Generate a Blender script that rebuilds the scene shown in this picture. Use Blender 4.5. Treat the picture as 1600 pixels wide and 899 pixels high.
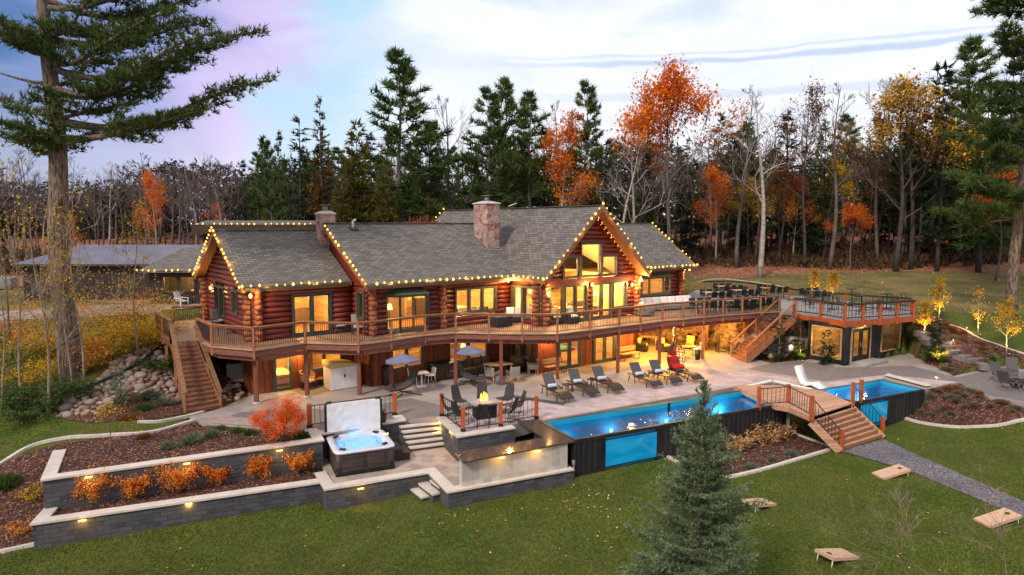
import bpy, bmesh, math, random
import numpy as np
from mathutils import Vector, Matrix
R = math.radians
rnd = random.Random(7)
rs = np.random.RandomState(11)
SC = bpy.context.scene
COL = SC.collection
for _o in list(bpy.data.objects):
    bpy.data.objects.remove(_o)

# ------------------------------------------------------------------ camera
F, H = 1030.0, 8.6
PT = math.atan(99.5 / 1030)
cam = bpy.data.cameras.new('camera')
cam.sensor_width = 36.0
cam.lens = F / 1600 * 36.0
cam.clip_start = 0.2
cam.clip_end = 900
camo = bpy.data.objects.new('camera', cam)
camo.location = (0, 0, H)
camo.rotation_euler = (math.pi / 2 - PT, 0, 0)
COL.objects.link(camo)
SC.camera = camo

# ------------------------------------------------------------------ render
SC.render.engine = 'CYCLES'
SC.cycles.use_denoising = True
SC.cycles.max_bounces = 7
SC.cycles.diffuse_bounces = 3
SC.cycles.glossy_bounces = 3
SC.cycles.transparent_max_bounces = 12
SC.cycles.transmission_bounces = 4
SC.cycles.sample_clamp_indirect = 4.0
SC.cycles.caustics_reflective = False
SC.cycles.caustics_refractive = False
SC.view_settings.view_transform = 'Standard'
SC.view_settings.look = 'None'
SC.view_settings.gamma = 1
SC.view_settings.use_curve_mapping = False
SC.view_settings.exposure = 0.58

# ------------------------------------------------------------------ sky
SUN_EL, SUN_AZ = R(40), R(215)      # soft, behind the camera's left shoulder
w = bpy.data.worlds.new('World')
SC.world = w
w.use_nodes = True
nt = w.node_tree
nt.nodes.clear()
def wn(t, **k):
    n = nt.nodes.new(t)
    for a, b in k.items():
        setattr(n, a, b)
    return n
def wl(a, b):
    nt.links.new(a, b)
def wmath(op, a, b=None, c=None, clamp=False):
    n = wn('ShaderNodeMath', operation=op, use_clamp=clamp)
    for i, v in enumerate((a, b, c)):
        if v is None: continue
        if isinstance(v, (int, float)): n.inputs[i].default_value = v
        else: wl(v, n.inputs[i])
    return n.outputs[0]
def wmix(f, a, b):
    n = wn('ShaderNodeMix', data_type='RGBA')
    if isinstance(f, (int, float)): n.inputs[0].default_value = f
    else: wl(f, n.inputs[0])
    for i, v in ((6, a), (7, b)):
        if isinstance(v, tuple): n.inputs[i].default_value = (*v, 1)
        else: wl(v, n.inputs[i])
    return n.outputs[2]
def wstep(x, lo, hi):
    n = wn('ShaderNodeMapRange', interpolation_type='SMOOTHSTEP')
    wl(x, n.inputs[0]); n.inputs[1].default_value = lo; n.inputs[2].default_value = hi
    return n.outputs[0]
out = wn('ShaderNodeOutputWorld')
sky = wn('ShaderNodeTexSky', sky_type='NISHITA', sun_disc=False)
sky.sun_elevation = SUN_EL
sky.sun_rotation = SUN_AZ
sky.altitude = 200
bg1 = wn('ShaderNodeBackground'); bg1.inputs[1].default_value = 0.06
wl(sky.outputs[0], bg1.inputs[0])
geo = wn('ShaderNodeTexCoord')
sep = wn('ShaderNodeSeparateXYZ'); wl(geo.outputs['Generated'], sep.inputs[0])
dx, dy, dz = sep.outputs
az = wmath('ARCTAN2', dx, dy)                 # 0 = north (+Y), + to the east
elv = wmath('ARCSINE', dz)
# cloud noise in stretched angular space
comb = wn('ShaderNodeCombineXYZ')
wl(az, comb.inputs[0]); wl(wmath('MULTIPLY', elv, 3.2), comb.inputs[1])
def wnoise(vec, sc, det=5, rough=.55, dist=.4, off=0):
    mp = wn('ShaderNodeMapping'); wl(vec, mp.inputs[0]); mp.inputs[1].default_value = (off, off * .7, off)
    mp.inputs[2].default_value = (0, 0, R(18))
    n = wn('ShaderNodeTexNoise'); wl(mp.outputs[0], n.inputs[0])
    n.inputs['Scale'].default_value = sc; n.inputs['Detail'].default_value = det
    n.inputs['Roughness'].default_value = rough; n.inputs['Distortion'].default_value = dist
    return n.outputs[0]
n1 = wnoise(comb.outputs[0], 2.2)
n2 = wnoise(comb.outputs[0], 3.4, off=4.3)
azn = wmath('ADD', az, wmath('MULTIPLY', wmath('SUBTRACT', n1, .5), .42))
# cloud deck colours by azimuth: blue evening in the west, lilac, pale cyan, then bright white
c = wmix(wstep(azn, -.66, -.50), (.06, .15, .34), (.24, .29, .56))
c = wmix(wstep(azn, -.50, -.36), c, (.58, .48, .76))
c = wmix(wstep(azn, -.38, -.29), c, (.42, .62, .78))
c = wmix(wstep(azn, -.27, -.12), c, (.80, .82, .88))
c = wmix(wmath('MULTIPLY', wstep(n2, .48, .70), wstep(elv, .12, .30)), c, (.60, .67, .86))
# pinkish low band at the horizon
low = wstep(elv, .20, .05)
c = wmix(wmath('MULTIPLY', low, .4), c, (.80, .75, .82))
# grey-blue streaks over the forest on the east side
sx = wmath('SUBTRACT', elv, wmath('MULTIPLY_ADD', az, -.012, .229))
n3 = wnoise(comb.outputs[0], 9, 3, .5, .2, off=2)
sx = wmath('ADD', sx, wmath('MULTIPLY', wmath('SUBTRACT', n3, .5), .016))
def band(c0, hw, amt):
    d = wmath('ABSOLUTE', wmath('SUBTRACT', sx, c0))
    return wmath('MULTIPLY', wstep(d, hw, hw * .25), amt)
reg = wstep(az, -.12, .22)
for c0, hw, amt in ((0.0, .0050, .6), (.010, .003, .35), (-.045, .009, .38), (-.075, .012, .15)):
    c = wmix(wmath('MULTIPLY', band(c0, hw, amt), reg), c, (.34, .44, .64))
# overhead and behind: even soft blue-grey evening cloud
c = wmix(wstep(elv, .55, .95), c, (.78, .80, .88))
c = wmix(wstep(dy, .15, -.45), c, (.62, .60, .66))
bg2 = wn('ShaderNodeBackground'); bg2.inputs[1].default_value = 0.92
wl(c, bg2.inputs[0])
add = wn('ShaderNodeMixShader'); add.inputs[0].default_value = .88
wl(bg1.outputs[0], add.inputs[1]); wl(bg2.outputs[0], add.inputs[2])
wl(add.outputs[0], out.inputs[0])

# ------------------------------------------------------------------ sun
sl = bpy.data.lights.new('sun', 'SUN')
sl.energy = 2.0
sl.angle = R(10)
sl.color = (1, .86, .72)
so = bpy.data.objects.new('sun', sl)
so.location = (-40, -40, 60)
_sd = Vector((math.sin(SUN_AZ) * math.cos(SUN_EL), math.cos(SUN_AZ) * math.cos(SUN_EL), math.sin(SUN_EL)))
so.rotation_euler = (-_sd).to_track_quat('-Z', 'Y').to_euler()
COL.objects.link(so)

# ------------------------------------------------------------------ helpers
def P(px, py, z=0.0):
    "point of the place seen at a pixel of the survey photograph, on the level z"
    x = (px - 800) / F; y = (449.5 - py) / F
    c_, s_ = math.cos(PT), math.sin(PT)
    d = (x, c_ + y * s_, -s_ + y * c_)
    t = (z - H) / d[2]
    return Vector((x * t, d[1] * t, z))
def XY(px, py, z=0.0):
    p = P(px, py, z); return (p.x, p.y)

class MB:
    def __init__(s):
        s.v, s.f, s.m, s.sm = [], [], [], []
    def add(s, vs, fs, m=0, smooth=False):
        b = len(s.v)
        s.v.extend([tuple(p) for p in vs])
        for f in fs:
            s.f.append(tuple(b + i for i in f)); s.m.append(m); s.sm.append(smooth)
        return s
    def box(s, x0, x1, y0, y1, z0, z1, m=0):
        return s.add([(x0,y0,z0),(x1,y0,z0),(x1,y1,z0),(x0,y1,z0),(x0,y0,z1),(x1,y0,z1),(x1,y1,z1),(x0,y1,z1)],
                     [(0,3,2,1),(4,5,6,7),(0,1,5,4),(1,2,6,5),(2,3,7,6),(3,0,4,7)], m)
    def cbox(s, c, sz, rz=0, m=0, rx=0, ry=0):
        M = Matrix.Translation(c) @ Matrix.Rotation(rz,4,'Z') @ Matrix.Rotation(ry,4,'Y') @ Matrix.Rotation(rx,4,'X')
        a, b, d = sz[0]/2, sz[1]/2, sz[2]/2
        vs = [M @ Vector(p) for p in ((-a,-b,-d),(a,-b,-d),(a,b,-d),(-a,b,-d),(-a,-b,d),(a,-b,d),(a,b,d),(-a,b,d))]
        return s.add(vs, [(0,3,2,1),(4,5,6,7),(0,1,5,4),(1,2,6,5),(2,3,7,6),(3,0,4,7)], m)
    def rbox(s, c, sz, r=.02, rz=0, m=0, rx=0, ry=0):
        "box with chamfered edges"
        M = Matrix.Translation(c) @ Matrix.Rotation(rz,4,'Z') @ Matrix.Rotation(ry,4,'Y') @ Matrix.Rotation(rx,4,'X')
        bm = bmesh.new(); bmesh.ops.create_cube(bm, size=1)
        for v in bm.verts: v.co = Vector((v.co.x*sz[0], v.co.y*sz[1], v.co.z*sz[2]))
        bmesh.ops.bevel(bm, geom=list(bm.edges), offset=min(r, min(sz)*.45), segments=2, affect='EDGES', profile=.6)
        bm.verts.index_update()
        s.add([M @ v.co for v in bm.verts], [[v.index for v in f.verts] for f in bm.faces], m, True)
        bm.free(); return s
    def beam(s, p, q, w_, h_, m=0):
        p, q = Vector(p), Vector(q); d = (q-p)
        t = d.normalized(); up = Vector((0,0,1))
        if abs(t.z) > .98: up = Vector((0,1,0))
        sd = t.cross(up).normalized(); up = sd.cross(t).normalized()
        vs = []
        for c_ in (p, q):
            for a, b in ((-1,-1),(1,-1),(1,1),(-1,1)):
                vs.append(c_ + sd*a*w_/2 + up*b*h_/2)
        return s.add(vs, [(0,1,2,3),(7,6,5,4),(0,4,5,1),(1,5,6,2),(2,6,7,3),(3,7,4,0)], m)
    def tube(s, pts, r, n=6, m=0, cap=True, closed=False):
        pts = [Vector(p) for p in pts]
        if not isinstance(r, (list, tuple)): r = [r]*len(pts)
        k = len(pts); vs = []
        prev = None
        for i, p in enumerate(pts):
            if closed: t = pts[(i+1) % k] - pts[i-1]
            else: t = pts[min(i+1, k-1)] - pts[max(i-1, 0)]
            t.normalize()
            if prev is None:
                a = Vector((0,0,1)) if abs(t.z) < .9 else Vector((1,0,0))
                sd = t.cross(a).normalized()
            else:
                sd = (prev - t*prev.dot(t)).normalized()
            prev = sd
            up = sd.cross(t)
            for j in range(n):
                an = 2*math.pi*j/n
                vs.append(p + (sd*math.cos(an) + up*math.sin(an))*r[i])
        fs = []
        for i in range(k if closed else k-1):
            i2 = (i+1) % k
            for j in range(n):
                fs.append((i*n+j, i*n+(j+1)%n, i2*n+(j+1)%n, i2*n+j))
        if cap and not closed:
            fs.append(tuple(range(n))[::-1]); fs.append(tuple((k-1)*n+j for j in range(n)))
        return s.add(vs, fs, m, n > 4)
    def lathe(s, prof, n=16, c_=(0,0,0), m=0, close=True):
        vs = []
        for (r_, z_) in prof:
            for j in range(n):
                an = 2*math.pi*j/n
                vs.append((c_[0]+r_*math.cos(an), c_[1]+r_*math.sin(an), c_[2]+z_))
        fs = [(i*n+j, i*n+(j+1)%n, (i+1)*n+(j+1)%n, (i+1)*n+j) for i in range(len(prof)-1) for j in range(n)]
        if close:
            fs.append(tuple(range(n))[::-1]); fs.append(tuple((len(prof)-1)*n+j for j in range(n)))
        return s.add(vs, fs, m, True)
    def prism(s, poly, z0, z1, m=0, mtop=None):
        n = len(poly)
        ar = sum(poly[i][0]*poly[(i+1)%n][1]-poly[(i+1)%n][0]*poly[i][1] for i in range(n))
        if ar < 0: poly = poly[::-1]
        g = lambda q, p: q(p) if callable(q) else q
        vs = [(p[0],p[1],g(z0,p)) for p in poly] + [(p[0],p[1],g(z1,p)) for p in poly]
        s.add(vs, [tuple(range(n))[::-1]] + [(i,(i+1)%n,n+(i+1)%n,n+i) for i in range(n)], m)
        s.add(vs[n:], [tuple(range(n))], m if mtop is None else mtop)
        return s
    def slab3(s, poly3, th, m=0, medge=None):
        "extrude a 3-D polygon downwards by th"
        n = len(poly3)
        vs = [tuple(p) for p in poly3] + [(p[0],p[1],p[2]-th) for p in poly3]
        s.add(vs[:n], [tuple(range(n))], m)
        s.add(vs, [tuple(range(n,2*n))[::-1]] + [(i,n+i,n+(i+1)%n,(i+1)%n) for i in range(n)], m if medge is None else medge)
        return s
    def ico(s, c_, r_, sub=1, m=0, sc=(1,1,1), jit=0, rot=0):
        bm = bmesh.new(); bmesh.ops.create_icosphere(bm, subdivisions=sub, radius=1)
        M = Matrix.Rotation(rot,3,'Z')
        vs = []
        for v in bm.verts:
            k_ = 1 + (rnd.random()-.5)*jit
            q = M @ Vector((v.co.x*sc[0]*r_*k_, v.co.y*sc[1]*r_*k_, v.co.z*sc[2]*r_*k_))
            vs.append((c_[0]+q.x, c_[1]+q.y, c_[2]+q.z))
        bm.verts.index_update()
        s.add(vs, [[v.index for v in f.verts] for f in bm.faces], m, True)
        bm.free(); return s
    def build(s, name, mats, parent=None, uv=True):
        me = bpy.data.meshes.new(name)
        me.from_pydata(s.v, [], s.f)
        if not isinstance(mats, (list, tuple)): mats = [mats]
        for m_ in mats: me.materials.append(m_)
        me.polygons.foreach_set('material_index', s.m)
        me.polygons.foreach_set('use_smooth', s.sm)
        if uv:
            uvl = me.uv_layers.new(name='UVMap'); dat = uvl.data
            for p in me.polygons:
                n_ = p.normal
                if abs(n_.z) > .93:
                    for li in p.loop_indices:
                        co = me.vertices[me.loops[li].vertex_index].co
                        dat[li].uv = (co.x, co.y)
                else:
                    t = Vector((0,0,1)).cross(n_); t.normalize(); b = n_.cross(t)
                    for li in p.loop_indices:
                        co = me.vertices[me.loops[li].vertex_index].co
                        dat[li].uv = (co.dot(t), co.dot(b))
        me.update()
        o = bpy.data.objects.new(name, me)
        COL.objects.link(o)
        if parent: o.parent = parent
        return o

def arr_mesh(name, V, Fc, mats, parent=None, mi=None, smooth=False):
    "fast mesh from numpy arrays; Fc is (m,k)"
    me = bpy.data.meshes.new(name)
    V = np.asarray(V, dtype=np.float32); Fc = np.asarray(Fc, dtype=np.int32)
    m, k = Fc.shape
    me.vertices.add(len(V)); me.vertices.foreach_set('co', V.ravel())
    me.loops.add(m*k); me.loops.foreach_set('vertex_index', Fc.ravel())
    me.polygons.add(m)
    me.polygons.foreach_set('loop_start', np.arange(0, m*k, k, dtype=np.int32))
    me.polygons.foreach_set('loop_total', np.full(m, k, dtype=np.int32))
    if not isinstance(mats, (list, tuple)): mats = [mats]
    for q in mats: me.materials.append(q)
    if mi is not None: me.polygons.foreach_set('material_index', np.asarray(mi, dtype=np.int32))
    if smooth: me.polygons.foreach_set('use_smooth', np.ones(m, dtype=bool))
    me.update(calc_edges=True)
    o = bpy.data.objects.new(name, me); COL.objects.link(o)
    if parent: o.parent = parent
    return o

def tag(o, label=None, cat=None, group=None, kind=None):
    if label: o['label'] = label
    if cat: o['category'] = cat
    if group: o['group'] = group
    if kind: o['kind'] = kind
    return o
def thing(name, label, cat, loc=(0,0,0), rz=0, group=None, scale=1):
    o = bpy.data.objects.new(name, None); COL.objects.link(o)
    o.location = loc; o.rotation_euler = (0,0,rz); o.empty_display_size = .2
    if scale != 1: o.scale = (scale,)*3
    return tag(o, label, cat, group)
def kids(o):
    return [c_ for c_ in KID.get(o.name, [])] or [c_ for c_ in bpy.data.objects if c_.parent == o]
KID = {}
def dup(root, loc, rz=0, label=None, group=None, scale=None):
    r_ = root.copy(); COL.objects.link(r_); r_.location = loc; r_.rotation_euler = (0,0,rz)
    if label: r_['label'] = label
    if group: r_['group'] = group
    if scale is not None: r_.scale = scale if isinstance(scale, tuple) else (scale,)*3
    if root.name not in KID:
        KID[root.name] = [c_ for c_ in bpy.data.objects if c_.parent == root]
        for c_ in KID[root.name]:
            KID[c_.name] = [g for g in bpy.data.objects if g.parent == c_]
    for ch in KID[root.name]:
        c_ = ch.copy(); COL.objects.link(c_); c_.parent = r_
        for g in KID.get(ch.name, []):
            d = g.copy(); COL.objects.link(d); d.parent = c_
    return r_
class Once:
    "first call moves the prototype, later calls copy it"
    def __init__(s, proto): s.p, s.used = proto, False
    def put(s, loc, rz=0, label=None, group=None, scale=None):
        if not s.used:
            s.used = True
            KID[s.p.name] = [c_ for c_ in bpy.data.objects if c_.parent == s.p]
            for c_ in KID[s.p.name]: KID[c_.name] = [g for g in bpy.data.objects if g.parent == c_]
            s.p.location = loc; s.p.rotation_euler = (0,0,rz)
            if label: s.p['label'] = label
            if group: s.p['group'] = group
            if scale is not None: s.p.scale = scale if isinstance(scale, tuple) else (scale,)*3
            return s.p
        return dup(s.p, loc, rz, label, group, scale)
def plight(name, loc, energy, color=(1,.55,.16), size=.06, parent=None, kind='POINT', rot=None, spot=None):
    l = bpy.data.lights.new(name, kind); l.energy = energy; l.color = color
    if kind == 'AREA': l.size = size
    else: l.shadow_soft_size = size
    if spot: l.spot_size = spot; l.spot_blend = .6
    o = bpy.data.objects.new(name, l); o.location = loc
    if rot: o.rotation_euler = rot
    COL.objects.link(o)
    if parent: o.parent = parent
    return o

# ------------------------------------------------------------------ materials
class NB:
    def __init__(s, name):
        s.mat = bpy.data.materials.new(name); s.mat.use_nodes = True
        s.nt = s.mat.node_tree; s.b = s.nt.nodes['Principled BSDF']
        s.tc = None
    def n(s, t, ins=None, out=0, **props):
        nd = s.nt.nodes.new(t)
        for a, b in props.items(): setattr(nd, a, b)
        for k_, v in (ins or {}).items(): s.set(nd.inputs[k_], v)
        return nd.outputs[out]
    def set(s, sock, v):
        if isinstance(v, bpy.types.NodeSocket): s.nt.links.new(v, sock)
        elif isinstance(v, tuple) and len(v) == 3 and sock.type == 'RGBA': sock.default_value = (*v, 1)
        else: sock.default_value = v
    def co(s, which='Object'):
        if s.tc is None: s.tc = s.nt.nodes.new('ShaderNodeTexCoord')
        return s.tc.outputs[which]
    def map(s, v, scale=(1,1,1), rot=(0,0,0), loc=(0,0,0)):
        return s.n('ShaderNodeMapping', {0: v, 1: loc, 2: rot, 3: scale})
    def noise(s, v, sc=5, det=4, rough=.55, dist=0, out=0):
        return s.n('ShaderNodeTexNoise', {'Vector': v, 'Scale': sc, 'Detail': det, 'Roughness': rough, 'Distortion': dist}, out=out)
    def math(s, op, a, b=0, clamp=False):
        return s.n('ShaderNodeMath', {0: a, 1: b}, operation=op, use_clamp=clamp)
    def mix(s, f, a, b, bt='MIX'):
        return s.n('ShaderNodeMix', {0: f, 6: a, 7: b}, out=2, data_type='RGBA', blend_type=bt)
    def ramp(s, f, stops):
        nd = s.nt.nodes.new('ShaderNodeValToRGB'); s.set(nd.inputs[0], f)
        el = nd.color_ramp.elements
        while len(el) < len(stops): el.new(.5)
        for e, (p_, c_) in zip(el, stops):
            e.position = p_; e.color = (*c_, 1)
        return nd.outputs[0]
    def step(s, x, lo, hi):
        return s.n('ShaderNodeMapRange', {0: x, 1: lo, 2: hi}, interpolation_type='SMOOTHSTEP')
    def brick(s, v, w_, h_, mortar=.006, off=.5, c1=(0,0,0), c2=(1,1,1), cm=(.5,.5,.5), smooth=.1):
        nd = s.nt.nodes.new('ShaderNodeTexBrick'); nd.offset = off
        for k_, q in {'Vector': v, 'Color1': c1, 'Color2': c2, 'Mortar': cm, 'Scale': 1.0, 'Mortar Size': mortar,
                     'Mortar Smooth': smooth, 'Brick Width': w_, 'Row Height': h_}.items(): s.set(nd.inputs[k_], q)
        return nd.outputs[0], nd.outputs[1]
    def bump(s, h_, strength=.4, dist=.02):
        s.set(s.b.inputs['Normal'], s.n('ShaderNodeBump', {'Strength': strength, 'Distance': dist, 'Height': h_}))
        return s
    def col(s, c_): s.set(s.b.inputs['Base Color'], c_); return s
    def rough(s, r_): s.set(s.b.inputs['Roughness'], r_); return s
    def spec(s, r_): s.set(s.b.inputs['Specular IOR Level'], r_); return s
def sc3(c_, k_): return tuple(min(1, x*k_) for x in c_)
def plain(name, c_, rough=.6, var=.25, sc=3, bump=.15, metal=0, spec=.4, stretch=(1,1,1)):
    b = NB(name); v = b.map(b.co(), stretch)
    nz = b.noise(v, sc, 6, .6)
    b.col(b.mix(b.step(nz, .3, .7), sc3(c_, 1-var), sc3(c_, 1+var)))
    b.rough(rough).spec(spec)
    if metal: b.b.inputs['Metallic'].default_value = metal
    if bump: b.bump(b.noise(v, sc*6, 3), bump, .01)
    return b.mat
M = {}
def shingles(name, c_):
    b = NB(name); uv = b.co('UV')
    col, fac = b.brick(uv, .42, .19, .020, .5, sc3(c_, .60), sc3(c_, 1.5), sc3(c_, .16), .2)
    nz = b.noise(b.co(), .5, 5, .6)
    col = b.mix(b.step(nz, .35, .65), b.mix(.4, col, sc3(c_, .8)), col)
    gr = b.noise(b.co(), 60, 2)
    col = b.mix(b.math('MULTIPLY', gr, .35), col, sc3(c_, 1.5))
    b.col(col).rough(.9).spec(.2)
    saw = b.math('FRACT', b.math('DIVIDE', b.n('ShaderNodeSeparateXYZ', {0: uv}, out=1), .19))
    b.bump(b.math('ADD', b.math('MULTIPLY', saw, -.8), b.math('ADD', b.math('MULTIPLY', fac, -1), b.math('MULTIPLY', gr, .4))), .6, .012)
    return b.mat
M['shingle'] = shingles('roof_shingle', (.150,.138,.125))
def wood(name, c_, rough=.55, plank=None, along=(1,8,8), var=.35, gap=.004, use='UV', rot=0, spec=.35):
    b = NB(name)
    v = b.map(b.co(), along)
    g = b.noise(v, 3, 6, .65, .6)
    col = b.mix(b.step(g, .3, .7), sc3(c_, 1-var), sc3(c_, 1+var))
    knots = b.noise(b.map(b.co(), tuple(max(1, a*.5) for a in along)), 7, 2)
    col = b.mix(b.step(knots, .68, .78), col, sc3(c_, .45))
    h_ = g
    if plank:
        uv = b.map(b.co(use), rot=(0,0,R(rot)))
        pc, fac = b.brick(uv, plank[0], plank[1], gap, .37, (.78,)*3, (1.15,)*3, (.12,)*3, .05)
        col = b.mix(1, col, pc, 'MULTIPLY')
        h_ = b.math('SUBTRACT', b.math('MULTIPLY', g, .25), fac)
    b.col(col).rough(rough).spec(spec).bump(h_, .4, .006)
    return b.mat
M['log'] = wood('stained_log', (.175,.029,.018), .42, None, (.5,6,6), .6, spec=.5)
M['logend'] = wood('log_end', (.27,.085,.035), .6, None, (5,5,5), .3)
M['cedar'] = wood('cedar_trim', (.29,.125,.06), .6, None, (3,3,3), .3)
M['cedarpost'] = wood('cedar_post', (.36,.085,.026), .5, None, (6,6,1), .3)
M['fascia'] = wood('deck_fascia', (.21,.085,.06), .6, None, (1,1,8), .35)
M['darkpost'] = wood('porch_post', (.19,.062,.038), .55, None, (6,6,1), .35)
M['deckwood'] = wood('deck_boards', (.30,.185,.13), .65, (4.2,.14), (2,2,2), .2, .008)
M['deckend'] = wood('weathered_deck', (.40,.27,.18), .65, (4.2,.14), (2,2,2), .2, .008)
M['composite'] = wood('composite_deck', (.50,.29,.19), .6, (6,.14), (2,2,2), .1, .005)
M['stairwood'] = wood('stair_wood', (.22,.115,.06), .7, None, (2,2,6), .35)
M['siding'] = wood('board_siding', (.24,.065,.025), .55, (.28,9), (5,5,1), .35, .012)
M['warmwood'] = wood('pine_panelling', (.66,.44,.20), .5, (5,.28), (1,3,3), .3, .004)
M['darkwood'] = wood('dark_wood', (.05,.028,.02), .6, None, (3,3,3), .3)
M['tan'] = wood('light_teak', (.50,.34,.19), .6, (9,.1), (2,2,2), .2, .006)
M['boardtop'] = wood('birch_ply', (.56,.36,.24), .55, None, (1,6,6), .12)
M['barnside'] = wood('barn_siding', (.040,.028,.027), .7, (.22,12), (4,4,1), .3, .02)
M['floorwood'] = wood('floor_wood', (.42,.2,.07), .35, (2,.12), (2,2,2), .2, .004)
def blocks(name, c_, bw, bh, mort=.008, var=.35, bump=.5, rough=.9, cm=.35, rot=0, smooth=.1):
    b = NB(name); uv = b.map(b.co('UV'), rot=(0,0,R(rot)))
    col, fac = b.brick(uv, bw, bh, mort, .5, sc3(c_, 1-var), sc3(c_, 1+var), sc3(c_, cm), smooth)
    nz = b.noise(b.co(), 2.2, 6, .7); n2 = b.noise(b.co(), 34, 3, .7)
    col = b.mix(b.math('MULTIPLY', b.step(nz, .4, .7), .55), col, sc3(c_, 1.25))
    col = b.mix(b.math('MULTIPLY', n2, .4), col, sc3(c_, .6))
    b.col(col).rough(rough).spec(.25)
    b.bump(b.math('ADD', b.math('MULTIPLY', fac, -1), b.math('MULTIPLY', n2, .5)), bump, .012)
    return b.mat
M['block'] = blocks('retaining_block', (.078,.08,.088), .42, .16)
M['cap'] = blocks('limestone_cap', (.62,.55,.49), .6, 4, .004, .12, .25, .75, .6)
M['travertine'] = blocks('travertine_paver', (.46,.37,.37), .62, .41, .006, .22, .25, .75, .55, 27)
M['spapaver'] = blocks('platform_paver', (.40,.32,.27), .6, .4, .006, .25, .25, .75, .5, 27)
M['darkpaver'] = blocks('border_paver', (.10,.09,.10), .4, .2, .005, .25, .25, .8, .6, 27)
M['smallpaver'] = blocks('brick_paver', (.36,.28,.25), .3, .15, .006, .2, .3, .8, .5, 12)
M['tilepanel'] = blocks('porcelain_panel', (.47,.44,.41), .34, .8, .005, .22, .1, .5, .8, 0)
def concrete(name, c_, var=.2, sc=.8):
    b = NB(name); v = b.co()
    a = b.noise(v, sc, 8, .65, .5); g = b.noise(v, 40, 3)
    col = b.mix(b.step(a, .3, .72), sc3(c_, 1-var), sc3(c_, 1+var))
    col = b.mix(b.math('MULTIPLY', b.step(b.noise(v, 2.3, 5, .6), .55, .75), .35), col, sc3(c_, .65))
    b.col(b.mix(b.math('MULTIPLY', g, .25), col, sc3(c_, .6))).rough(.7).spec(.35).bump(g, .25, .005)
    return b.mat
M['concrete'] = concrete('stamped_concrete', (.34,.30,.285), .2, .7)
M['aggregate'] = concrete('exposed_aggregate', (.19,.165,.16), .2, 3)
M['slabgrey'] = concrete('grey_slab', (.30,.28,.28))
def speck(name, base, specs, sc, thr=(.55,.7), bump=.8, dist=.03, rough=.95):
    b = NB(name); v = b.co()
    vo = b.n('ShaderNodeTexVoronoi', {'Vector': v, 'Scale': sc}, out=1)
    sp = b.n('ShaderNodeSeparateColor', {0: vo}, out=0)
    big = b.noise(v, .45, 5, .6)
    col = b.ramp(sp, [(0, sc3(base, .45)), (.45, base), (.8, sc3(base, 1.5)), (1, specs)])
    col = b.mix(b.math('MULTIPLY', b.step(big, .35, .65), .4), col, sc3(base, .6))
    b.col(col).rough(rough).spec(.15)
    b.bump(b.math('ADD', sp, b.noise(v, sc*1.5, 2)), bump, dist)
    return b.mat
M['mulch'] = speck('bark_mulch', (.080,.037,.030), (.36,.20,.13), 17)
M['gravel'] = speck('path_gravel', (.15,.14,.155), (.45,.42,.42), 26)
M['leaflitter'] = speck('leaf_litter', (.27,.115,.075), (.45,.22,.08), 6)
def grassmat(name, c_, brown, amount, stripe=0):
    b = NB(name); v = b.co()
    a = b.noise(v, .35, 6, .65); f_ = b.noise(b.map(v, (1,1,1)), 9, 5, .75); g = b.noise(v, 45, 3, .8)
    col = b.mix(b.step(f_, .38, .64), sc3(c_, .35), sc3(c_, 1.55))
    col = b.mix(b.math('MULTIPLY', b.step(a, .35, .68), amount), col, brown)
    if stripe:
        st = b.n('ShaderNodeTexWave', {'Vector': b.map(v, rot=(0,0,R(26))), 'Scale': .16, 'Distortion': 2.5, 'Detail': 3.0, 'Detail Scale': 1.2}, out=1)
        col = b.mix(b.math('MULTIPLY', st, stripe), col, sc3(c_, .75))
    col = b.mix(b.step(g, .25, .6), sc3(c_, .18), col)
    b.col(col).rough(.95).spec(.1).bump(b.math('ADD', f_, b.math('MULTIPLY', g, 1.5)), .9, .04)
    return b.mat
M['grass'] = grassmat('lawn_grass', (.12,.17,.028), (.21,.17,.06), .5, .45)
M['meadow'] = grassmat('meadow_grass', (.17,.17,.05), (.36,.25,.12), .8)
M['bladegrass'] = plain('grass_blades', (.085,.12,.02), .8, .5, .8, 0, spec=.1)
def stone(name, c_, var=.35, sc=2.5):
    b = NB(name); v = b.co(); oi = b.n('ShaderNodeNewGeometry', out=0)
    isl = b.n('ShaderNodeNewGeometry', out='Random Per Island') if False else None
    nd = b.nt.nodes.new('ShaderNodeNewGeometry'); ri = nd.outputs['Random Per Island']
    col = b.ramp(ri, [(0, sc3(c_, .5)), (.3, (c_[0]*1.1, c_[1]*.85, c_[2]*.75)), (.6, sc3(c_, 1.1)), (.85, (c_[0]*1.35, c_[1]*1.3, c_[2]*1.25)), (1, (c_[0]*1.1, c_[1]*.7, c_[2]*.62))])
    a = b.noise(v, sc*3, 6, .7)
    col = b.mix(b.math('MULTIPLY', a, .7), col, sc3(c_, .45))
    b.col(col).rough(.85).spec(.3).bump(a, .5, .03)
    return b.mat
M['boulder'] = stone('field_boulder', (.33,.265,.225))
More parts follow.
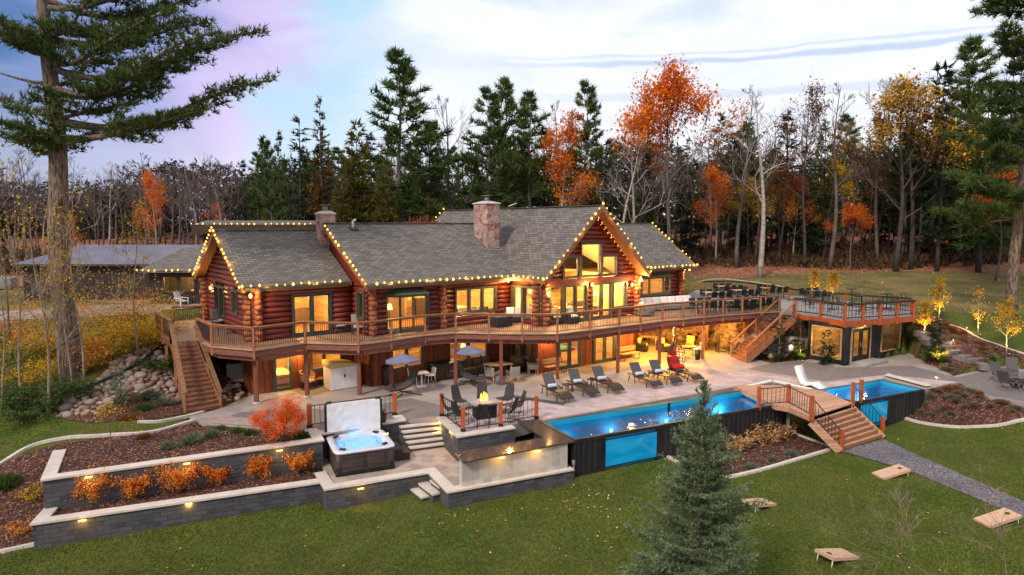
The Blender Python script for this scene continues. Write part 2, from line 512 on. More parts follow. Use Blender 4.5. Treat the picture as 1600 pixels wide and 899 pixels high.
def veneer(name):
    b = NB(name); v = b.co()
    d = b.n('ShaderNodeTexVoronoi', {'Vector': v, 'Scale': 3.6, 'Randomness': .9}, out=0, feature='DISTANCE_TO_EDGE')
    cc = b.n('ShaderNodeTexVoronoi', {'Vector': v, 'Scale': 3.6, 'Randomness': .9}, out=1)
    k_ = b.n('ShaderNodeSeparateColor', {0: cc}, out=0)
    col = b.ramp(k_, [(0, (.20,.07,.06)), (.3, (.48,.18,.14)), (.55, (.58,.36,.28)), (.8, (.30,.22,.20)), (1, (.70,.48,.38))])
    a = b.noise(v, 14, 5, .7)
    col = b.mix(b.math('MULTIPLY', a, .5), col, (.16,.10,.09))
    e = b.step(d, .015, .05)
    b.col(b.mix(e, (.55,.50,.47), col)).rough(.85).bump(b.math('ADD', e, b.math('MULTIPLY', a, .3)), .8, .04)
    return b.mat
M['veneer'] = veneer('chimney_stone')
M['mortarcap'] = plain('mortar_cap', (.5,.46,.43), .8, .15, 4)
M['frame'] = plain('window_frame', (.085,.085,.06), .5, .1, 4, 0)
M['greenframe'] = plain('green_frame', (.04,.065,.05), .5, .1, 4, 0)
M['metalroof'] = NB('metal_roof').col((.38,.36,.42)).rough(.35).mat
M['black'] = plain('black_metal', (.018,.018,.02), .45, .2, 6, 0, .3)
M['container'] = plain('container_paint', (.016,.016,.018), .5, .4, 1.5, .1, spec=.4, stretch=(1,1,.3))
M['wicker'] = NB('dark_wicker'); _b = M['wicker']
_c, _f = _b.brick(_b.co(), .05, .02, .004, .5, (.030,.018,.014), (.060,.036,.028), (.010,.007,.006)); _b.col(_c).rough(.5).bump(_f, .4, -.004); M['wicker'] = _b.mat
M['greywicker'] = plain('grey_wicker', (.28,.25,.22), .7, .3, 40, .4)
M['blackwicker'] = plain('black_wicker', (.028,.024,.024), .6, .4, 40, .4)
M['white'] = plain('white_plastic', (.78,.76,.74), .4, .06, 3, 0)
M['cream'] = plain('cream_cushion', (.62,.54,.45), .9, .1, 10, .1)
M['cushion'] = plain('white_cushion', (.72,.68,.66), .9, .06, 10, .1)
M['brownfab'] = plain('brown_fabric', (.17,.11,.075), .95, .15, 20, .15)
M['greyfab'] = plain('charcoal_fabric', (.055,.055,.065), .9, .2, 20, .15)
M['bluegrey'] = plain('blue_grey_canvas', (.16,.17,.25), .9, .12, 3, .1)
M['sling'] = plain('sling_fabric', (.075,.07,.075), .7, .2, 60, .2)
M['red'] = plain('red_cushion', (.55,.012,.012), .9, .12, 10, .1)
M['yellowfab'] = plain('cream_yellow_cushion', (.62,.50,.22), .9, .1, 10, .1)
M['granite'] = plain('dark_granite', (.075,.06,.05), .1, .45, 28, 0, spec=.8)
M['pillowblue'] = plain('patterned_pillow', (.50,.54,.60), .9, .35, 22, .1)
M['tubshell'] = plain('acrylic_shell', (.60,.60,.66), .22, .08, 6, 0, spec=.6)
M['tubside'] = wood('tub_side', (.060,.042,.038), .5, (2.4,.09), (1,1,8), .25, .006)
M['liner'] = plain('pool_liner', (.015,.33,.50), .5, .12, .7, 0)
M['bark'] = plain('pine_bark', (.15,.11,.088), .95, .8, 2.6, 1.0, stretch=(5,5,.9))
M['greybark'] = plain('grey_bark', (.115,.095,.085), .95, .4, 2, .6, stretch=(3,3,.7))
M['darkbark'] = plain('dark_bark', (.055,.043,.038), .95, .4, 2, .6, stretch=(3,3,.7))
M['birchbark'] = plain('birch_bark', (.33,.29,.27), .85, .4, 1.6, .3, stretch=(1,1,4))
M['felt'] = plain('green_felt', (.01,.22,.10), .9, .1, 4, 0)
M['terracotta'] = plain('clay', (.3,.1,.05), .8)
M['grey'] = plain('grey_metal', (.22,.21,.2), .55, .12, 5, 0, .2)
M['pipe'] = plain('drain_pipe', (.012,.012,.014), .4, .1, 4, 0)
def emis(name, c_, st, sample=True):
    m = bpy.data.materials.new(name); m.use_nodes = True; t = m.node_tree; t.nodes.clear()
    e = t.nodes.new('ShaderNodeEmission'); e.inputs[0].default_value = (*c_, 1); e.inputs[1].default_value = st
    o = t.nodes.new('ShaderNodeOutputMaterial'); t.links.new(e.outputs[0], o.inputs[0])
    if not sample: m.cycles.emission_sampling = 'NONE'
    return m
M['bulb'] = emis('warm_bulb', (1, .54, .10), 1.9, False)
M['lampglow'] = emis('lamp_glow', (1, .60, .18), 3.2, False)
M['flame'] = emis('fire_flame', (1, .32, .03), 6, False)
M['poollamp'] = emis('pool_lamp', (.55, .9, 1), 2.5, False)
M['ledblue'] = emis('blue_led', (.05, .35, 1), 4, False)
def glass(name, tint=(1,1,1), refl=1.0, rough=0.02):
    m = bpy.data.materials.new(name); m.use_nodes = True; t = m.node_tree; t.nodes.clear()
    tr = t.nodes.new('ShaderNodeBsdfTransparent'); tr.inputs[0].default_value = (*tint, 1)
    gl = t.nodes.new('ShaderNodeBsdfGlossy'); gl.inputs['Roughness'].default_value = rough
    fr = t.nodes.new('ShaderNodeLayerWeight'); fr.inputs[0].default_value = .5
    pw = t.nodes.new('ShaderNodeMath'); pw.operation = 'POWER'; pw.inputs[1].default_value = 4.0
    t.links.new(fr.outputs['Facing'], pw.inputs[0])
    mu = t.nodes.new('ShaderNodeMath'); mu.operation = 'MULTIPLY_ADD'; mu.inputs[1].default_value = .9*refl; mu.inputs[2].default_value = .045*refl; mu.use_clamp = True
    mx = t.nodes.new('ShaderNodeMixShader'); o = t.nodes.new('ShaderNodeOutputMaterial')
    t.links.new(pw.outputs[0], mu.inputs[0]); t.links.new(mu.outputs[0], mx.inputs[0])
    t.links.new(tr.outputs[0], mx.inputs[1]); t.links.new(gl.outputs[0], mx.inputs[2]); t.links.new(mx.outputs[0], o.inputs[0])
    return m
M['glass'] = glass('window_glass', (.95,.95,.92), 1.3)
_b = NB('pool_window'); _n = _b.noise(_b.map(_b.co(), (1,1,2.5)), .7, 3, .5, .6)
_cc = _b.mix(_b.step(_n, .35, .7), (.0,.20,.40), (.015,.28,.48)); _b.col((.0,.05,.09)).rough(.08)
_b.set(_b.b.inputs['Emission Color'], _cc); _b.b.inputs['Emission Strength'].default_value = .62; M['waterglass'] = _b.mat  # opaque pane; glow of the lit water inside is painted on as emission
def watermat(name, tint):
    m = glass(name, tint, 1.0, .03); t = m.node_tree
    fr = [n for n in t.nodes if n.type == 'LAYER_WEIGHT'][0]
    bp = t.nodes.new('ShaderNodeBump'); nz = t.nodes.new('ShaderNodeTexNoise'); tc = t.nodes.new('ShaderNodeTexCoord')
    nz.inputs['Scale'].default_value = 2.2; nz.inputs['Detail'].default_value = 3
    bp.inputs['Strength'].default_value = .5; bp.inputs['Distance'].default_value = .04
    t.links.new(tc.outputs['Object'], nz.inputs[0]); t.links.new(nz.outputs[0], bp.inputs['Height'])
    t.links.new(bp.outputs[0], fr.inputs['Normal'])
    for n in t.nodes:
        if n.type == 'BSDF_GLOSSY': t.links.new(bp.outputs[0], n.inputs['Normal'])
    return m
M['water'] = watermat('pool_water', (.35,.72,.95))
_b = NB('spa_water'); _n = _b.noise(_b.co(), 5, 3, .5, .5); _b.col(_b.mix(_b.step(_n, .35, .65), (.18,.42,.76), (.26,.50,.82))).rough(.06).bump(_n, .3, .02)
_b.set(_b.b.inputs['Emission Color'], (.10,.34,.75)); _b.b.inputs['Emission Strength'].default_value = .35; M['spawater'] = _b.mat  # tub lighting is put into the water surface as pale blue and emission
def leafmat(name, cols, trans=.25, sc=.7):
    b = NB(name); nd = b.nt.nodes.new('ShaderNodeNewGeometry'); ri = nd.outputs['Random Per Island']
    n_ = len(cols)
    a = b.noise(b.co(), sc, 3, .6)
    oi = b.nt.nodes.new('ShaderNodeObjectInfo').outputs['Random']
    f_ = b.math('ADD', b.math('ADD', b.math('MULTIPLY', ri, .45), b.math('MULTIPLY', b.step(a, .3, .7), .38)), b.math('MULTIPLY', oi, .17))
    col = b.ramp(f_, [((i+.2)/(n_-.6), c_) for i, c_ in enumerate(cols)])
    b.col(col).rough(.75).spec(.15)
    if trans:
        t = b.nt; tl = t.nodes.new('ShaderNodeBsdfTranslucent'); b.set(tl.inputs[0], col)
        mx = t.nodes.new('ShaderNodeMixShader'); mx.inputs[0].default_value = trans
        o = [n for n in t.nodes if n.type == 'OUTPUT_MATERIAL'][0]
        t.links.new(b.b.outputs[0], mx.inputs[1]); t.links.new(tl.outputs[0], mx.inputs[2]); t.links.new(mx.outputs[0], o.inputs[0])
    return b.mat
M['pineleaf'] = leafmat('pine_needles', [(.030,.055,.018),(.075,.125,.032),(.16,.20,.055)])
M['spruceleaf'] = leafmat('spruce_needles', [(.016,.028,.016),(.032,.05,.024),(.06,.07,.03)])
M['bluespruce'] = leafmat('blue_spruce_needles', [(.06,.09,.04),(.16,.22,.11),(.36,.43,.25)], .2, 3)
M['rustleaf'] = leafmat('rust_foliage', [(.06,.045,.012),(.14,.075,.018),(.20,.085,.025)])
M['goldcedar'] = leafmat('gold_cedar', [(.05,.055,.014),(.11,.10,.02),(.17,.12,.025)])
M['orangeleaf'] = leafmat('orange_leaves', [(.50,.10,.01),(.80,.22,.015),(.95,.36,.03)], .4)
M['redleaf'] = leafmat('red_leaves', [(.48,.055,.008),(.85,.17,.015),(.95,.33,.03)], .4, 2)
M['shruborange'] = leafmat('shrub_leaves', [(.30,.07,.01),(.70,.13,.015),(.88,.30,.03),(.55,.36,.06),(.24,.22,.05)], .35, 3)
M['dryleaf'] = leafmat('dry_leaves', [(.07,.05,.035),(.16,.12,.08),(.27,.22,.15)], .15, 2)
M['yellowleaf'] = leafmat('yellow_leaves', [(.20,.19,.02),(.62,.36,.02),(.85,.55,.03)], .4)
M['brownleaf'] = leafmat('brown_leaves', [(.10,.035,.015),(.24,.085,.022),(.40,.15,.03)], .3)
M['greenleaf'] = leafmat('green_leaves', [(.03,.06,.015),(.07,.13,.025),(.16,.20,.04)], .3)
M['sage'] = leafmat('sage_leaves', [(.06,.08,.05),(.14,.17,.11),(.26,.27,.19)], .2, 3)
M['hydrangea'] = leafmat('hydrangea_heads', [(.30,.14,.06),(.52,.30,.13),(.65,.45,.24)], .2, 3)
M['twig'] = plain('bare_twig', (.13,.095,.08), .9, .3, 2, 0)
M['palebark'] = plain('pale_sapling_bark', (.25,.19,.14), .9, .3, 2, .2)
M['fallen'] = leafmat('fallen_leaves', [(.45,.12,.02),(.75,.42,.12),(.85,.65,.30)], .1, 3)
# ================================================================== terrain
def lawnz(x):
    return max(-1.95, min(-1.3, -1.58 + .022*x))
PATIO_PX = [(296,652),(330,664),(392,669),(480,674),(502,676),(600,659),(623,656),(690,652),(720,679),(797,665),(834,655),(850,657),
            (1208,594.5),(1286,613),(1382,592),(1445,609),(1499,598),(1545,620),(1598,629),(1720,640),(1760,600),(1600,577),(1560,572),
            (1490,588),(1423,551),(1319,572),(1268,560),(1205,568),(1150,552),(1110,538),(1060,520),(960,545),(850,560),(700,580),(600,590),(405,612),(345,638)]
PATIO = [XY(*p) for p in PATIO_PX]
CT = []
for x in (-30,-22,-15,-8,-1,6,13,20,28,38,50):
    for y in (2,8,14,18):
        CT.append((x, y, lawnz(x)))
for px,py,z in ((57,853,-1.9),(300,815,-1.8),(512,782,-1.8),(620,760,-1.7),(710,787,-1.65),(890,750,-1.45),(1040,716,-1.42),(1125,748,-1.5),
                (1240,690,-1.4),(1304,702,-1.42),(1380,684,-1.35),(1424,658,-1.3),(1467,666,-1.3),(1522,668,-1.2),(1600,657,-1.1),(1700,650,-1.0),(1500,720,-1.3),(1600,740,-1.3),
                (1340,640,-1.25),(1300,650,-1.4),
                # left side
                (0,862,-2.0),(-150,880,-2.1),(30,800,-1.5),(60,760,-1.0),(0,740,-.8),(-100,760,-1.1),(0,700,-.35),(100,695,-.1),(200,680,0),(300,655,-.02),(150,660,.1),
                (90,640,.45),(170,610,.9),(240,560,1.6),(250,610,.6),(100,560,1.5),(0,560,1.4),(-100,580,1.2),(30,640,.4),(0,660,.1),(-200,620,.6),
                (200,520,2.35),(100,520,2.2),(0,515,2.2),(-120,520,2.2),(250,495,2.55),(100,480,2.6),(0,490,2.45),(300,480,2.68),(-150,480,2.6),
                (320,640,-.05),(370,600,.25),(330,560,1.3),(385,600,.1),
                # under the patio
                (500,660,-.5),(700,620,-.5),(900,620,-.5),(1100,580,-.5),(1250,585,-.5),(1400,580,-.4),(600,600,-.4),(800,580,-.4),(1000,560,-.4),(1560,600,-.2),(1700,610,-.1),
                # right mulch mound + hillside
                (1456,612,-.1),(1499,600,-.02),(1545,622,-.05),(1598,631,-.05),(1480,640,-.75),(1540,650,-.7),
                (1440,556,.05),(1480,580,.02),(1560,570,.3),(1600,572,.2),(1500,535,1.0),(1560,540,1.1),(1460,520,1.7),(1440,490,2.4),(1440,508,2.0),(1530,510,1.8),(1600,530,1.3),(1700,545,1.0),(1450,470,2.75),(1560,480,2.6),(1650,500,2.0)):
    p = P(px, py, z); CT.append((p.x, p.y, z))
for (x, y, z) in ((-26,47,2.7),(-38,50,2.7),(-20,60,3.0),(-60,50,2.6),(0,60,3.0),(14,58,2.72),(20,55,2.72),(25,50,2.7),(10,66,3.2),(30,60,3.3),(40,66,3.7),(24,68,3.6),
                  (45,55,3.1),(60,60,3.4),(20,76,4.1),(40,76,4.2),(60,76,4.3),(-20,75,3.6),(-45,70,3.2),(-75,70,3.2),(0,80,4.2),(-60,100,5),(-20,100,5.5),(20,100,6),(60,100,6),
                  (0,140,9),(-80,140,8),(80,140,9),(90,80,4.5),(-90,40,2.2),(-90,10,-1),(70,20,-1.2),(80,40,1.5),(110,110,7),(-110,110,6),(0,-12,-2),(-60,-10,-2.3),(60,-10,-1.5),(-45,25,-1.4),(-50,35,.8),(55,30,-.7),(55,42,1.2),
                  (18.5,43.8,.6),(22.5,44.5,1.5),(0,48,2.0),(8,52,2.3),(-14,42,1.6),(-8,44,1.8)):
    CT.append((x, y, z))
CT = np.array(CT, float)
def _rbf_fit():
    n = len(CT); D = np.sqrt(((CT[:,None,:2]-CT[None,:,:2])**2).sum(-1)+.8)
    A = np.zeros((n+3,n+3)); A[:n,:n] = D + np.eye(n)*-.15
    A[:n,n] = 1; A[:n,n+1:] = CT[:,:2]; A[n,:n] = 1; A[n+1:,:n] = CT[:,:2].T
    return np.linalg.solve(A, np.concatenate([CT[:,2], [0,0,0]]))
CW = _rbf_fit()
def inpoly(x, y, poly):
    x = np.asarray(x); y = np.asarray(y); c_ = np.zeros(x.shape, bool); n = len(poly); j = n-1
    for i in range(n):
        xi, yi = poly[i][0], poly[i][1]; xj, yj = poly[j][0], poly[j][1]
        if yi != yj:
            c_ ^= ((yi > y) != (yj > y)) & (x < (xj-xi)*(y-yi)/(yj-yi)+xi)
        j = i
    return c_
def polydist(x, y, poly, closed=True):
    d = np.full(np.shape(x), 1e9); n = len(poly)
    for i in range(n if closed else n-1):
        ax, ay = poly[i][:2]; bx, by = poly[(i+1)%n][:2]
        L = (bx-ax)**2+(by-ay)**2+1e-9
        t = np.clip(((x-ax)*(bx-ax)+(y-ay)*(by-ay))/L, 0, 1)
        d = np.minimum(d, np.hypot(x-ax-t*(bx-ax), y-ay-t*(by-ay)))
    return d
# everything low in front of the hard edges (walls, pools): the lawn level runs up to the foot of the walls
PLAT = [XY(502,743,-1), XY(513,763,-1), XY(707,770,-1), XY(893,735,-1), XY(900,688,.1), XY(850,657,.1), XY(720,678,0), XY(600,664,0), XY(500,684,0)]
BEDLOW = [XY(57,815,-1), XY(502,750,-1), XY(500,684,0.05), XY(92,700,.05), XY(67,747,.05)]
HOUSE_O, HOUSE_A = Vector((-8.0, 35.9, 0)), R(37)
HU = Vector((math.cos(HOUSE_A), math.sin(HOUSE_A), 0)); HV = Vector((-math.sin(HOUSE_A), math.cos(HOUSE_A), 0))
def HW(u, v, z=0): q = HOUSE_O + HU*u + HV*v; return Vector((q.x, q.y, z))
HFOOT = [HW(-6.3,-.2), HW(8.3,-2.2), HW(8.3,-4.9), HW(17.2,-4.9), HW(17.2,-2), HW(25,-2), HW(25,10), HW(-6.3,11)]
POOL1 = [XY(897,688,.1), XY(1232,630,.1), XY(1208,594.5,.1), XY(850,657,.1)]
POOL2 = [XY(1286,613,.1), XY(1382,592,.1), XY(1445,609,.1), XY(1340,628,.1)]
CONT = [XY(1271,559,0), XY(1319,571,0), XY(1422.7,550,0), (26.1, 46.2), (20.3, 43.0)]
def raw(x, y):
    x = np.atleast_1d(np.asarray(x, float)); y = np.atleast_1d(np.asarray(y, float)); out_ = np.zeros(x.shape)
    for i in range(0, len(x), 20000):
        X = x[i:i+20000]; Y = y[i:i+20000]
        D = np.sqrt((X[:,None]-CT[None,:,0])**2+(Y[:,None]-CT[None,:,1])**2+.8)
        out_[i:i+20000] = D@CW[:len(CT)] + CW[len(CT)] + X*CW[-2] + Y*CW[-1]
    return out_
def hts(x, y):
    "terrain height (arrays)"
    x = np.atleast_1d(np.asarray(x, float)); y = np.atleast_1d(np.asarray(y, float))
    z = raw(x, y)
    near = np.abs(x) < 60
    for poly, lim in ((PATIO, -.28), (HFOOT, -.3), (CONT, -.25), (POOL1, -1.35), (POOL2, -1.3), (PLAT, -1.6), (BEDLOW, -1.85)):
        ins = inpoly(x, y, poly)
        z = np.where(ins, np.minimum(z, lim), z)
    # the lawn at the foot of walls and pool: pull down outside hard front edges
    for line, lim in ((FRONT, None),):
        d = polydist(x, y, line, False)
        k_ = np.clip(1-d/2.2, 0, 1)
        fr = infront(x, y)
        tgt = np.maximum(-1.95, np.minimum(-1.38, -1.6+.022*x)) 
        z = np.where(fr & (z > tgt), z*(1-k_)+tgt*k_, z)
    z = np.where(y > 68, z + .25*np.sin(x*.21+y*.13), z)
    return z
FRONT = [XY(57,815,-1), XY(502,750,-1), XY(513,765,-1), XY(707,770,-1), XY(897,735,-1), (13.2,30.4), (16.4,30.6), (18.6,31.9)]
def infront(x, y):
    X = np.array([p[0] for p in FRONT]); Y = np.array([p[1] for p in FRONT])
    return (y < np.interp(x, X, Y)) & (x > X[0]-.3) & (x < X[-1]+.3)
def hz(x, y): return float(hts([x],[y])[0])
def G(px, py):
    "where the view of a photo pixel meets the terrain"
    z = 0.0
    lo, hi = 4.0, 160.0
    x = (px - 800) / F; yy = (449.5 - py) / F
    c_, s_ = math.cos(PT), math.sin(PT); d = (x, c_+yy*s_, -s_+yy*c_)
    ts = np.linspace(lo, hi, 500)
    zz = H + d[2]*ts - hts(d[0]*ts, d[1]*ts)
    k_ = np.where(zz < 0)[0]
    if len(k_) == 0: t = ts[-1]
    else:
        a = ts[max(0, k_[0]-1)]; b_ = ts[k_[0]]
        for _ in range(14):
            m_ = (a+b_)/2
            if H + d[2]*m_ - hz(d[0]*m_, d[1]*m_) < 0: b_ = m_
            else: a = m_
        t = (a+b_)/2
    return Vector((d[0]*t, d[1]*t, H+d[2]*t))
def grid_sheet(name, xs, ys, mat, kind='structure', off=0, hole=None):
    X, Y = np.meshgrid(xs, ys); Z = hts(X.ravel(), Y.ravel()).reshape(X.shape) + off
    nx, ny = len(xs), len(ys)
    idx = np.arange(nx*ny).reshape(ny, nx)
    fc = np.stack([idx[:-1,:-1], idx[:-1,1:], idx[1:,1:], idx[1:,:-1]], -1).reshape(-1,4)
    o = arr_mesh(name, np.stack([X,Y,Z],-1).reshape(-1,3), fc, mat, smooth=True)
    tag(o, kind=kind); return o
xs = np.concatenate([np.linspace(-400,-60,12)[:-1], np.linspace(-60,-32,20)[:-1], np.arange(-32,32,.3), np.linspace(32,70,28), np.linspace(70,400,12)[1:]])
ys = np.concatenate([np.linspace(-60,4,8)[:-1], np.arange(4,20,.6), np.arange(20,50,.3), np.arange(50,80,1.2), np.linspace(80,140,20)[1:], np.linspace(140,500,8)[1:]])
def clampgrid(x): return np.clip(x, -118, 118)
_h = hts
def hts(x, y):
    x = np.atleast_1d(np.asarray(x, float)); y = np.atleast_1d(np.asarray(y, float))
    return _h(np.clip(x, -115, 115), np.clip(y, -14, 142))
ground = grid_sheet('ground', xs, ys, [M['grass'], M['leaflitter'], M['meadow']])
me = ground.data
cx = np.zeros(len(me.polygons)*3); me.polygons.foreach_get('center', cx); cx = cx.reshape(-1,3)
mi = np.zeros(len(me.polygons), np.int32)
wob = np.sin(cx[:,0]*.5)*1.2 + np.sin(cx[:,0]*.17+1)*2
mi[cx[:,1] > 46] = 2
mi[(cx[:,1] > 67+wob*.7) | ((cx[:,0] < -26) & (cx[:,1] > 60+wob)) | (cx[:,0] < -34+wob) & (cx[:,1] < 43) & (cx[:,1] > 26)] = 1
me.polygons.foreach_set('material_index', mi)

def drape(name, poly, mat, off=.03, step=.45, kind='structure', parent=None):
    "sheet cut to poly that follows the ground"
    bm = bmesh.new()
    vs = [bm.verts.new((p[0], p[1], 0)) for p in poly]
    f_ = bm.faces.new(vs)
    bmesh.ops.triangulate(bm, faces=[f_])
    X = [p[0] for p in poly]; Y = [p[1] for p in poly]
    for ax, lo, hi in ((0, min(X), max(X)), (1, min(Y), max(Y))):
        for c_ in np.arange(lo+step, hi, step):
            no = (1,0,0) if ax == 0 else (0,1,0); pt = (c_,0,0) if ax == 0 else (0,c_,0)
            bmesh.ops.bisect_plane(bm, geom=bm.verts[:]+bm.edges[:]+bm.faces[:], plane_co=pt, plane_no=no)
    co = np.array([v.co[:] for v in bm.verts]); zz = hts(co[:,0], co[:,1]) + off
    for v, z in zip(bm.verts, zz): v.co.z = z
    for f_ in bm.faces:
        f_.smooth = True
        if f_.normal.z < 0: f_.normal_flip()
    m_ = bpy.data.meshes.new(name); bm.to_mesh(m_); bm.free(); m_.materials.append(mat)
    o = bpy.data.objects.new(name, m_); COL.objects.link(o)
    if parent: o.parent = parent
    return tag(o, kind=kind)
def smooth(pts, n=6):
    "catmull-rom through points"
    o = []; P_ = [Vector(p) for p in pts]; P_ = [P_[0]*2-P_[1]] + P_ + [P_[-1]*2-P_[-2]]
    for i in range(1, len(P_)-2):
        for k_ in range(n):
            t = k_/n
            o.append(.5*((2*P_[i]) + (-P_[i-1]+P_[i+1])*t + (2*P_[i-1]-5*P_[i]+4*P_[i+1]-P_[i+2])*t*t + (-P_[i-1]+3*P_[i]-3*P_[i+1]+P_[i+2])*t**3))
    o.append(P_[-2]); return o
def edging(label, pxs, w_=.16, h_=.14):
    "pale stone kerb following the ground"
    t = thing('stone_edging', label, 'garden edging', G(*pxs[0]), 0, 'pale stone edging round the planting beds')
    base = t.location
    pts = smooth([G(*p) for p in pxs], 8)
    mb = MB(); d = 0
    for a, b_ in zip(pts[:-1], pts[1:]):
        L = (b_-a).length
        k_ = max(1, round(L/.35))
        for i in range(k_):
            p = a.lerp(b_, i/k_); q = a.lerp(b_, (i+1)/k_ - .03)
            p = Vector((p.x, p.y, hz(p.x, p.y)+.02+rnd.random()*.012)) - base; q = Vector((q.x, q.y, hz(q.x, q.y)+.02)) - base
            mb.beam(p, q, w_*(.9+rnd.random()*.2), h_)
    o = mb.build('edging_stones', M['cap'], t)
    return t

# ---- patio and paving
mb = MB(); mb.prism(PATIO, -.6, 0.0, 0)
tag(mb.build('patio', M['concrete']), kind='structure')
def flat(name, pxs, mat, z=.004, th=0.0):
    mb = MB(); poly = [XY(*p) for p in pxs]
    n = len(poly); ar = sum(poly[i][0]*poly[(i+1)%n][1]-poly[(i+1)%n][0]*poly[i][1] for i in range(n))
    if ar < 0: poly = poly[::-1]
    mb.add([(p[0],p[1],z) for p in poly], [tuple(range(n))])
    return tag(mb.build(name, mat), kind='structure')
flat('pool_terrace_paving', [(724,677),(693,652),(772,627),(800,622),(880,634),(1000,604),(1080,588),(1165,581),(1290,599),(1383,587),(1497,597),(1446,606),(1382,590.5),(1286,611.5),(1208,593.5),(851,655.5),(834,654),(797,664)], M['travertine'])
flat('pool_terrace_border', [(772,622),(800,617),(884,630),(880,634),(800,622),(772,627),(695,652),(690,650)], M['darkpaver'], .008)
def arc(c, r, a0, a1, n=10): return [(c[0]+r*math.cos(R(a0+(a1-a0)*i/n)), c[1]+r*math.sin(R(a0+(a1-a0)*i/n))) for i in range(n+1)]
flat('aggregate_path', [(1208,567.5),(1240,563.5),(1268,567),(1319,575),(1335,574.5),(1423,572),(1495,590),(1525,583),(1560,580),(1598,581),(1755,602),(1716,637),(1598,627),(1545,618.5),(1499,597.5),(1470,594),(1383,585.5),(1290,596),(1168,577),(1180,573)], M['aggregate'], .008)
flat('side_path', [(600,664),(500,682),(395,667),(330,662),(372,645),(440,639),(560,640),(640,622),(690,634),(686,650),(623,657)], M['aggregate'], .004)
flat('brick_walk', [(395,666),(330,662),(312,655),(345,650),(402,655),(398,660)], M['smallpaver'], .012)

# platform by the tub (spa level) and its block walls
tag(MB().prism([XY(505,741,-1.05),XY(516,759,-1.05),XY(674,735,-1.05),XY(706,764,-1.05),XY(722,760,-1.05),XY(893,728,-1.05),XY(890,680,-1.05),XY(700,690,-1.05),XY(600,654,-1.05),XY(500,678,-1.05)], -1.7, -1.05).build('platform', M['spapaver']), kind='structure')
def wall_run(name, label, pts, z0, z1, th=.3, capw=.42, capth=.07, cat='retaining wall', closed=False, group='grey block retaining walls'):
    "block wall with a pale cap along a 2-D polyline"
    t = thing(name, label, cat, (pts[0][0], pts[0][1], 0), 0, group); b0 = Vector((pts[0][0], pts[0][1]))
    def strip(w_, za, zb, mat, nm):
        mb = MB(); q = [Vector(p)-b0 for p in pts]; L = []; Rr = []
        for i, p in enumerate(q):
            d1 = (q[i]-q[i-1]).normalized() if i else None; d2 = (q[i+1]-q[i]).normalized() if i < len(q)-1 else None
            if d1 is None: d1 = d2
            if d2 is None: d2 = d1
            n1 = Vector((-d1.y,d1.x)); n2 = Vector((-d2.y,d2.x)); m_ = (n1+n2).normalized(); k_ = w_/2/max(.35, m_.dot(n1))
            L.append(p+m_*k_); Rr.append(p-m_*k_)
        for i in range(len(q)-1):
            mb.prism([L[i],L[i+1],Rr[i+1],Rr[i]], za, zb)
        return mb.build(nm, mat, t)
    strip(th, z0, z1-capth, M['block'], 'block_courses'); strip(capw, z1-capth, z1, M['cap'], 'cap_stones')
    return t
def along(a, b_, k_): return (a[0]+(b_[0]-a[0])*k_, a[1]+(b_[1]-a[1])*k_)
LC = [XY(90,785,-1), XY(66,808,-1), XY(512,745,-1)]
UC = [XY(93,703,.05), XY(76,745,.05), XY(497,686,.05), XY(486,669,.05)]
wall_run('retaining_wall', 'lower grey block wall with pale cap at the foot of the orange shrubs', [XY(86,786,-1), XY(62,813,-1), XY(502,750,-1)], -2.4, -1.0)
wall_run('retaining_wall', 'upper grey block wall with pale cap behind the orange shrubs', [XY(93,703,.05), XY(76,745,.05), XY(497,686,.05), XY(487,670,.05)], -1.4, .05)
wall_run('retaining_wall', 'low grey block wall with pale cap round the hot tub platform', [XY(500,738,-1), XY(514,761,-1), XY(674,735,-1), XY(704,765,-1), XY(893,731,-1)], -2.3, -.98, .3, .42)
wall_run('retaining_wall', 'grey block wall with pale cap behind the hot tub', [XY(479,671,.04), XY(502,676,.04), XY(626,655,.04), XY(620,649,.04)], -1.2, .04)
wall_run('retaining_wall', 'grey block wall with pale cap below the fire table railing', [XY(689,651,.04), XY(719,679,.04), XY(802,666,.04)], -1.2, .04)
tag(MB().prism([XY(67,808,-1.12), XY(512,745,-1.12), XY(500,735,-1.12), XY(500,690,-1.12), XY(78,742,-1.12), XY(86,790,-1.12)], -2.3, -1.12).build('mulch_bed', M['mulch']), kind='structure')
UB = [(78,744),(497,687),(487,671),(470,662),(395,669),(340,664),(300,668),(240,677),(160,688),(110,697),(92,706)]
tag(MB().prism([XY(a, b_, -.03) for a, b_ in UB], -1.9, -.03).build('mulch_bed', M['mulch']), kind='structure')
# main stone steps between patio and platform
t = thing('stone_steps', 'wide flight of five pale stone steps between the hot tub and the fire table', 'steps', P(655,690,-1.05))
tl, tr_, bl, br = P(623,659,0), P(690,652,0), P(641,706,-1.05), P(707,697,-1.05)
for i in range(5):
    k0, k1 = (i)/5, (i+1)/5
    z = -.175*(i+1) + .0
    a = tl.lerp(bl, k0); b_ = tr_.lerp(br, k0); c_ = tr_.lerp(br, k1); d = tl.lerp(bl, k1)
    q = [Vector((p.x, p.y, 0)) - t.location*1 for p in (a,b_,c_,d)]
    ext = (Vector((bl.x-tl.x, bl.y-tl.y,0)).normalized())*.03
    mb = MB(); mb.prism([(q[0].x,q[0].y),(q[1].x,q[1].y),((q[2]+ext).x,(q[2]+ext).y),((q[3]+ext).x,(q[3]+ext).y)], z+1.05-.07, z+1.05, 0)
    mb.prism([(q[0].x,q[0].y),(q[1].x,q[1].y),(q[2].x,q[2].y),(q[3].x,q[3].y)], -.1, z+1.05-.07, 1)
    mb.build('step', [M['cap'], M['block']], t)
t = thing('stone_steps', 'three pale slab steps with lights going down to the lawn', 'steps', P(665,760,-1.5))
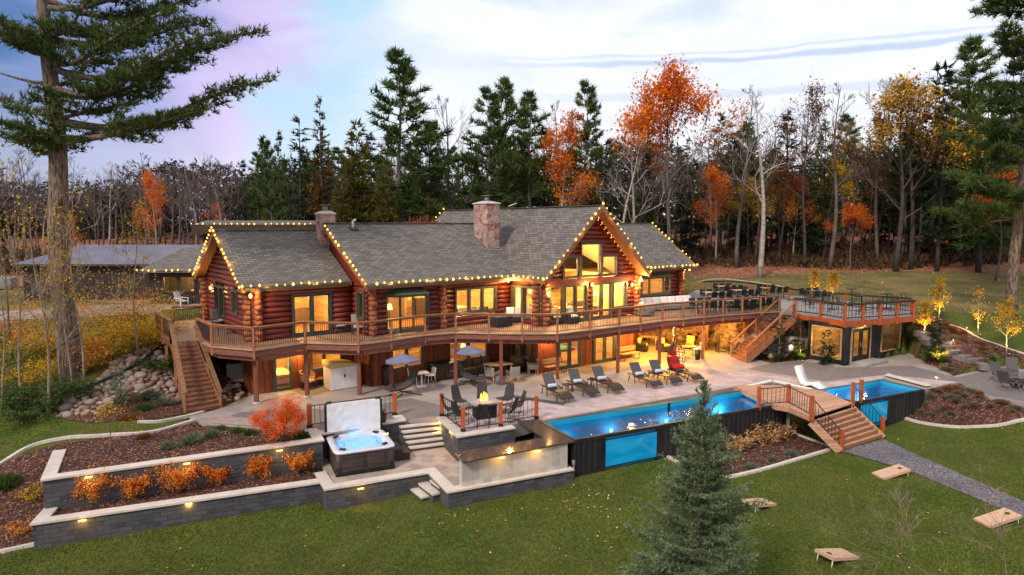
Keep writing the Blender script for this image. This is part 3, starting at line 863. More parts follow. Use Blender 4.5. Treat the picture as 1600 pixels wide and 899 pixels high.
for i, (pp, z) in enumerate(((((684,737),(700,733),(733,765),(716,770)), -1.18), (((648,754),(664,748),(697,776),(681,782)), -1.38), (((636,760),(650,757),(684,785),(668,788)), -1.56))):
    # slabs run into the wall recess
    q = [P(a, b_, z) - t.location for a, b_ in pp]
mids = [(P(690,757,-1.18), -1.18), (P(672,762,-1.36), -1.36), (P(655,767,-1.54), -1.54)]
dirv = (P(676,783,-1.54) - P(643,757,-1.54)); dirv.z = 0; dl = dirv.normalized(); dn = Vector((dl.y, -dl.x, 0))
for c_, z in mids:
    q = c_ - t.location; ang = math.atan2(dl.y, dl.x)
    mb = MB(); mb.cbox((q.x, q.y, z-t.location.z-.035), (1.25, .40, .07), ang, 0); mb.cbox((q.x, q.y, z-t.location.z-.32), (1.15, .34, .5), ang, 1)
    mb.build('step', [M['cap'], M['block']], t)

# beds, paths and edges on the ground
drape('mulch_bed', [G(*p)[:2] for p in ((-60,760),(20,715),(120,690),(200,682),(300,664),(322,656),(330,664),(240,690),(100,740),(70,760),(70,850),(0,865),(-60,870))], M['mulch'], .03)
drape('rock_bed', [G(*p)[:2] for p in ((90,655),(150,610),(170,580),(240,545),(262,560),(290,600),(290,648),(240,655),(150,662))], M['mulch'], .03)
drape('mulch_bed', [G(*p)[:2] for p in ((320,648),(330,560),(400,560),(402,600),(398,632),(370,640))], M['mulch'], .06)
drape('mulch_bed', [G(*p)[:2] for p in ((1042,714),(1128,747),(1304,701),(1240,679),(1200,676),(1100,690))], M['mulch'], .04)
drape('mulch_bed', [G(*p)[:2] for p in ((1396,650),(1424,658),(1467,666),(1522,668),(1567,665),(1600,657),(1720,652),(1720,641),(1598,630),(1545,621),(1499,599),(1450,611),(1400,632))], M['mulch'], .04)
drape('mulch_bed', [G(*p)[:2] for p in ((1424,552),(1425,500),(1440,488),(1500,512),(1560,540),(1600,556),(1700,575),(1760,598),(1600,576),(1560,571),(1490,587),(1420,573),(1340,574))], M['mulch'], .05)
drape('mulch_bed', [G(*p)[:2] for p in ((1170,571),(1205,563),(1270,567),(1330,574),(1335,568),(1268,556),(1200,520),(1150,545),(1140,560))], M['mulch'], .35)
drape('gravel_path', [G(*p)[:2] for p in ((1312,705),(1382,688),(1439,714.5),(1600,785),(1800,880),(1740,880),(1600,811),(1499,769),(1416,734.6),(1350,716))], M['gravel'], .03)
drape('driveway', [G(*p)[:2] for p in ((-150,495),(0,487),(60,484),(150,478),(240,476),(262,482),(240,492),(100,497),(0,502),(-150,512))], M['slabgrey'], .04, 1.0)
drape('rear_terrace', [G(*p)[:2] for p in ((120,470),(200,472),(270,468),(330,466),(330,480),(262,486),(240,480))], M['slabgrey'], .07, 1.0)
edging('pale kerb along the upper side of the grass strip', [(215,661),(250,660),(290,652),(318,645)])
edging('long curving pale kerb along the lower side of the grass strip', [(0,727),(50,698),(100,686),(160,682),(240,676),(322,660)])
edging('pale kerb at the end of the lower block wall', [(-40,872),(10,862),(55,852)])
edging('pale kerb at the foot of the mulch bed beside the long pool', [(1040,714),(1085,736),(1128,747),(1180,738),(1250,718),(1303,702)])
edging('pale kerb running under the wooden bridge steps', [(1303,702),(1270,690),(1240,679)])
edging('curved pale kerb round the mulch mound by the small pool', [(1396,650),(1424,658),(1467,666),(1522,668),(1567,664.5),(1610,656)])
edging('thin pale kerb along the hillside bed below the meadow', [(1437,500),(1500,513),(1560,540),(1610,556),(1680,572)], .12, .1)
# steps up the hillside
sp = [(1542,574),(1530,568),(1519,561),(1506,556),(1488,548),(1474,541),(1464,533),(1455,526),(1447,519)]
t = thing('hillside_steps', 'grey stone steps climbing the mulched hillside beside the yellow trees', 'steps', G(1540,574))
pr_ = [G(*p) for p in sp]
for i, p in enumerate(pr_):
    nx_ = pr_[min(i+1, len(sp)-1)]; pv = pr_[max(i-1, 0)]
    d = (nx_-pv); ang = math.atan2(d.y, d.x); L = d.to_2d().length/(2 if 0 < i < len(sp)-1 else 1)
    q = p - t.location
    MB().cbox((q.x, q.y, q.z-.1), (L+.12, 1.5, .34), ang).build('step', M['aggregate'], t)
# ================================================================== log house (local frame: x along the facade, y away from the pools)
w.cycles.sampling_method = 'MANUAL'; w.cycles.sample_map_resolution = 512
house = thing('log_house', 'long red log house with gabled shingle roofs, stone chimneys and glowing windows', 'house', HOUSE_O, HOUSE_A)
def HL(u, v, z): return (u, v, z)
def rects(a0, a1, z0, z1, ops):
    "split a wall rectangle round its openings"
    out_ = []; zs = sorted({z0, z1, *[o[2] for o in ops], *[o[3] for o in ops]}); zs = [z for z in zs if z0 <= z <= z1]
    for za, zb in zip(zs[:-1], zs[1:]):
        cur = [(a0, a1)]
        for o in ops:
            if o[2] < zb-1e-4 and o[3] > za+1e-4:
                nx = []
                for c0, c1 in cur:
                    if o[1] <= c0 or o[0] >= c1: nx.append((c0, c1))
                    else:
                        if o[0] > c0: nx.append((c0, o[0]))
                        if o[1] < c1: nx.append((o[1], c1))
                cur = nx
        out_ += [(c0, c1, za, zb) for c0, c1 in cur if c1-c0 > .02]
    return out_
def logwall(axis, fx, a0, a1, z0, z1, ops=(), lim=None, r_=.150, pitch=.275, parent=house, jit=True):
    mb = MB(); z = z0 + pitch/2
    bk = MB()
    while z < z1:
        lo, hi = (a0, a1) if lim is None else lim(z)
        if hi - lo > .3:
            for c0, c1, _, _ in rects(lo, hi, z-.01, z+.01, [(o[0]-.04, o[1]+.04, o[2]-.1, o[3]+.1) for o in ops]):
                n_ = max(2, int((c1-c0)/1.2)+1); rr = r_*(1+(rnd.random()-.5)*.05)
                pts = [((c0+(c1-c0)*i/(n_-1)), 0) for i in range(n_)]
                P3 = [(p[0], fx, z) if axis == 'u' else (fx, p[0], z) for p in pts]
                mb.tube(P3, rr, 10)
                th = .10
                if axis == 'u': bk.box(c0, c1, fx-.03, fx+th, z-pitch/2, z+pitch/2)
                else: bk.box(fx-.03, fx+th, c0, c1, z-pitch/2, z+pitch/2)
        z += pitch
    o = mb.build('log_wall', M['log'], parent)
    b_ = bk.build('log_wall_core', M['warmwood'], parent)
    return o
def logends(axis, u, v, z0, z1, dirn=-1, r_=.16, pitch=.262, parent=house):
    "stack of log ends that stick out at a corner"
    mb = MB(); z = z0 + pitch/2; k_ = 0
    while z < z1:
        L = .42 + .07*math.sin(k_*2.3)
        if axis == 'v': mb.tube([(u, v+.2, z), (u, v-L, z)], r_, 12, 0)
        else: mb.tube([(u+.2, v, z), (u-L if dirn < 0 else u+L, v, z)], r_, 12, 0)
        z += pitch; k_ += 1
    return mb.build('log_corner', M['logend'], parent)
def opening(kind, axis, fx, a0, a1, z0, z1, n=1, fm='frame', out_=-.12, sill=True, parent=house, fw=.09, cross=None, curtain=False):
    "framed window or glazed door; panes are a sub-part"
    mb = MB()
    def bx(a, b, za, zb, y0, y1, M_=0, tgt=None):
        t_ = tgt or mb
        if axis == 'u': t_.box(a, b, fx+min(y0,y1), fx+max(y0,y1), za, zb, M_)
        else: t_.box(fx+min(y0,y1), fx+max(y0,y1), a, b, za, zb, M_)
    o0, o1 = out_-.06, .12
    bx(a0-fw, a0+.02, z0-fw*.6, z1+fw, o0, o1); bx(a1-.02, a1+fw, z0-fw*.6, z1+fw, o0, o1)
    bx(a0+.02, a1-.02, z1-.02, z1+fw, o0, o1); bx(a0+.02, a1-.02, z0-fw*.6, z0+.03, o0, o1)
    for i in range(1, n):
        c_ = a0+(a1-a0)*i/n; bx(c_-.055, c_+.055, z0+.03, z1-.02, o0+.01, o1-.01)
    # sashes
    for i in range(n):
        s0 = a0+(a1-a0)*i/n+(.055 if i else .02); s1 = a0+(a1-a0)*(i+1)/n-(.055 if i < n-1 else .02)
        sw = .07 if kind == 'glazed_door' else .035
        for q0, q1, w0, w1 in ((s0, s0+sw, z0+.03, z1-.02), (s1-sw, s1, z0+.03, z1-.02), (s0+sw, s1-sw, z0+.03, z0+.03+sw*1.6), (s0+sw, s1-sw, z1-.02-sw, z1-.02)):
            bx(q0, q1, w0, w1, -.07, -.01)
        if cross: bx(s0+sw, s1-sw, (z0+z1)/2-.02, (z0+z1)/2+.02, -.07, -.01)
    fr = mb.build(kind, M[fm], parent)
    g = MB(); bx(a0+.02, a1-.02, z0+.03, z1-.02, -.045, -.037, 0, g); g.build('pane', M['glass'], fr)
    if kind == 'glazed_door':
        h_ = MB(); c_ = a0+(a1-a0)/n
        bx(c_-.12, c_-.09, z0+.95, z0+1.2, o0-.03, o0+.02, 0, h_); h_.build('handle', M['black'], fr)
    return fr
Z0, ZE = 2.75, 5.36
# --- upper floor walls and openings
OP1 = [(-3.95,-2.0,2.82,4.92)]
logwall('u', .25, -5.9, -.6, Z0, ZE, OP1)
opening('glazed_door', 'u', .25, *OP1[0], 2, 'greenframe')
def gl_lim(z): 
    if z < 5.25: return (.25, 10.0)
    k_ = (z-5.30)/.545; return (.1+k_, 10.0-k_)
OP2 = [(5.5,6.45,3.4,5.0),(6.6,7.55,3.4,5.0),(2.8,3.75,3.85,5.0)]
logwall('v', -5.9, .25, 10.0, Z0, 8.1, OP2, gl_lim)
for o in OP2: opening('window', 'v', -5.9, *o, 1)
OP3 = [(-1.25,-.5,3.6,4.95)]
logwall('v', -.6, -1.65, .25, Z0, ZE, OP3)
opening('window', 'v', -.6, *OP3[0], 1)
OP4 = [(.45,2.8,3.0,4.85),(4.7,7.45,3.5,4.86)]
logwall('u', -1.65, -.6, 8.7, Z0, ZE, OP4)
opening('window', 'u', -1.65, *OP4[1], 3)
OP5 = [(-3.95,-3.0,3.1,4.88),(-2.85,-1.95,3.1,4.88)]
logwall('v', 8.7, -4.5, -1.65, Z0, ZE, OP5)
for o in OP5: opening('window', 'v', 8.7, *o, 1)
GK = (9.67-5.5)/4.3
def gf_lim(z):
    if z < 5.4: return (8.7, 16.6)
    k_ = (z-5.28)/GK; return (8.4+k_, 16.8-k_)
OP6 = [(9.3,10.3,3.0,4.97),(10.45,12.15,2.82,4.97),(12.65,14.3,2.82,4.97),(14.45,15.6,3.35,4.97)]
OP6b = [(10.33,11.55,5.45,6.62),(11.72,13.32,5.45,7.40),(13.48,14.66,5.45,6.62)]
logwall('u', -4.5, 8.7, 16.6, Z0, 9.2, OP6+OP6b, gf_lim)
opening('window', 'u', -4.5, *OP6[0], 1)
opening('glazed_door', 'u', -4.5, *OP6[1], 2); opening('glazed_door', 'u', -4.5, *OP6[2], 2); opening('window', 'u', -4.5, *OP6[3], 1)
for o in OP6b: opening('window', 'u', -4.5, *o, 1)
logwall('v', 16.6, -4.5, -1.65, Z0, ZE)
OP7 = [(19.85,22.8,3.65,4.7)]
logwall('u', -1.65, 16.6, 24.6, Z0, ZE, OP7)
def rw_lim(z):
    if z < 5.3: return (-1.65, 6.2)
    k_ = (z-5.3)/.695; return (-1.9+k_, 6.4-k_)
logwall('v', 24.6, -1.65, 6.2, Z0, 8.2, (), rw_lim)
for ax, u, v in (('v',-5.75,.25),('v',-.5,-1.65),('v',3.7,-1.65),('v',8.85,-4.5),('v',16.45,-4.5),('v',24.45,-1.65),('u',-5.9,.4),('u',8.7,-4.35),('u',-5.9,9.9)):
    logends(ax, u, v, Z0, ZE-.05)
# beam course over the gable doors, back walls
MB().box(8.75, 16.55, -4.72, -4.62, 5.03, 5.36).build('header_beam', M['log'], house)
mb = MB(); mb.box(-5.9, -.6, 9.9, 10.1, 0, 5.4); mb.box(-.6, 8.7, 8.6, 8.8, 0, 5.4); mb.box(16.8, 24.6, 6.1, 6.3, 0, 5.4); mb.box(8.7, 16.5, 11.9, 12.1, 0, 8.8)
mb.box(8.6,8.8,8.8,12,2.7,5.5); mb.box(16.4,16.6,6.3,12,2.7,5.5); mb.box(-.7,-.5,8.7,10.,2.7,5.5)
mb.build('back_wall', M['log'], house)
# bay window with its little hipped green roof
bay = MB(); bp = [(.35,-1.75),(.85,-2.35),(2.4,-2.35),(2.9,-1.75)]
def baybox(p, q, za, zb, w_=.09): bay.beam((p[0],p[1],(za+zb)/2), (q[0],q[1],(za+zb)/2), w_, zb-za)
for p, q in zip(bp[:-1], bp[1:]):
    baybox(p, q, 2.86, 3.06); baybox(p, q, 4.72, 4.86)
    for k_ in ((0,1) if p[1] != q[1] else (0,.5,1)):
        c_ = (p[0]+(q[0]-p[0])*k_, p[1]+(q[1]-p[1])*k_); bay.cbox((c_[0], c_[1], 3.85), (.10,.10,2.0))
bo = bay.build('bay_window', M['frame'], house)
g = MB()
for p, q in zip(bp[:-1], bp[1:]): g.beam((p[0],p[1],3.89), (q[0],q[1],3.89), .006, 1.66)
g.build('pane', M['glass'], bo)
rf = MB(); e_ = [(.2,-1.75,4.86),(.75,-2.5,4.86),(2.5,-2.5,4.86),(3.05,-1.75,4.86)]; tp = [(.9,-1.74,5.22),(2.35,-1.74,5.22)]
rf.add(e_+tp, [(0,1,4),(1,2,5,4),(2,3,5),(3,2,1,0)])
rf.build('bay_roof', shingles('green_shingle', (.07,.09,.06)), bo)
# boxed window of the right wing
mb = MB(); u0, u1, z0, z1 = OP7[0]
mb.box(u0-.1, u1+.1, -2.2, -1.72, z0-.2, z0); mb.box(u0-.1, u1+.1, -2.2, -1.72, z1, z1+.12)
for u in (u0-.05, u0+.75, u1-.75, u1+.05): mb.box(u-.06, u+.06, -2.2, -2.1, z0, z1)
for u in (u0-.1, u1+.02): mb.box(u, u+.08, -2.1, -1.72, z0, z1) if False else None
bo = mb.build('box_window', M['frame'], house)
MB().box(u0, u1, -2.17, -2.16, z0, z1).build('pane', M['glass'], bo)
mb = MB(); mb.add([(u0-.2,-2.35,z1+.12),(u1+.2,-2.35,z1+.12),(u1+.1,-1.6,z1+.5),(u0-.1,-1.6,z1+.5)], [(0,1,2,3)])
mb.add([(u0-.2,-2.35,z1+.12),(u1+.2,-2.35,z1+.12),(u1+.1,-1.6,z1+.12),(u0-.1,-1.6,z1+.12),(u0-.1,-1.6,z1+.5),(u1+.1,-1.6,z1+.5)], [(0,3,2,1),(1,2,5),(0,4,3)])
mb.build('box_roof', M['frame'], bo)
# --- lower floor
def sidewall(axis, fx, a0, a1, ops, z0=-.3, z1=2.62, nm='siding_wall'):
    mb = MB()
    for c0, c1, za, zb in rects(a0, a1, z0, z1, ops):
        if axis == 'u': mb.box(c0, c1, fx, fx+.18, za, zb)
        else: mb.box(fx, fx+.18, c0, c1, za, zb)
    # battens
    for c0, c1, za, zb in rects(a0, a1, z0, z1, ops):
        k_ = math.ceil(c0/.42)*.42
        while k_ < c1-.03:
            if axis == 'u': mb.box(k_, k_+.035, fx-.022, fx-.001, za+.002, zb-.002)
            else: mb.box(fx-.022, fx-.001, k_, k_+.035, za+.002, zb-.002)
            k_ += .42
    return mb.build(nm, M['siding'], house)
LO1 = [(-4.95,-4.1,.05,2.08),(-3.3,-1.35,.85,2.12)]
sidewall('u', .4, -5.9, -.62, LO1)
opening('glazed_door', 'u', .4, *LO1[0], 1, 'frame', .0); opening('window', 'u', .4, *LO1[1], 2, 'frame', .0)
LO2 = [(.62,2.5,.75,2.1),(4.3,6.9,.7,2.12)]
sidewall('u', -1.6, -.6, 8.4, LO2)
opening('window', 'u', -1.6, *LO2[0], 2, 'frame', .0); opening('window', 'u', -1.6, *LO2[1], 2, 'frame', .0)
sidewall('v', -.6, -1.6, .4, [])
sidewall('v', -5.9, .58, 10, [])
LO3 = [(-4.05,-2.1,.08,2.12)]
sidewall('v', 8.46, -4.55, -1.62, LO3)
opening('glazed_door', 'v', 8.46, *LO3[0], 2, 'frame', .0)
LO4 = [(10.0,11.7,.06,2.12),(12.9,14.68,.06,2.12)]
sidewall('u', -4.55, 8.66, 16.42, LO4)
for o in LO4: opening('glazed_door', 'u', -4.55, *o, 2, 'greenframe', .0)
LO5 = [(18.0,19.6,1.25,2.15)]
sidewall('v', 16.42, -4.37, -.5, [])
sidewall('u', -.6, 16.62, 21.8, LO5); opening('window', 'u', -.6, *LO5[0], 2, 'frame', .0)
# --- rooms behind the glass
rm = MB()
def room(u0, u1, v0, v1, z0, z1, floor=True):
    rm.box(u0, u1, v1, v1+.1, z0, z1); rm.box(u0-.1, u0, v0, v1, z0, z1); rm.box(u1, u1+.1, v0, v1, z0, z1)
    if floor: rm.box(u0, u1, v0, v1, z0-.08, z0, 1)
    rm.box(u0, u1, v0, v1, z1, z1+.08, 0)
room(-5.6, -.9, .5, 5.0, 2.8, 5.2); room(-.3, 8.4, -1.4, 3.2, 2.8, 5.2)
room(17.0, 24.3, -1.4, 2.5, 2.8, 5.2)
room(-5.6, -.9, .7, 4.5, .02, 2.4); room(-.3, 8.3, -1.3, 2.8, .02, 2.4); room(8.75, 16.3, -4.2, 1.5, .02, 2.4); room(17.0, 21.5, -.3, 2, .02, 2.4)
# tall gable room
rm.box(8.9, 16.4, 3.0, 3.1, 2.8, 5.4); rm.add([(8.9,3.05,5.4),(16.4,3.05,5.4),(12.65,3.05,9.1)],[(0,1,2)]); rm.box(8.8, 8.9, -1.5, 3.0, 2.8, 5.3); rm.box(16.4, 16.5, -4.3, 3.0, 2.8, 5.3); rm.box(8.9, 16.4, -4.3, 3, 2.72, 2.8, 1)
rm.box(8.9, 16.4, .8, 3.0, 5.3, 5.42)
rr_ = random.Random(4)
for (a0, a1, y_, zz0, zz1) in ((-5.4,-1.1,4.95,2.8,5.0),(-.1,8.2,3.15,2.8,5.0),(9.0,16.2,2.95,2.8,5.2),(17.2,24,2.45,2.8,5.0),(-5.4,-1.1,4.45,.05,2.3),(0,8.2,2.75,.05,2.3),(9,16.2,1.45,.05,2.3)):
    x_ = a0
    while x_ < a1-.5:
        w__ = rr_.uniform(.35,1.1); k_ = rr_.choice([2,3,4,2,3]); h0 = rr_.choice([zz0, zz0+.9, zz0+1.1]); h1 = min(zz1, h0+rr_.uniform(.6,1.9))
        rm.box(x_, min(a1, x_+w__), y_-rr_.uniform(.08,.7), y_, h0, h1, k_); x_ += w__+rr_.uniform(.15,.9)
rm.build('room_lining', [M['warmwood'], M['floorwood'], M['cushion'], M['darkwood'], M['brownfab']], house)
for u, v, z, e in ((-3.4,2.4,4.7,480),(1.6,.6,4.8,480),(6.2,.6,4.8,480),(10.6,-2.2,4.7,480),(14.6,-2.2,4.7,480),(12.65,-1.6,7.2,1500),(20.5,.2,4.8,480),(10.9,-2.6,6.1,420),(14.3,-2.6,6.1,420),
                   (-4.4,2.0,2.0,260),(-2.2,2.2,2.0,50),(1.5,0,2.0,200),(5.6,.2,2.0,140),(10.8,-2.2,2.1,300),(13.9,-2.2,2.1,300),(19,.8,2.0,60)):
    plight('room_lamp', (u, v, z), e, (1, .66, .26), .15, house)
# simple furnishings seen through the glass
def inside(name, label, cat, u, v, z, rz=0):
    q = HW(u, v, z); return thing(name, label, cat, q, HOUSE_A+rz)
t = inside('pool_table', 'green felt pool table behind the lower glass doors', 'pool table', 11.3, -2.6, .03)
mb = MB(); mb.rbox((0,0,.74), (2.4,1.3,.16), .04); mb.build('table_body', M['darkwood'], t)
MB().rbox((0,0,.835), (2.15,1.05,.03), .01).build('cloth', M['felt'], t)
for sx_ in (-.95,.95):
    for sy_ in (-.45,.45): MB().tube([(sx_,sy_,0),(sx_,sy_,.68)], [.06,.09], 8).build('leg', M['darkwood'], t)
t = inside('bed', 'bed with yellow cover inside the lower left glazed door', 'bed', -4.4, 2.1, .03)
MB().rbox((0,0,.30), (1.5,2.0,.28), .04).build('base', M['white'], t); MB().rbox((0,0,.53), (1.52,2.0,.22), .08).build('duvet', M['yellowfab'], t)
def sofa(t, L=2.1, D=.9, body='wicker', cush='cushion', n=3, arms=True, H_=.78):
    mb = MB(); mb.rbox((0,0,.22), (L,D,.30), .03); mb.rbox((0,D/2-.09,H_/2+.1), (L,.18,H_-.16), .04)
    if arms:
        for s in (-1,1): mb.rbox((s*(L/2-.08),-.02,.36), (.16,D-.06,.5), .03)
    mb.build('frame', M[body], t)
    w_ = (L-.36)/n if arms else (L-.06)/n
    for i in range(n):
        x = (i-(n-1)/2)*w_
        MB().rbox((x,-.06,.43), (w_-.03,D-.24,.14), .05).build('seat_cushion', M[cush], t)
        MB().rbox((x,D/2-.25,.66), (w_-.05,.16,.42), .06, rx=-.2).build('back_cushion', M[cush], t)
    return t
sofa(inside('sofa', 'tan sofa inside the left half of the tall gable window wall', 'sofa', 10.8, -2.2, 2.82), 2.2, .9, 'tan', 'brownfab')
sofa(inside('sofa', 'tan sofa inside the right half of the tall gable window wall', 'sofa', 13.8, -2.6, 2.82), 2.2, .9, 'tan', 'brownfab')
for (u, v, z, lb) in ((14.9,-2.6,2.82,'table lamp glowing inside the right pane of the gable wall'),(.95,-.9,2.82,'table lamp glowing inside the bay window'),(5.9,-.6,.03,'tall lamp glowing behind the patio sofa window')):
    t = inside('floor_lamp', lb, 'lamp', u, v, z)
    MB().lathe([(.14,0),(.14,.03),(.02,.05),(.02,1.15)], 12).build('stand', M['black'], t)
    MB().lathe([(.17,1.12),(.11,1.42)], 14, close=False).build('lamp_shade', M['lampglow'], t)
t = inside('dining_table', 'small round dining table inside the three-part window', 'table', 6.2, .3, 2.82)
MB().lathe([(.25,0),(.06,.06),(.06,.7),(.6,.72),(.6,.76)], 18).build('tabletop', M['warmwood'], t)
# --- roofs
def roofpart(name, poly, th=.2, mat='shingle', parent=house):
    pts = [Vector(p) for p in poly]
    n_ = (pts[1]-pts[0]).cross(pts[2]-pts[0])
    if n_.z < 0: pts = pts[::-1]
    mb = MB(); mb.slab3(pts, th, 0, 1)
    return mb.build(name, [M[mat], M['cedar']], parent)
ZE_, KM = 5.5, .545
def zr(v): return ZE_+KM*(v+2.3)
roofpart('roof', [(-6.5,0,5.5),(-.8,0,5.5),(-.8,5.05,8.25),(-6.5,5.05,8.25)])
roofpart('roof', [(-6.5,5.05,8.25),(-.8,5.05,8.25),(-.8,10.3,5.4),(-6.5,10.3,5.4)])
roofpart('roof', [(-1.0,-2.3,ZE_),(8.3,-2.3,ZE_),(11.54,3.45,8.63),(-1.0,3.45,8.63)])
roofpart('roof', [(-1.0,3.45,8.63),(11.54,3.45,8.63),(11.54,9.2,5.5),(-1.0,9.2,5.5)])
roofpart('roof', [(16.9,-2.3,ZE_),(25.6,-2.3,ZE_),(25.6,2.2,8.63),(13.67,2.2,8.63)])
roofpart('roof', [(13.67,2.2,8.63),(25.6,2.2,8.63),(25.6,6.7,5.5),(16.9,6.7,5.5)])
roofpart('roof', [(8.3,-5.4,5.5),(12.6,-5.4,9.67),(12.6,12.5,9.67),(8.3,12.5,5.5),(8.3,9.2,5.5),(11.54,3.45,8.63),(8.3,-2.3,5.5)])
roofpart('roof', [(12.6,-5.4,9.67),(16.9,-5.4,5.5),(16.9,-2.3,5.5),(13.67,2.2,8.63),(16.9,6.7,5.5),(16.9,12.5,5.5),(12.6,12.5,9.67)])
# side infill between roofs (left rake of the main roof)
mb = MB(); mb.add([(-.62,-1.65,5.3),(-.62,8.6,5.3),(-.62,3.45,8.4)], [(0,1,2)]); mb.add([(-.60,-1.65,5.3),(-.60,8.6,5.3),(-.60,3.45,8.4)], [(0,2,1)]); mb.build('gable_infill', M['log'], house)
# rake and eave boards
mb = MB()
def brd(p, q, h_=.24, w_=.05): mb.beam(p, q, w_, h_)
for p, q in (((-6.53,-.02,5.36),(-6.53,5.05,8.12)),((-6.53,5.05,8.12),(-6.53,10.3,5.28)),((-6.5,-.03,5.37),(-1.0,-.03,5.37)),
             ((-1.03,-2.32,5.36),(-1.03,3.45,8.5)),((-1.0,-2.33,5.37),(8.3,-2.33,5.37)),((8.27,-2.3,5.37),(8.27,-5.4,5.37)),
             ((8.3,-5.43,5.36),(12.6,-5.43,9.52)),((12.6,-5.43,9.52),(16.9,-5.43,5.36)),((16.9,-2.33,5.37),(25.6,-2.33,5.37)),((25.63,-2.3,5.36),(25.63,2.2,8.5)),((25.63,2.2,8.5),(25.63,6.7,5.36))):
    brd(p, q)
mb.build('fascia_board', M['cedar'], house)
mb = MB()
for p, q in (((-6.4,-.10,5.40),(-1.05,-.10,5.42)),((-1.0,-2.40,5.40),(8.2,-2.40,5.43)),((17.1,-2.40,5.42),(25.5,-2.40,5.40))): mb = MB(); mb.beam(p, q, .11, .1); mb.build('gutter', M['frame'], house)
for u, v in ((-6.15,-.02),(-1.0,-2.0),(8.35,-4.95)):
    mb = MB(); mb.tube([(u,v-.08,5.36),(u+.05,v+.05,5.2),(u+.12,v+.28,5.05),(u+.12,v+.28,2.8)], .045, 8); mb.build('downspout', M['frame'], house)
# ridge caps
mb = MB()
for p, q in (((-6.5,5.05,8.27),(-.8,5.05,8.27)),((-1.0,3.45,8.65),(11.6,3.45,8.65)),((12.6,-5.4,9.69),(12.6,12.5,9.69)),((13.6,2.2,8.65),(25.6,2.2,8.65))):
    mb.beam(p, q, .3, .05)
mb.build('ridge_cap', M['shingle'], house)
# chimneys
def chimney(u0, u1, v0, v1, zb, zt, nm='chimney'):
    mb = MB(); mb.box(u0, u1, v0, v1, zb, zt); o = mb.build(nm, M['veneer'], house)
    mb = MB(); cu, cv = (u0+u1)/2, (v0+v1)/2
    mb.add([(u0-.06,v0-.06,zt),(u1+.06,v0-.06,zt),(u1+.06,v1+.06,zt),(u0-.06,v1+.06,zt),(u0-.06,v0-.06,zt+.06),(u1+.06,v0-.06,zt+.06),(u1+.06,v1+.06,zt+.06),(u0-.06,v1+.06,zt+.06),
            (cu-.22,cv-.22,zt+.2),(cu+.22,cv-.22,zt+.2),(cu+.22,cv+.22,zt+.2),(cu-.22,cv+.22,zt+.2)],
           [(0,1,5,4),(1,2,6,5),(2,3,7,6),(3,0,4,7),(4,5,9,8),(5,6,10,9),(6,7,11,10),(7,4,8,11),(8,9,10,11),(3,2,1,0)])
    mb.build('chimney_crown', M['mortarcap'], o)
    mb = MB(); mb.lathe([(.16,zt+.2),(.15,zt+.48)], 14, (cu,cv,0)); mb.lathe([(.3,zt+.52),(.3,zt+.56)], 14, (cu,cv,0))
    mb.build('flue', M['grey'], o)
chimney(8.55, 9.5, .62, 2.15, 6.6, 9.85)
chimney(-1.08, -.22, 3.5, 4.3, 6.6, 9.15)
mb = MB(); mb.tube([(.6,2.9,8.2),(.6,2.9,8.75),(.7,2.75,8.85)], .07, 8); mb.build('roof_vent', M['white'], house)
mb = MB(); mb.cbox((.62,2.8,8.34),(.5,.4,.03),0,0,.5); mb.build('vent_flashing', M['greyfab'], house)

# ------------------------------------------------------------------ outbuildings
barn = thing('barn', 'long dark barn with pale metal roof behind the big pine', 'barn', (-37.6, 50.5, 2.6))
mb = MB(); mb.box(0, 14.2, 0, 7, -.5, 3.0); mb.build('wall', M['barnside'], barn)
def metal_roof():
    b = NB('standing_seam'); v = b.co()
    sx_ = b.n('ShaderNodeSeparateXYZ', {0: v}, out=0)
    fr_ = b.math('FRACT', b.math('MULTIPLY', sx_, 3.3)); h_ = b.step(fr_, .85, .95)
    b.col(b.mix(b.step(b.noise(v, .6, 4), .3, .7), (.17,.155,.185), (.23,.215,.25))).rough(.38).bump(h_, 1, .03)
    b.b.inputs['Metallic'].default_value = .35
    return b.mat
mr = metal_roof()
rf = MB(); z0, z1 = 2.95, 4.3
A_, B_, C_, D_ = (-.5,-.5,z0),(14.6,-.5,z0),(14.6,7.5,z0),(-.5,7.5,z0); E_, F_ = (2.6,3.5,z1),(14.6,3.5,z1)
rf.add([A_,B_,F_,E_,C_,D_], [(0,1,2,3),(4,5,3,2),(5,0,3)]); rf.add([A_,B_,C_,D_], [(3,2,1,0)])
rf.build('roof', mr, barn)
MB().box(-.5, 14.6, -.55, -.5, z0-.15, z0+.0).build('fascia_board', M['darkwood'], barn)
cabin = thing('cabin', 'small brown cabin with shingle roof and a lit window beside the barn', 'cabin', (-26.3, 47.6, 2.7), R(4))
mb = MB(); 
for c0, c1, za, zb in rects(0, 5.5, -.5, 2.55, [(1.0,2.0,.95,2.1),(2.2,3.2,.95,2.1)]): mb.box(c0, c1, 0, .18, za, zb)
mb.box(0, .18, .18, 5, -.5, 2.55); mb.box(5.3, 5.5, .18, 5, -.5, 2.55); mb.build('wall', M['barnside'], cabin)
MB().box(.2,5.3,3,3.1,-.4,2.5).build('inner_wall', M['warmwood'], cabin)
for a, b_ in ((1.0,2.0),(2.2,3.2)): opening('window', 'u', 0, a, b_, .95, 2.1, 1, 'darkwood', .0, parent=cabin, cross=True)
rf = MB(); rf.slab3([(-.5,-.6,2.55),(5.9,-.6,2.55),(4.4,2.4,4.1),(1.5,2.4,4.1)], .14); rf.slab3([(5.9,-.6,2.55),(5.9,5.4,2.55),(4.4,2.4,4.1)], .14); rf.slab3([(-.5,5.4,2.55),(-.5,-.6,2.55),(1.5,2.4,4.1)], .14)
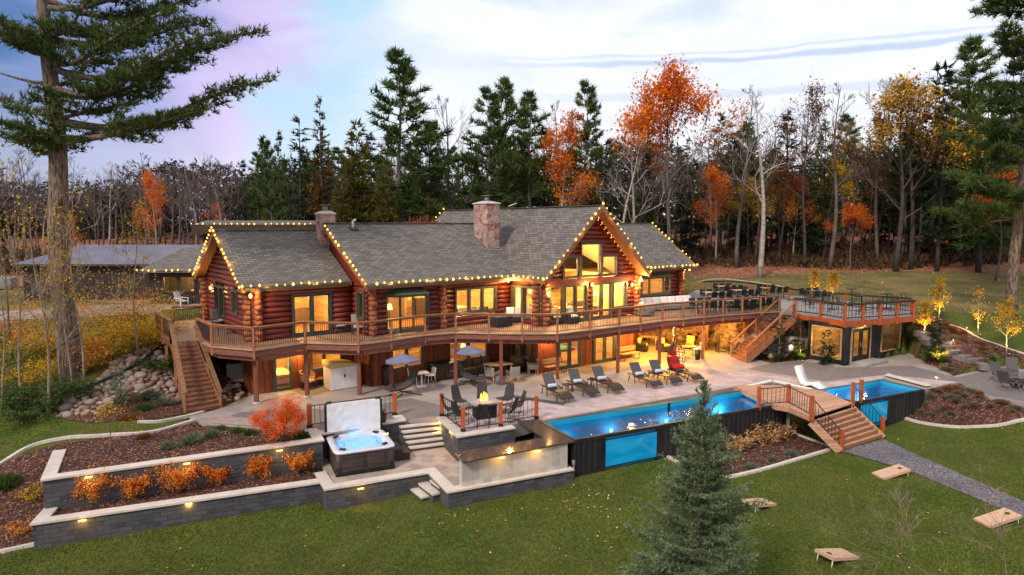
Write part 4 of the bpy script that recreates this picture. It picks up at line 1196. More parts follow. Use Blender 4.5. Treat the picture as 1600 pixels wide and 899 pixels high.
rf.slab3([(5.9,5.4,2.55),(-.5,5.4,2.55),(1.5,2.4,4.1),(4.4,2.4,4.1)], .14)
rf.build('roof', [M['shingle'], M['cedar']], cabin)
plight('room_lamp', (2.2,1.4,2.1), 420, (1,.6,.2), .15, cabin)
gar = thing('garage', 'tall dark garage with flat eave behind the left end of the log house', 'garage', (-25.5, 54.5, 2.8), R(8))
MB().box(0, 8.6, 0, 6, -.5, 5.3).build('wall', M['barnside'], gar)
mb = MB(); mb.slab3([(-.6,-.7,5.72),(9.2,-.7,5.72),(9.2,3,6.1),(-.6,3,6.1)], .2); mb.slab3([(-.6,3,6.1),(9.2,3,6.1),(9.2,6.7,5.72),(-.6,6.7,5.72)], .2); mb.build('roof', [M['shingle'], M['darkwood']], gar)
MB().box(-.6, 9.2, -.72, -.66, 5.0, 5.7).build('fascia_board', M['darkwood'], gar)

# ------------------------------------------------------------------ string lights
def string_lights(label, pts3, step=.42, frame_=True, e=2.2, nl=2.4, jit=.05):
    q = [HW(p[0], p[1], p[2]) if frame_ else Vector(p) for p in pts3]
    t = thing('string_lights', label, 'string lights', q[0], 0, 'warm string lights along the roof edges'); b0 = q[0]
    pts = []
    for a, b_ in zip(q[:-1], q[1:]):
        n_ = max(1, round((b_-a).length/step)); pts += [a.lerp(b_, i/n_) for i in range(n_)]
    pts.append(q[-1])
    mb = MB(); mb.tube([p-b0 for p in pts], .012, 4); mb.build('cable', M['black'], t)
    global BULB
    for p in pts[:100]:
        if rnd.random() < .05: continue
        o = bpy.data.objects.new('bulb', BULB); o.parent = t; COL.objects.link(o)
        o.location = p-b0+Vector((0,0,.03+rnd.random()*jit)); s_ = .8+rnd.random()*.6; o.scale = (s_,)*3
    acc = nl/2
    for a, b_ in zip(q[:-1], q[1:]):
        L = (b_-a).length; d = min(nl/2, L/2)
        while d < L:
            plight('bulb_light', a.lerp(b_, d/L)-b0+Vector((0,0,.02)), e*nl*2.1, (1,.55,.14), .12, t); d += nl
    return t
_b = MB(); _b.lathe([(.012,.06),(.03,.05),(.055,.0),(.045,-.04),(.012,-.065)], 8)
_o = _b.build('bulb', M['bulb']); BULB = _o.data; bpy.data.objects.remove(_o)
string_lights('warm bulbs up and over the open gable end at the left of the log house', [(-6.62,10.3,5.45),(-6.62,5.05,8.35),(-6.62,-.05,5.5)], .40, e=3)
string_lights('warm bulbs along the low front eave of the left wing', [(-6.5,-.12,5.5),(-1.1,-.12,5.5)], .42, e=1.4)
string_lights('warm bulbs down the sloping left edge of the middle roof', [(-1.08,3.3,8.62),(-1.08,-2.35,5.52)], .42, e=1.2)
string_lights('warm bulbs along the middle eave over the bay window', [(-.9,-2.42,5.5),(8.3,-2.42,5.5)], .42, e=2)
string_lights('warm bulbs along the short left eave of the tall gable', [(8.2,-2.6,5.5),(8.2,-5.3,5.5)], .42, e=2)
string_lights('warm bulbs outlining both slopes of the tall window gable', [(8.3,-5.5,5.55),(12.6,-5.5,9.75),(16.9,-5.5,5.55)], .42, e=1.2)
string_lights('warm bulbs along the eave of the right wing', [(17.0,-2.42,5.5),(25.6,-2.42,5.5)], .42, e=2)
string_lights('warm bulbs down the sloping right end of the right wing', [(25.7,2.1,8.6),(25.7,-2.3,5.52)], .42, e=1.2)
string_lights('warm bulbs on the back end of the tall gable roof', [(12.6,12.6,9.75),(8.3,12.6,5.6)], .5, e=.5)
gm = Matrix.Translation(gar.location) @ Matrix.Rotation(R(8),4,'Z')
string_lights('warm bulbs along the flat top edge of the dark garage', [gm @ Vector(p) for p in ((-.6,-.8,5.75),(9.2,-.8,5.75),(9.3,3,6.1))], .45, False, e=.4)
gm = Matrix.Translation(cabin.location) @ Matrix.Rotation(R(4),4,'Z')
string_lights('warm bulbs along the eave of the small cabin', [gm @ Vector(p) for p in ((-.5,-.68,2.55),(5.6,-.68,2.55))], .42, False, e=1)
# wall lamps
def wall_lamp(label, u, v, z, e=25, nm='wall_lamp'):
    q = HW(u, v, z); t = thing(nm, label, 'wall lamp', q, HOUSE_A, 'warm wall lamps on the house')
    MB().box(-.06,.06,.0,.06,-.12,.12).build('bracket', M['black'], t)
    MB().lathe([(.03,-.10),(.075,-.06),(.075,.08),(.03,.12)], 10, (0,-.10,0)).build('lamp_shade', M['lampglow'], t)
    plight('lamp_light', (0,-.28,.0), e*2.6, (1,.56,.14), .08, t)
wall_lamp('floodlight at the eave corner above the left log corner', -6.2, -.3, 5.1, 25)
wall_lamp('wall lamp beside the lower left glazed door', -3.75, .36, 2.05, 40)
wall_lamp('bright lamp under the eave where the middle roof meets the gable', 8.0, -2.2, 5.25, 40)
wall_lamp('wall lamp beside the left gable window', 8.95, -4.75, 4.65, 40)
wall_lamp('wall lamp between the two pairs of gable doors', 12.4, -4.75, 4.95, 40)
wall_lamp('wall lamp right of the gable doors', 15.9, -4.75, 4.75, 40)
wall_lamp('lamp under the right tip of the tall gable roof', 16.75, -4.75, 5.0, 40)
wall_lamp('wall lamp above the bench left of the pool table doors', 9.2, -4.62, 2.1, 50)
wall_lamp('floodlight at the right corner of the right wing', 25.1, -2.0, 5.2, 40)
wall_lamp('wall lamp on the side of the gable end facing the trees', -6.05, 8.6, 4.8, 30)
wall_lamp('wall lamp above the second bench right of the glass doors', 15.3, -4.62, 2.15, 60)
# solar lamp post behind the roof
p = HW(20.5, 14, 2.9); t = thing('solar_lamp_post', 'thin post with solar lamp head showing above the right wing roof', 'lamp post', p)
MB().tube([(0,0,0),(0,0,7.3)], .05, 8).build('post', M['grey'], t); MB().cbox((.1,0,7.4),(.8,.5,.06),0,0,0,-.35).build('solar_panel', M['white'], t)
# ================================================================== deck round the house
DZ = 2.75
RAILPX = [(307,498),(330,508),(395.5,512.6),(476.5,503),(559,505),(611,499.6),(664,493),(712,490),(764,491),(816,491.5),(871,491.5),(922,486.5),(968,481.6),(1001.5,478.5),(1035,474.5),(1068,472.5),(1100.5,470),(1130,467.7),(1160,466),(1188.7,464),(1218,463)]
RAIL = [P(a, b_, 3.8) for a, b_ in RAILPX]
RAIL2 = [Vector((p.x, p.y)) for p in RAIL]
def zero(v, z=0): return Vector((v[0], v[1], z))
deck = thing('deck', 'long raised wooden deck with cedar railing wrapped round the log house', 'deck', (0,34,0))
D0 = Vector((0,34,0))
back = [HW(23.8,-3.9), HW(24.8,-1.9), HW(24.6,-1.5), HW(16.7,-1.5), HW(16.7,-4.3), HW(8.6,-4.3), HW(8.6,-1.5), HW(-.5,-1.5), HW(-.5,.4), HW(-5.8,.4), HW(-5.8,10.5)]
landing = [P(243,517,DZ), P(268,534,DZ), P(307,532,DZ)]
lback = [HW(-8.3,10.6)]
poly = [p for p in RAIL2] + [p.to_2d() for p in back] + [p.to_2d() for p in lback] + [landing[0].to_2d(), landing[1].to_2d(), landing[2].to_2d()]
poly = [(p[0]-D0.x, p[1]-D0.y) for p in poly]
mb = MB(); mb.prism(poly, DZ-.05, DZ, 0)
fl = mb.build('deck_floor', wood('deck_planks', (.32,.19,.13), .6, (4.2,.15), (2,2,2), .2, .012, 'UV', -37), deck)
# fascia boards, joists edge
mb = MB()
seq = [zero(p) - D0 for p in RAIL2]
for a, b_ in zip(seq[:-1], seq[1:]):
    mb.beam(a+Vector((0,0,DZ-.19)), b_+Vector((0,0,DZ-.19)), .06, .28)
mb.build('fascia_board', M['fascia'], deck)
mb = MB()
for a, b_ in zip(seq[:-1], seq[1:]):
    n_ = Vector((b_.y-a.y, -(b_.x-a.x), 0)).normalized()*.03
    mb.beam(a+Vector((0,0,DZ+.005))+n_, b_+Vector((0,0,DZ+.005))+n_, .16, .05)
mb.build('edge_board', M['deckend'], deck)
def lowbeam(a, b_): 
    mb = MB(); mb.beam(a, b_, .1, .22); mb.build('support_beam', M['darkpost'], deck)
def inset(p, k_=.25):
    c_ = Vector((6,50,0)) - D0; d = (c_-p).normalized(); return p + d*k_
for a, b_ in zip(seq[:-1], seq[1:]): lowbeam(inset(a)+Vector((0,0,DZ-.46)), inset(b_)+Vector((0,0,DZ-.46)))
def railing_run(parent, base, pts, z0, h_=1.05, post='cedar', rail='cedar', first=True, last=True, metal='black', pw=.11, postdrop=.42, bot=True, sp=.11, topw=.14):
    "posts, top rail, and one baluster panel for each bay"
    for i, p in enumerate(pts):
        if (i == 0 and not first) or (i == len(pts)-1 and not last): continue
        q = p - base
        MB().cbox((q.x, q.y, z0+(h_-postdrop)/2-base.z), (pw, pw, h_+postdrop), 0).build('rail_post', M[post], parent)
    for a, b_ in zip(pts[:-1], pts[1:]):
        A, B = a-base, b_-base; zb = z0-base.z
        mb = MB(); mb.beam(zero(A, zb+h_+.015), zero(B, zb+h_+.015), topw, .045); mb.build('top_rail', M[rail], parent)
        mb = MB()
        if bot: mb.beam(zero(A, zb+.14), zero(B, zb+.14), .05, .05, 1)
        mb.beam(zero(A, zb+h_-.05), zero(B, zb+h_-.05), .04, .06, 1)
        L = (B-A).to_2d().length; n_ = max(2, int(L/sp))
        for k_ in range(1, n_):
            c_ = zero(A, 0).lerp(zero(B, 0), k_/n_)
            mb.box(c_.x-.009, c_.x+.009, c_.y-.009, c_.y+.009, zb+.14, zb+h_-.06, 0)
        mb.build('railing_panel', [M[metal], M[rail] if rail != 'granite' else M[metal]], parent)
railing_run(deck, D0, [zero(p) for p in RAIL2], DZ)
# landing at the left, with its rails
lp = [P(243.5,515,DZ), P(268,541,DZ)]
L0, L1 = Vector((landing[0].x, landing[0].y, 0)), Vector((landing[1].x, landing[1].y, 0))
railing_run(deck, D0, [L0, L0.lerp(L1, .5), L1], DZ, 1.05, sp=.22)
Rb0, Rb1 = P(270.5,505,DZ), P(319,502,DZ)
railing_run(deck, D0, [zero(Rb0), zero(Rb1)], DZ, .95)
mb = MB()
for a, b_ in ((L0, L1), (L1, zero(landing[2])), (zero(landing[2]), zero(RAIL2[0]))):
    mb.beam(a-D0+Vector((0,0,DZ-.19)), b_-D0+Vector((0,0,DZ-.19)), .06, .28)
mb.build('fascia_board', M['cedar'], deck)
# porch posts down to the patio
POSTPX = [(401,630),(480,620),(562,617),(612,608),(712,604),(783,602),(871,592),(965,583),(1030,570)]
for a, b_ in POSTPX:
    p = P(a, b_, 0) - D0
    mb = MB(); mb.box(p.x-.09, p.x+.09, p.y-.09, p.y+.09, .02, DZ-.35); mb.build('support_post', M['darkpost'], deck)
    if a in (401,480): MB().lathe([(.2,0),(.17,.06)], 12, (p.x,p.y,0)).build('post_footing', M['mortarcap'], deck)
for a, b_ in ((1053,572),(1098,561),(1103,545),(1163,552),(1188,540)):
    p = P(a, b_, 0) - D0
    mb = MB(); mb.box(p.x-.08, p.x+.08, p.y-.08, p.y+.08, .02, DZ-.35); mb.build('support_post', M['cedar'], deck)
for p in (P(262,560,1.8), P(308,600,.3), P(333,566,.9)):
    q = zero(p) - D0; MB().box(q.x-.08, q.x+.08, q.y-.08, q.y+.08, -.2, DZ-.3).build('support_post', M['cedar'], deck)

def stair(name, label, A, B, C_, D_, n, mat='stairwood', smat='cedar', cat='stairs', railsides=(1,1), postm='cedar', h_=.95, thick=.05, stringer=True, open_=False):
    "A,B top edge left/right; C_,D_ bottom edge right/left"
    t = thing(name, label, cat, zero(D_, D_.z)); b0 = t.location.copy()
    for i in range(n):
        k0, k1 = i/n, (i+1)/n
        a = A.lerp(D_, k0); b_ = B.lerp(C_, k0); c_ = B.lerp(C_, k1+.012); d = A.lerp(D_, k1+.012)
        z = A.z + (D_.z-A.z)*(i+1)/(n)  + (A.z-D_.z)/n*0
        z = A.z + (D_.z-A.z)*(i+1)/(n+0) + (A.z-D_.z)/n if False else A.z + (D_.z-A.z)*(i+1)/(n+1)
        q = [v-b0 for v in (a,b_,c_,d)]
        mb = MB(); mb.prism([(v.x,v.y) for v in q], z-b0.z-thick, z-b0.z)
        if not open_:
            e = q[2].lerp(q[1], .06); f_ = q[3].lerp(q[0], .06)
            mb.beam((e.x,e.y,z-b0.z-thick-.07), (f_.x,f_.y,z-b0.z-thick-.07), .02, .13, 1)
        mb.build('tread', [M[mat], M['darkpost']], t)
    for s, (p, q) in enumerate(((A, D_), (B, C_))):
        if stringer:
            mb = MB(); mb.beam(p-b0+Vector((0,0,-.22)), q-b0+Vector((0,0,.02)), .06, .30); mb.build('stringer', M[smat], t)
    return t
# left flight
A, B = P(268,534,DZ), P(307,532,DZ); C_, D_ = P(345,637,0), P(290,647,0)
st = stair('deck_stairs', 'long weathered wooden stairs from the left end of the deck down beside the boulders', A, B, C_, D_, 15)
b0 = st.location.copy()
def srail(t, b0, p, q, h_, m='cedar', posts=(0,.5,1), pw=.11, bal=False, lowr=None, w_=.14, drop=0, pm=None, rail_h=.06):
    mb = MB(); mb.beam(p-b0+Vector((0,0,h_)), q-b0+Vector((0,0,h_)), w_, rail_h); mb.build('hand_rail', M[m], t)
    for k_ in posts:
        c_ = p.lerp(q, k_)-b0; MB().box(c_.x-pw/2, c_.x+pw/2, c_.y-pw/2, c_.y+pw/2, c_.z-.1-drop, c_.z+h_+(.0 if not pm else .08)).build('rail_post', M[pm or m], t)
    if bal or lowr:
        mb = MB(); mb.beam(p-b0+Vector((0,0,.18)), q-b0+Vector((0,0,.18)), .04, .05, 1)
        L = (q-p).length; n_ = int(L/(bal or .12))
        for i in range(1, n_):
            c_ = p.lerp(q, i/n_)-b0; mb.box(c_.x-.009, c_.x+.009, c_.y-.009, c_.y+.009, c_.z+.18, c_.z+h_-.02)
        mb.build('railing_panel', [M['black'], M[m] if not pm else M['black']], t)
srail(st, b0, A, D_, .95, 'stairwood', (.0,.35,.7,1), w_=.2); srail(st, b0, B, C_, .75, 'stairwood', (.5,1), w_=.2)
mb = MB()
for k_ in (.3,.6): 
    p = A.lerp(D_, k_)-b0; mb.box(p.x-.06,p.x+.06,p.y-.06,p.y+.06,-1,p.z)
mb.build('support_post', M['cedar'], st)
# right flight
C_, D_ = P(1166,567,0), P(1143,557.5,0); A, B = P(1218,487,DZ), P(1243,494,DZ)
st = stair('deck_stairs', 'wooden stairs with black balusters climbing from the patio to the upper terrace', A, B, C_, D_, 15, 'stairwood')
b0 = st.location.copy()
srail(st, b0, A, D_, .95, 'cedar', (0,.5,1), bal=.12); srail(st, b0, B, C_, .95, 'cedar', (0,.33,.66,1), bal=.12)
STA, STB = A, B

# ------------------------------------------------------------------ upper terrace (paved) and its fence
tz = 2.78
UT = [P(1218,487,tz), P(1218,466,tz), HW(23.8,-3.9), HW(24.8,-1.0), P(1098,449,tz), P(1134,448,tz), P(1168,450,tz), P(1200,455,tz), P(1232,461,tz), P(1322,470,tz), P(1420,480,tz), (26.6,43.6,0), zero(P(1321,477,3.72))+Vector((.08,.25,0)), zero(P(1283,471.5,3.72))+Vector((.12,.12,0)), zero(P(1242,467,3.72))+Vector((.12,.1,0))]
mb = MB(); mb.prism([(p[0],p[1]) for p in UT], tz-.3, tz)
tag(mb.build('upper_terrace', M['slabgrey']), kind='structure')
fp = [P(1098,440,3.75), P(1134,439,3.75), P(1167,441,3.75), P(1200,446,3.75), P(1233,450.5,3.75), P(1267,455,3.75), P(1322,459,3.75), P(1375,463,3.75), P(1425,466,3.75)]
t = thing('terrace_fence', 'low black railing with orange cedar posts along the meadow side of the terrace', 'fence', zero(fp[0], tz))
railing_run(t, t.location.copy(), [zero(p) for p in fp], tz, .95, 'cedarpost', 'black', postdrop=.05, topw=.05, sp=.2, bot=True)
# low white kerb behind the fence
edging('pale kerb behind the upper terrace fence', [(1090,441),(1110,437),(1140,437),(1190,443),(1230,450)], .08, .06)

# boulder walls
def boulders(name, label, path, z0, z1, size, depth, n, cat='boulder wall', back=0, seed=1, top=None):
    r0 = random.Random(seed); mb = MB(); t0 = Vector((path[0][0], path[0][1], 0))
    L = [0]
    for a, b_ in zip(path[:-1], path[1:]): L.append(L[-1]+math.hypot(b_[0]-a[0], b_[1]-a[1]))
    for i in range(n):
        s_ = r0.random()*L[-1]; k_ = max(j for j in range(len(L)) if L[j] <= s_); k_ = min(k_, len(path)-2)
        f_ = (s_-L[k_])/(L[k_+1]-L[k_]+1e-6); a, b_ = path[k_], path[k_+1]
        x = a[0]+(b_[0]-a[0])*f_; y = a[1]+(b_[1]-a[1])*f_
        nx_, ny_ = -(b_[1]-a[1]), (b_[0]-a[0]); l_ = math.hypot(nx_, ny_); nx_ /= l_; ny_ /= l_
        h_ = r0.random(); z = z0+(z1-z0)*h_; off = back*h_ + (r0.random()-.5)*depth
        rr = size*(.55+.75*r0.random())
        mb.ico((x+nx_*off-t0.x, y+ny_*off-t0.y, z), rr, 2, 0, (1+.35*r0.random(), .8+.2*r0.random(), .68+.2*r0.random()), .13, r0.random()*6)
    o = mb.build(name, M['boulder'], None, False); o.location = t0
    return tag(o, label, cat)
bw = [HW(21.6,-.4), P(1110,538,0), P(1150,549,0), P(1205,560,0), P(1262,556,0)]
bw = [(p[0], p[1]) for p in bw]
mb = MB(); q = [Vector(p) for p in bw]
mb.prism([(p[0], p[1]+.35) for p in bw] + [(p[0], p[1]+2.2) for p in bw[::-1]], -.3, 2.6, 0)
tag(mb.build('earth_bank', M['mulch']), kind='structure')
boulders('boulder_wall', 'golden lit boulder wall under the deck beside the stairs', bw[:3], .1, 2.15, .28, .25, 300, back=.3, seed=3)
boulders('boulder_wall', 'dark boulder wall between the stairs and the black container room', bw[2:], .1, 1.2, .27, .3, 150, back=.2, seed=4)
# ================================================================== pools
PA = R(27)
def corrug(mb, p, q, z0, z1, m=0, pitch=.28, dep=.036, gap=None):
    "trapezoid container cladding from p to q (2-D), ribs pointing to the right of p>q"
    p, q = Vector(p[:2]), Vector(q[:2]); d = q-p; L = d.length; d.normalize(); n_ = Vector((d.y, -d.x))
    xs_ = [0]; os_ = [0.0]; s_ = 0
    while s_ < L-pitch:
        for a, o in ((.25,0),(.36,dep),(.64,dep),(.75,0)):
            xs_.append(s_+pitch*a); os_.append(o)
        s_ += pitch
    xs_.append(L); os_.append(0)
    za = z0; vs = []
    for x, o in zip(xs_, os_):
        c_ = p+d*x+n_*o; vs += [(c_.x,c_.y,z0),(c_.x,c_.y,z1)]
    mb.add(vs, [(2*i,2*i+2,2*i+3,2*i+1) for i in range(len(xs_)-1)], m)
def pool(label, A, ux, Lx, Wy, ztop, zbot, zw, win, floor_, lamps, nm='container_pool'):
    "A = near-left rim corner; ux = direction of the long side"
    t = thing(nm, label, 'pool', (A.x, A.y, 0), math.atan2(ux.y, ux.x))
    rw = .13
    mb = MB()
    mb.box(0, Lx, 0, rw, ztop-.14, ztop); mb.box(0, Lx, Wy-rw, Wy, ztop-.14, ztop); mb.box(0, rw, rw, Wy-rw, ztop-.14, ztop); mb.box(Lx-rw, Lx, rw, Wy-rw, ztop-.14, ztop)
    mb.box(0, Lx, .0, .1, zbot, zbot+.14); mb.box(0,.1,0,.1,zbot,ztop-.14); mb.box(Lx-.1,Lx,0,.1,zbot,ztop-.14); 
    mb.box(0,.1,Wy-.1,Wy,zbot,ztop-.14); mb.box(Lx-.1,Lx,Wy-.1,Wy,zbot,ztop-.14)
    for a in (win[0]-.13, win[1]+.03): mb.box(a, a+.10, -.005, .1, zbot+.14, ztop-.14)
    mb.build('steel_frame', M['container'], t)
    mb = MB()
    corrug(mb, (.1,.045), (win[0]-.13,.045), zbot+.14, ztop-.14)
    mb.build('corrugated_side', M['container'], t); mb = MB()
    corrug(mb, (win[1]+.13,.045), (Lx-.1,.045), zbot+.14, ztop-.14)
    mb.build('corrugated_side', M['container'], t); mb = MB()
    corrug(mb, (Lx-.045,.1), (Lx-.045,Wy-.1), zbot, ztop-.14); mb.build('corrugated_end', M['container'], t); mb = MB(); corrug(mb, (.045,Wy-.1), (.045,.1), zbot, ztop-.14)
    mb.build('corrugated_side', M['container'], t)
    mb = MB(); i_ = .16
    x0, x1, y0, y1 = i_, Lx-i_, i_, Wy-i_; zf = floor_
    # liner walls with a hole behind the window
    mb.box(x0-.03,x1+.03,y0-.03,y1+.03, zf-.05, zf)
    mb.box(x0-.03,x1+.03,y1,y1+.03, zf, ztop-.01); mb.box(x0-.03,x0,y0,y1, zf, ztop-.01); mb.box(x1,x1+.03,y0,y1, zf, ztop-.01)
    for c0, c1, za, zb in rects(x0, x1, zf, ztop-.01, [(win[0],win[1],win[2],win[3])]): mb.box(c0, c1, y0-.03, y0, za, zb)
    mb.build('liner', M['liner'], t)
    mb = MB(); mb.box(win[0], win[1], .02, .04, win[2], win[3]); mb.build('viewing_window', M['waterglass'], t)
    mb = MB(); mb.box(win[0]-.03,win[1]+.03,-.01,.02,win[2]-.04,win[2]); mb.box(win[0]-.03,win[1]+.03,-.01,.02,win[3],win[3]+.04); mb.build('window_trim', M['black'], t)
    mb = MB(); mb.add([(x0,y0,zw),(x1,y0,zw),(x1,y1,zw),(x0,y1,zw)], [(0,1,2,3)])
    wt = mb.build('water', M['water'], t)
    for (x, y, z, e) in lamps:
        o = MB().lathe([(.02,0),(.10,.012),(.10,.03),(.02,.035)], 12).build('pool_light', M['poollamp'], t)
        o.location = (x, y, z); o.rotation_euler = (R(90), 0, 0)
        plight('pool_light_glow', (x, y-.3, z), e, (.45,.85,1), .12, t)
    return t
ux = Vector((math.cos(PA), math.sin(PA), 0))
A1 = Vector((2.45, 25.32, 0))
w0 = (1.55, 4.15, -1.25, -.15)
t = pool('long black container pool with blue water and an underwater viewing window', A1, ux, 12.1, 2.75, .10, -2.0, -.12, w0, -1.35,
     [(10.2,2.56,-.75,40),(6.8,2.56,-.75,13),(3.6,2.56,-.75,13),(1.2,2.56,-.75,9)])
mb = MB(); mb.box(6.9,6.98,2.50,2.58,-.5,.1); mb.build('skimmer_post', M['black'], t)
A2 = P(1340,628,.1); A2.z = 0; d2 = (P(1445,609,.1)-P(1340,628,.1)); d2.z = 0; d2.normalize()
A2 = A2 - d2*.2
pool('small black container pool with glowing blue water and a lit side window', A2, d2, 5.45, 2.45, .10, -1.9, -.06, (.5,2.5,-1.1,-.12), -1.3, [(3.4,2.26,-.7,34),(1.2,2.26,-.7,45)])
# the tail of the small pool towards the camera's left is closed by paving: pale coping slabs
def P2(px, py, z): return P(px, py, z)
flat('pool_coping', [(1382,589.5),(1448,607),(1456,604.5),(1387,586)], M['cap'], .10)
t = thing('pool_hatch', 'white rimmed hatch at the far right end of the long pool', 'hatch', P(1190,600,.05))
b0 = t.location
hp = [P(1166,604,.1),P(1207,595,.1),P(1268,608.5,.1)]
mb = MB()
for a, b_ in zip(hp[:-1], hp[1:]): mb.beam(a-b0, b_-b0, .22, .06)
mb.build('rim', M['white'], t)
# ------------------------------------------------------------------ wooden bridge between the pools
t = thing('pool_bridge', 'light wood bridge with orange posts and wide steps between the two pools', 'bridge', P(1250,640,0)); b0 = t.location.copy()
z = .2
bp = [P(1147,603,z),P(1211,632.5,z),P(1232,636,z),P(1268,651,z),P(1332,630,z),P(1287,611,z),P(1214,602,z),P(1180,602,z)]
mb = MB(); mb.prism([(p.x-b0.x,p.y-b0.y) for p in bp], z-.05, z); 
mb.build('deck_boards', wood('bridge_boards', (.50,.28,.18), .6, (6,.14), (2,2,2), .1, .006, 'UV', -27), t)
mb = MB()
for a, b_ in ((bp[0],bp[1]),(bp[1],bp[2]),(bp[2],bp[3]),(bp[4],bp[5])): mb.beam(a-b0+Vector((0,0,-.14)), b_-b0+Vector((0,0,-.14)), .05, .2)
mb.build('fascia_board', M['composite'], t)
A, B, C_, D_ = P(1268,651,z), P(1332,630.5,z), P(1379,684,-1.35), P(1312,705,-1.35)
n = 7
for i in range(n):
    k0, k1 = i/n, (i+1)/n
    a, b_, c_, d = A.lerp(D_,k0), B.lerp(C_,k0), B.lerp(C_,k1+.01), A.lerp(D_,k1+.01)
    zz = z-(z+1.35)*(i+1)/(n+1)
    q = [v-b0 for v in (a,b_,c_,d)]
    mb = MB(); mb.prism([(v.x,v.y) for v in q], zz-.04, zz, 0); mb.beam((q[2].lerp(q[1],.06).x,q[2].lerp(q[1],.06).y,zz-.11), (q[3].lerp(q[0],.06).x,q[3].lerp(q[0],.06).y,zz-.11), .02, .14, 1)
    mb.build('tread', [M['composite'], M['cedar']], t)
mb = MB(); 
for p, q in ((A,D_),(B,C_)): mb.beam(p-b0+Vector((0,0,-.25)), q-b0+Vector((0,0,-.02)), .05, .36)
mb.build('stringer', M['composite'], t)
def bpost(p, h_=.95, drop=.15):
    q = p-b0; m_ = MB(); m_.box(q.x-.075,q.x+.075,q.y-.075,q.y+.075,q.z-drop,q.z+h_); m_.build('rail_post', M['cedarpost'], t)
def brail(p, q, h_=.85, sp=.22):
    p, q = p-b0, q-b0; mb = MB(); up = Vector((0,0,1))
    mb.beam(p+up*h_, q+up*h_, .045, .03); mb.beam(p+up*.12, q+up*.12, .03, .03)
    L = (q-p).length; n_ = max(2, int(L/sp))
    for i in range(1, n_):
        c_ = p.lerp(q, i/n_); mb.box(c_.x-.009,c_.x+.009,c_.y-.009,c_.y+.009,c_.z+.12,c_.z+h_)
    mb.build('railing_panel', M['black'], t)
p1,p2,p3,p4,p5,p6,p7 = P(1185.5,636,.12), P(1231,631.5,.12), P(1268,652,z), P(1314,704,-1.35), P(1332,629,.2), P(1345,624,.2), P(1378,682,-1.35)
for p in (p1,p2,p3,p4,p5,p6,p7): bpost(p)
brail(p1,p2); brail(p2,p3); brail(p3,p4); brail(p5,p7); 
mb = MB(); q = P(1236,666,-.8)-b0; mb.box(q.x-.06,q.x+.06,q.y+.3,q.y+.42,-1.6,.1); mb.build('support_post', M['grey'], t)

# ------------------------------------------------------------------ container room
c0, c1 = P(1271,559,0), P(1319,571,0); CA = math.atan2(P(1422.7,550,0).y-c1.y, P(1422.7,550,0).x-c1.x)
t = thing('container_room', 'black corrugated container room with glass doors and large wood-trimmed windows', 'container room', (c1.x, c1.y, 0), CA)
Lc, Wc, Hc = 7.2, 2.5, 2.48
mb = MB()
for x0, x1, y0, y1 in ((0,.14,0,.14),(Lc-.14,Lc,0,.14),(0,.14,Wc-.14,Wc),(Lc-.14,Lc,Wc-.14,Wc)): mb.box(x0,x1,y0,y1,0,Hc)
mb.box(.14,Lc-.14,0,.12,Hc-.14,Hc); mb.box(0,.12,.14,Wc-.14,Hc-.14,Hc); mb.box(.14,Lc-.14,0,.12,0,.1); mb.box(0,.12,.14,Wc-.14,0,.1)
mb.box(.14,Lc,Wc-.1,Wc,0,Hc); mb.box(Lc-.1,Lc,.14,Wc-.1,0,Hc); mb.box(0,Lc,0.12,Wc-.1,Hc-.06,Hc-.01)
mb.build('steel_frame', M['container'], t)
D = (.75,2.75,.15,2.15); W1 = (4.15,6.35,.45,2.15); WL = (.3,2.15,.35,2.15)
mb = MB()
for a, b_, za, zb in rects(.14, Lc-.14, .1, Hc-.14, [D, W1]): corrug(mb, (a,.05), (b_,.05), za, zb)
for a, b_, za, zb in rects(.14, Wc-.14, .1, Hc-.14, [WL]): corrug(mb, (.05,b_), (.05,a), za, zb)
mb.build('corrugated_side', M['container'], t)
def trim(parent, o, axis, mat='tan', wd=.08):
    mb = MB()
    for a, b_, za, zb in ((o[0]-wd,o[0],o[2]-wd,o[3]+wd),(o[1],o[1]+wd,o[2]-wd,o[3]+wd),(o[0],o[1],o[3],o[3]+wd),(o[0],o[1],o[2]-wd,o[2])):
        if axis == 'u': mb.box(a,b_,-.03,.12,za,zb)
        else: mb.box(-.03,.12,a,b_,za,zb)
    f_ = mb.build('window', M[mat], parent)
    g = MB()
    if axis == 'u': g.box(o[0],o[1],.03,.035,o[2],o[3])
    else: g.box(.03,.035,o[0],o[1],o[2],o[3])
    g.build('pane', M['glass'], f_)
trim(t, W1, 'u'); trim(t, WL, 'v')
mb = MB(); o = D; wd = .09
mb.box(o[0]-wd,o[0],-.03,.12,o[2]-.05,o[3]+wd); mb.box(o[1],o[1]+wd,-.03,.12,o[2]-.05,o[3]+wd); mb.box(o[0],o[1],-.03,.12,o[3],o[3]+wd); mb.build('door_trim', M['tan'], t)
for k_ in (0,1):
    a = D[0]+k_*1.0; mb = MB()
    mb.box(a+.01,a+.2,.0,.05,D[2],D[3]); mb.box(a+.8,a+.99,.0,.05,D[2],D[3]); mb.box(a+.2,a+.8,.0,.05,D[3]-.2,D[3]); mb.box(a+.2,a+.8,.0,.05,D[2],D[2]+.28)
    d_ = mb.build('door', M['black'], t); MB().box(a+.2,a+.8,.02,.026,D[2]+.28,D[3]-.2).build('pane', M['glass'], d_)
    hx = a+.88 if k_ == 0 else a+.12
    MB().box(hx-.015,hx+.015,-.06,-.02,1.0,1.25).build('handle', M['grey'], d_)
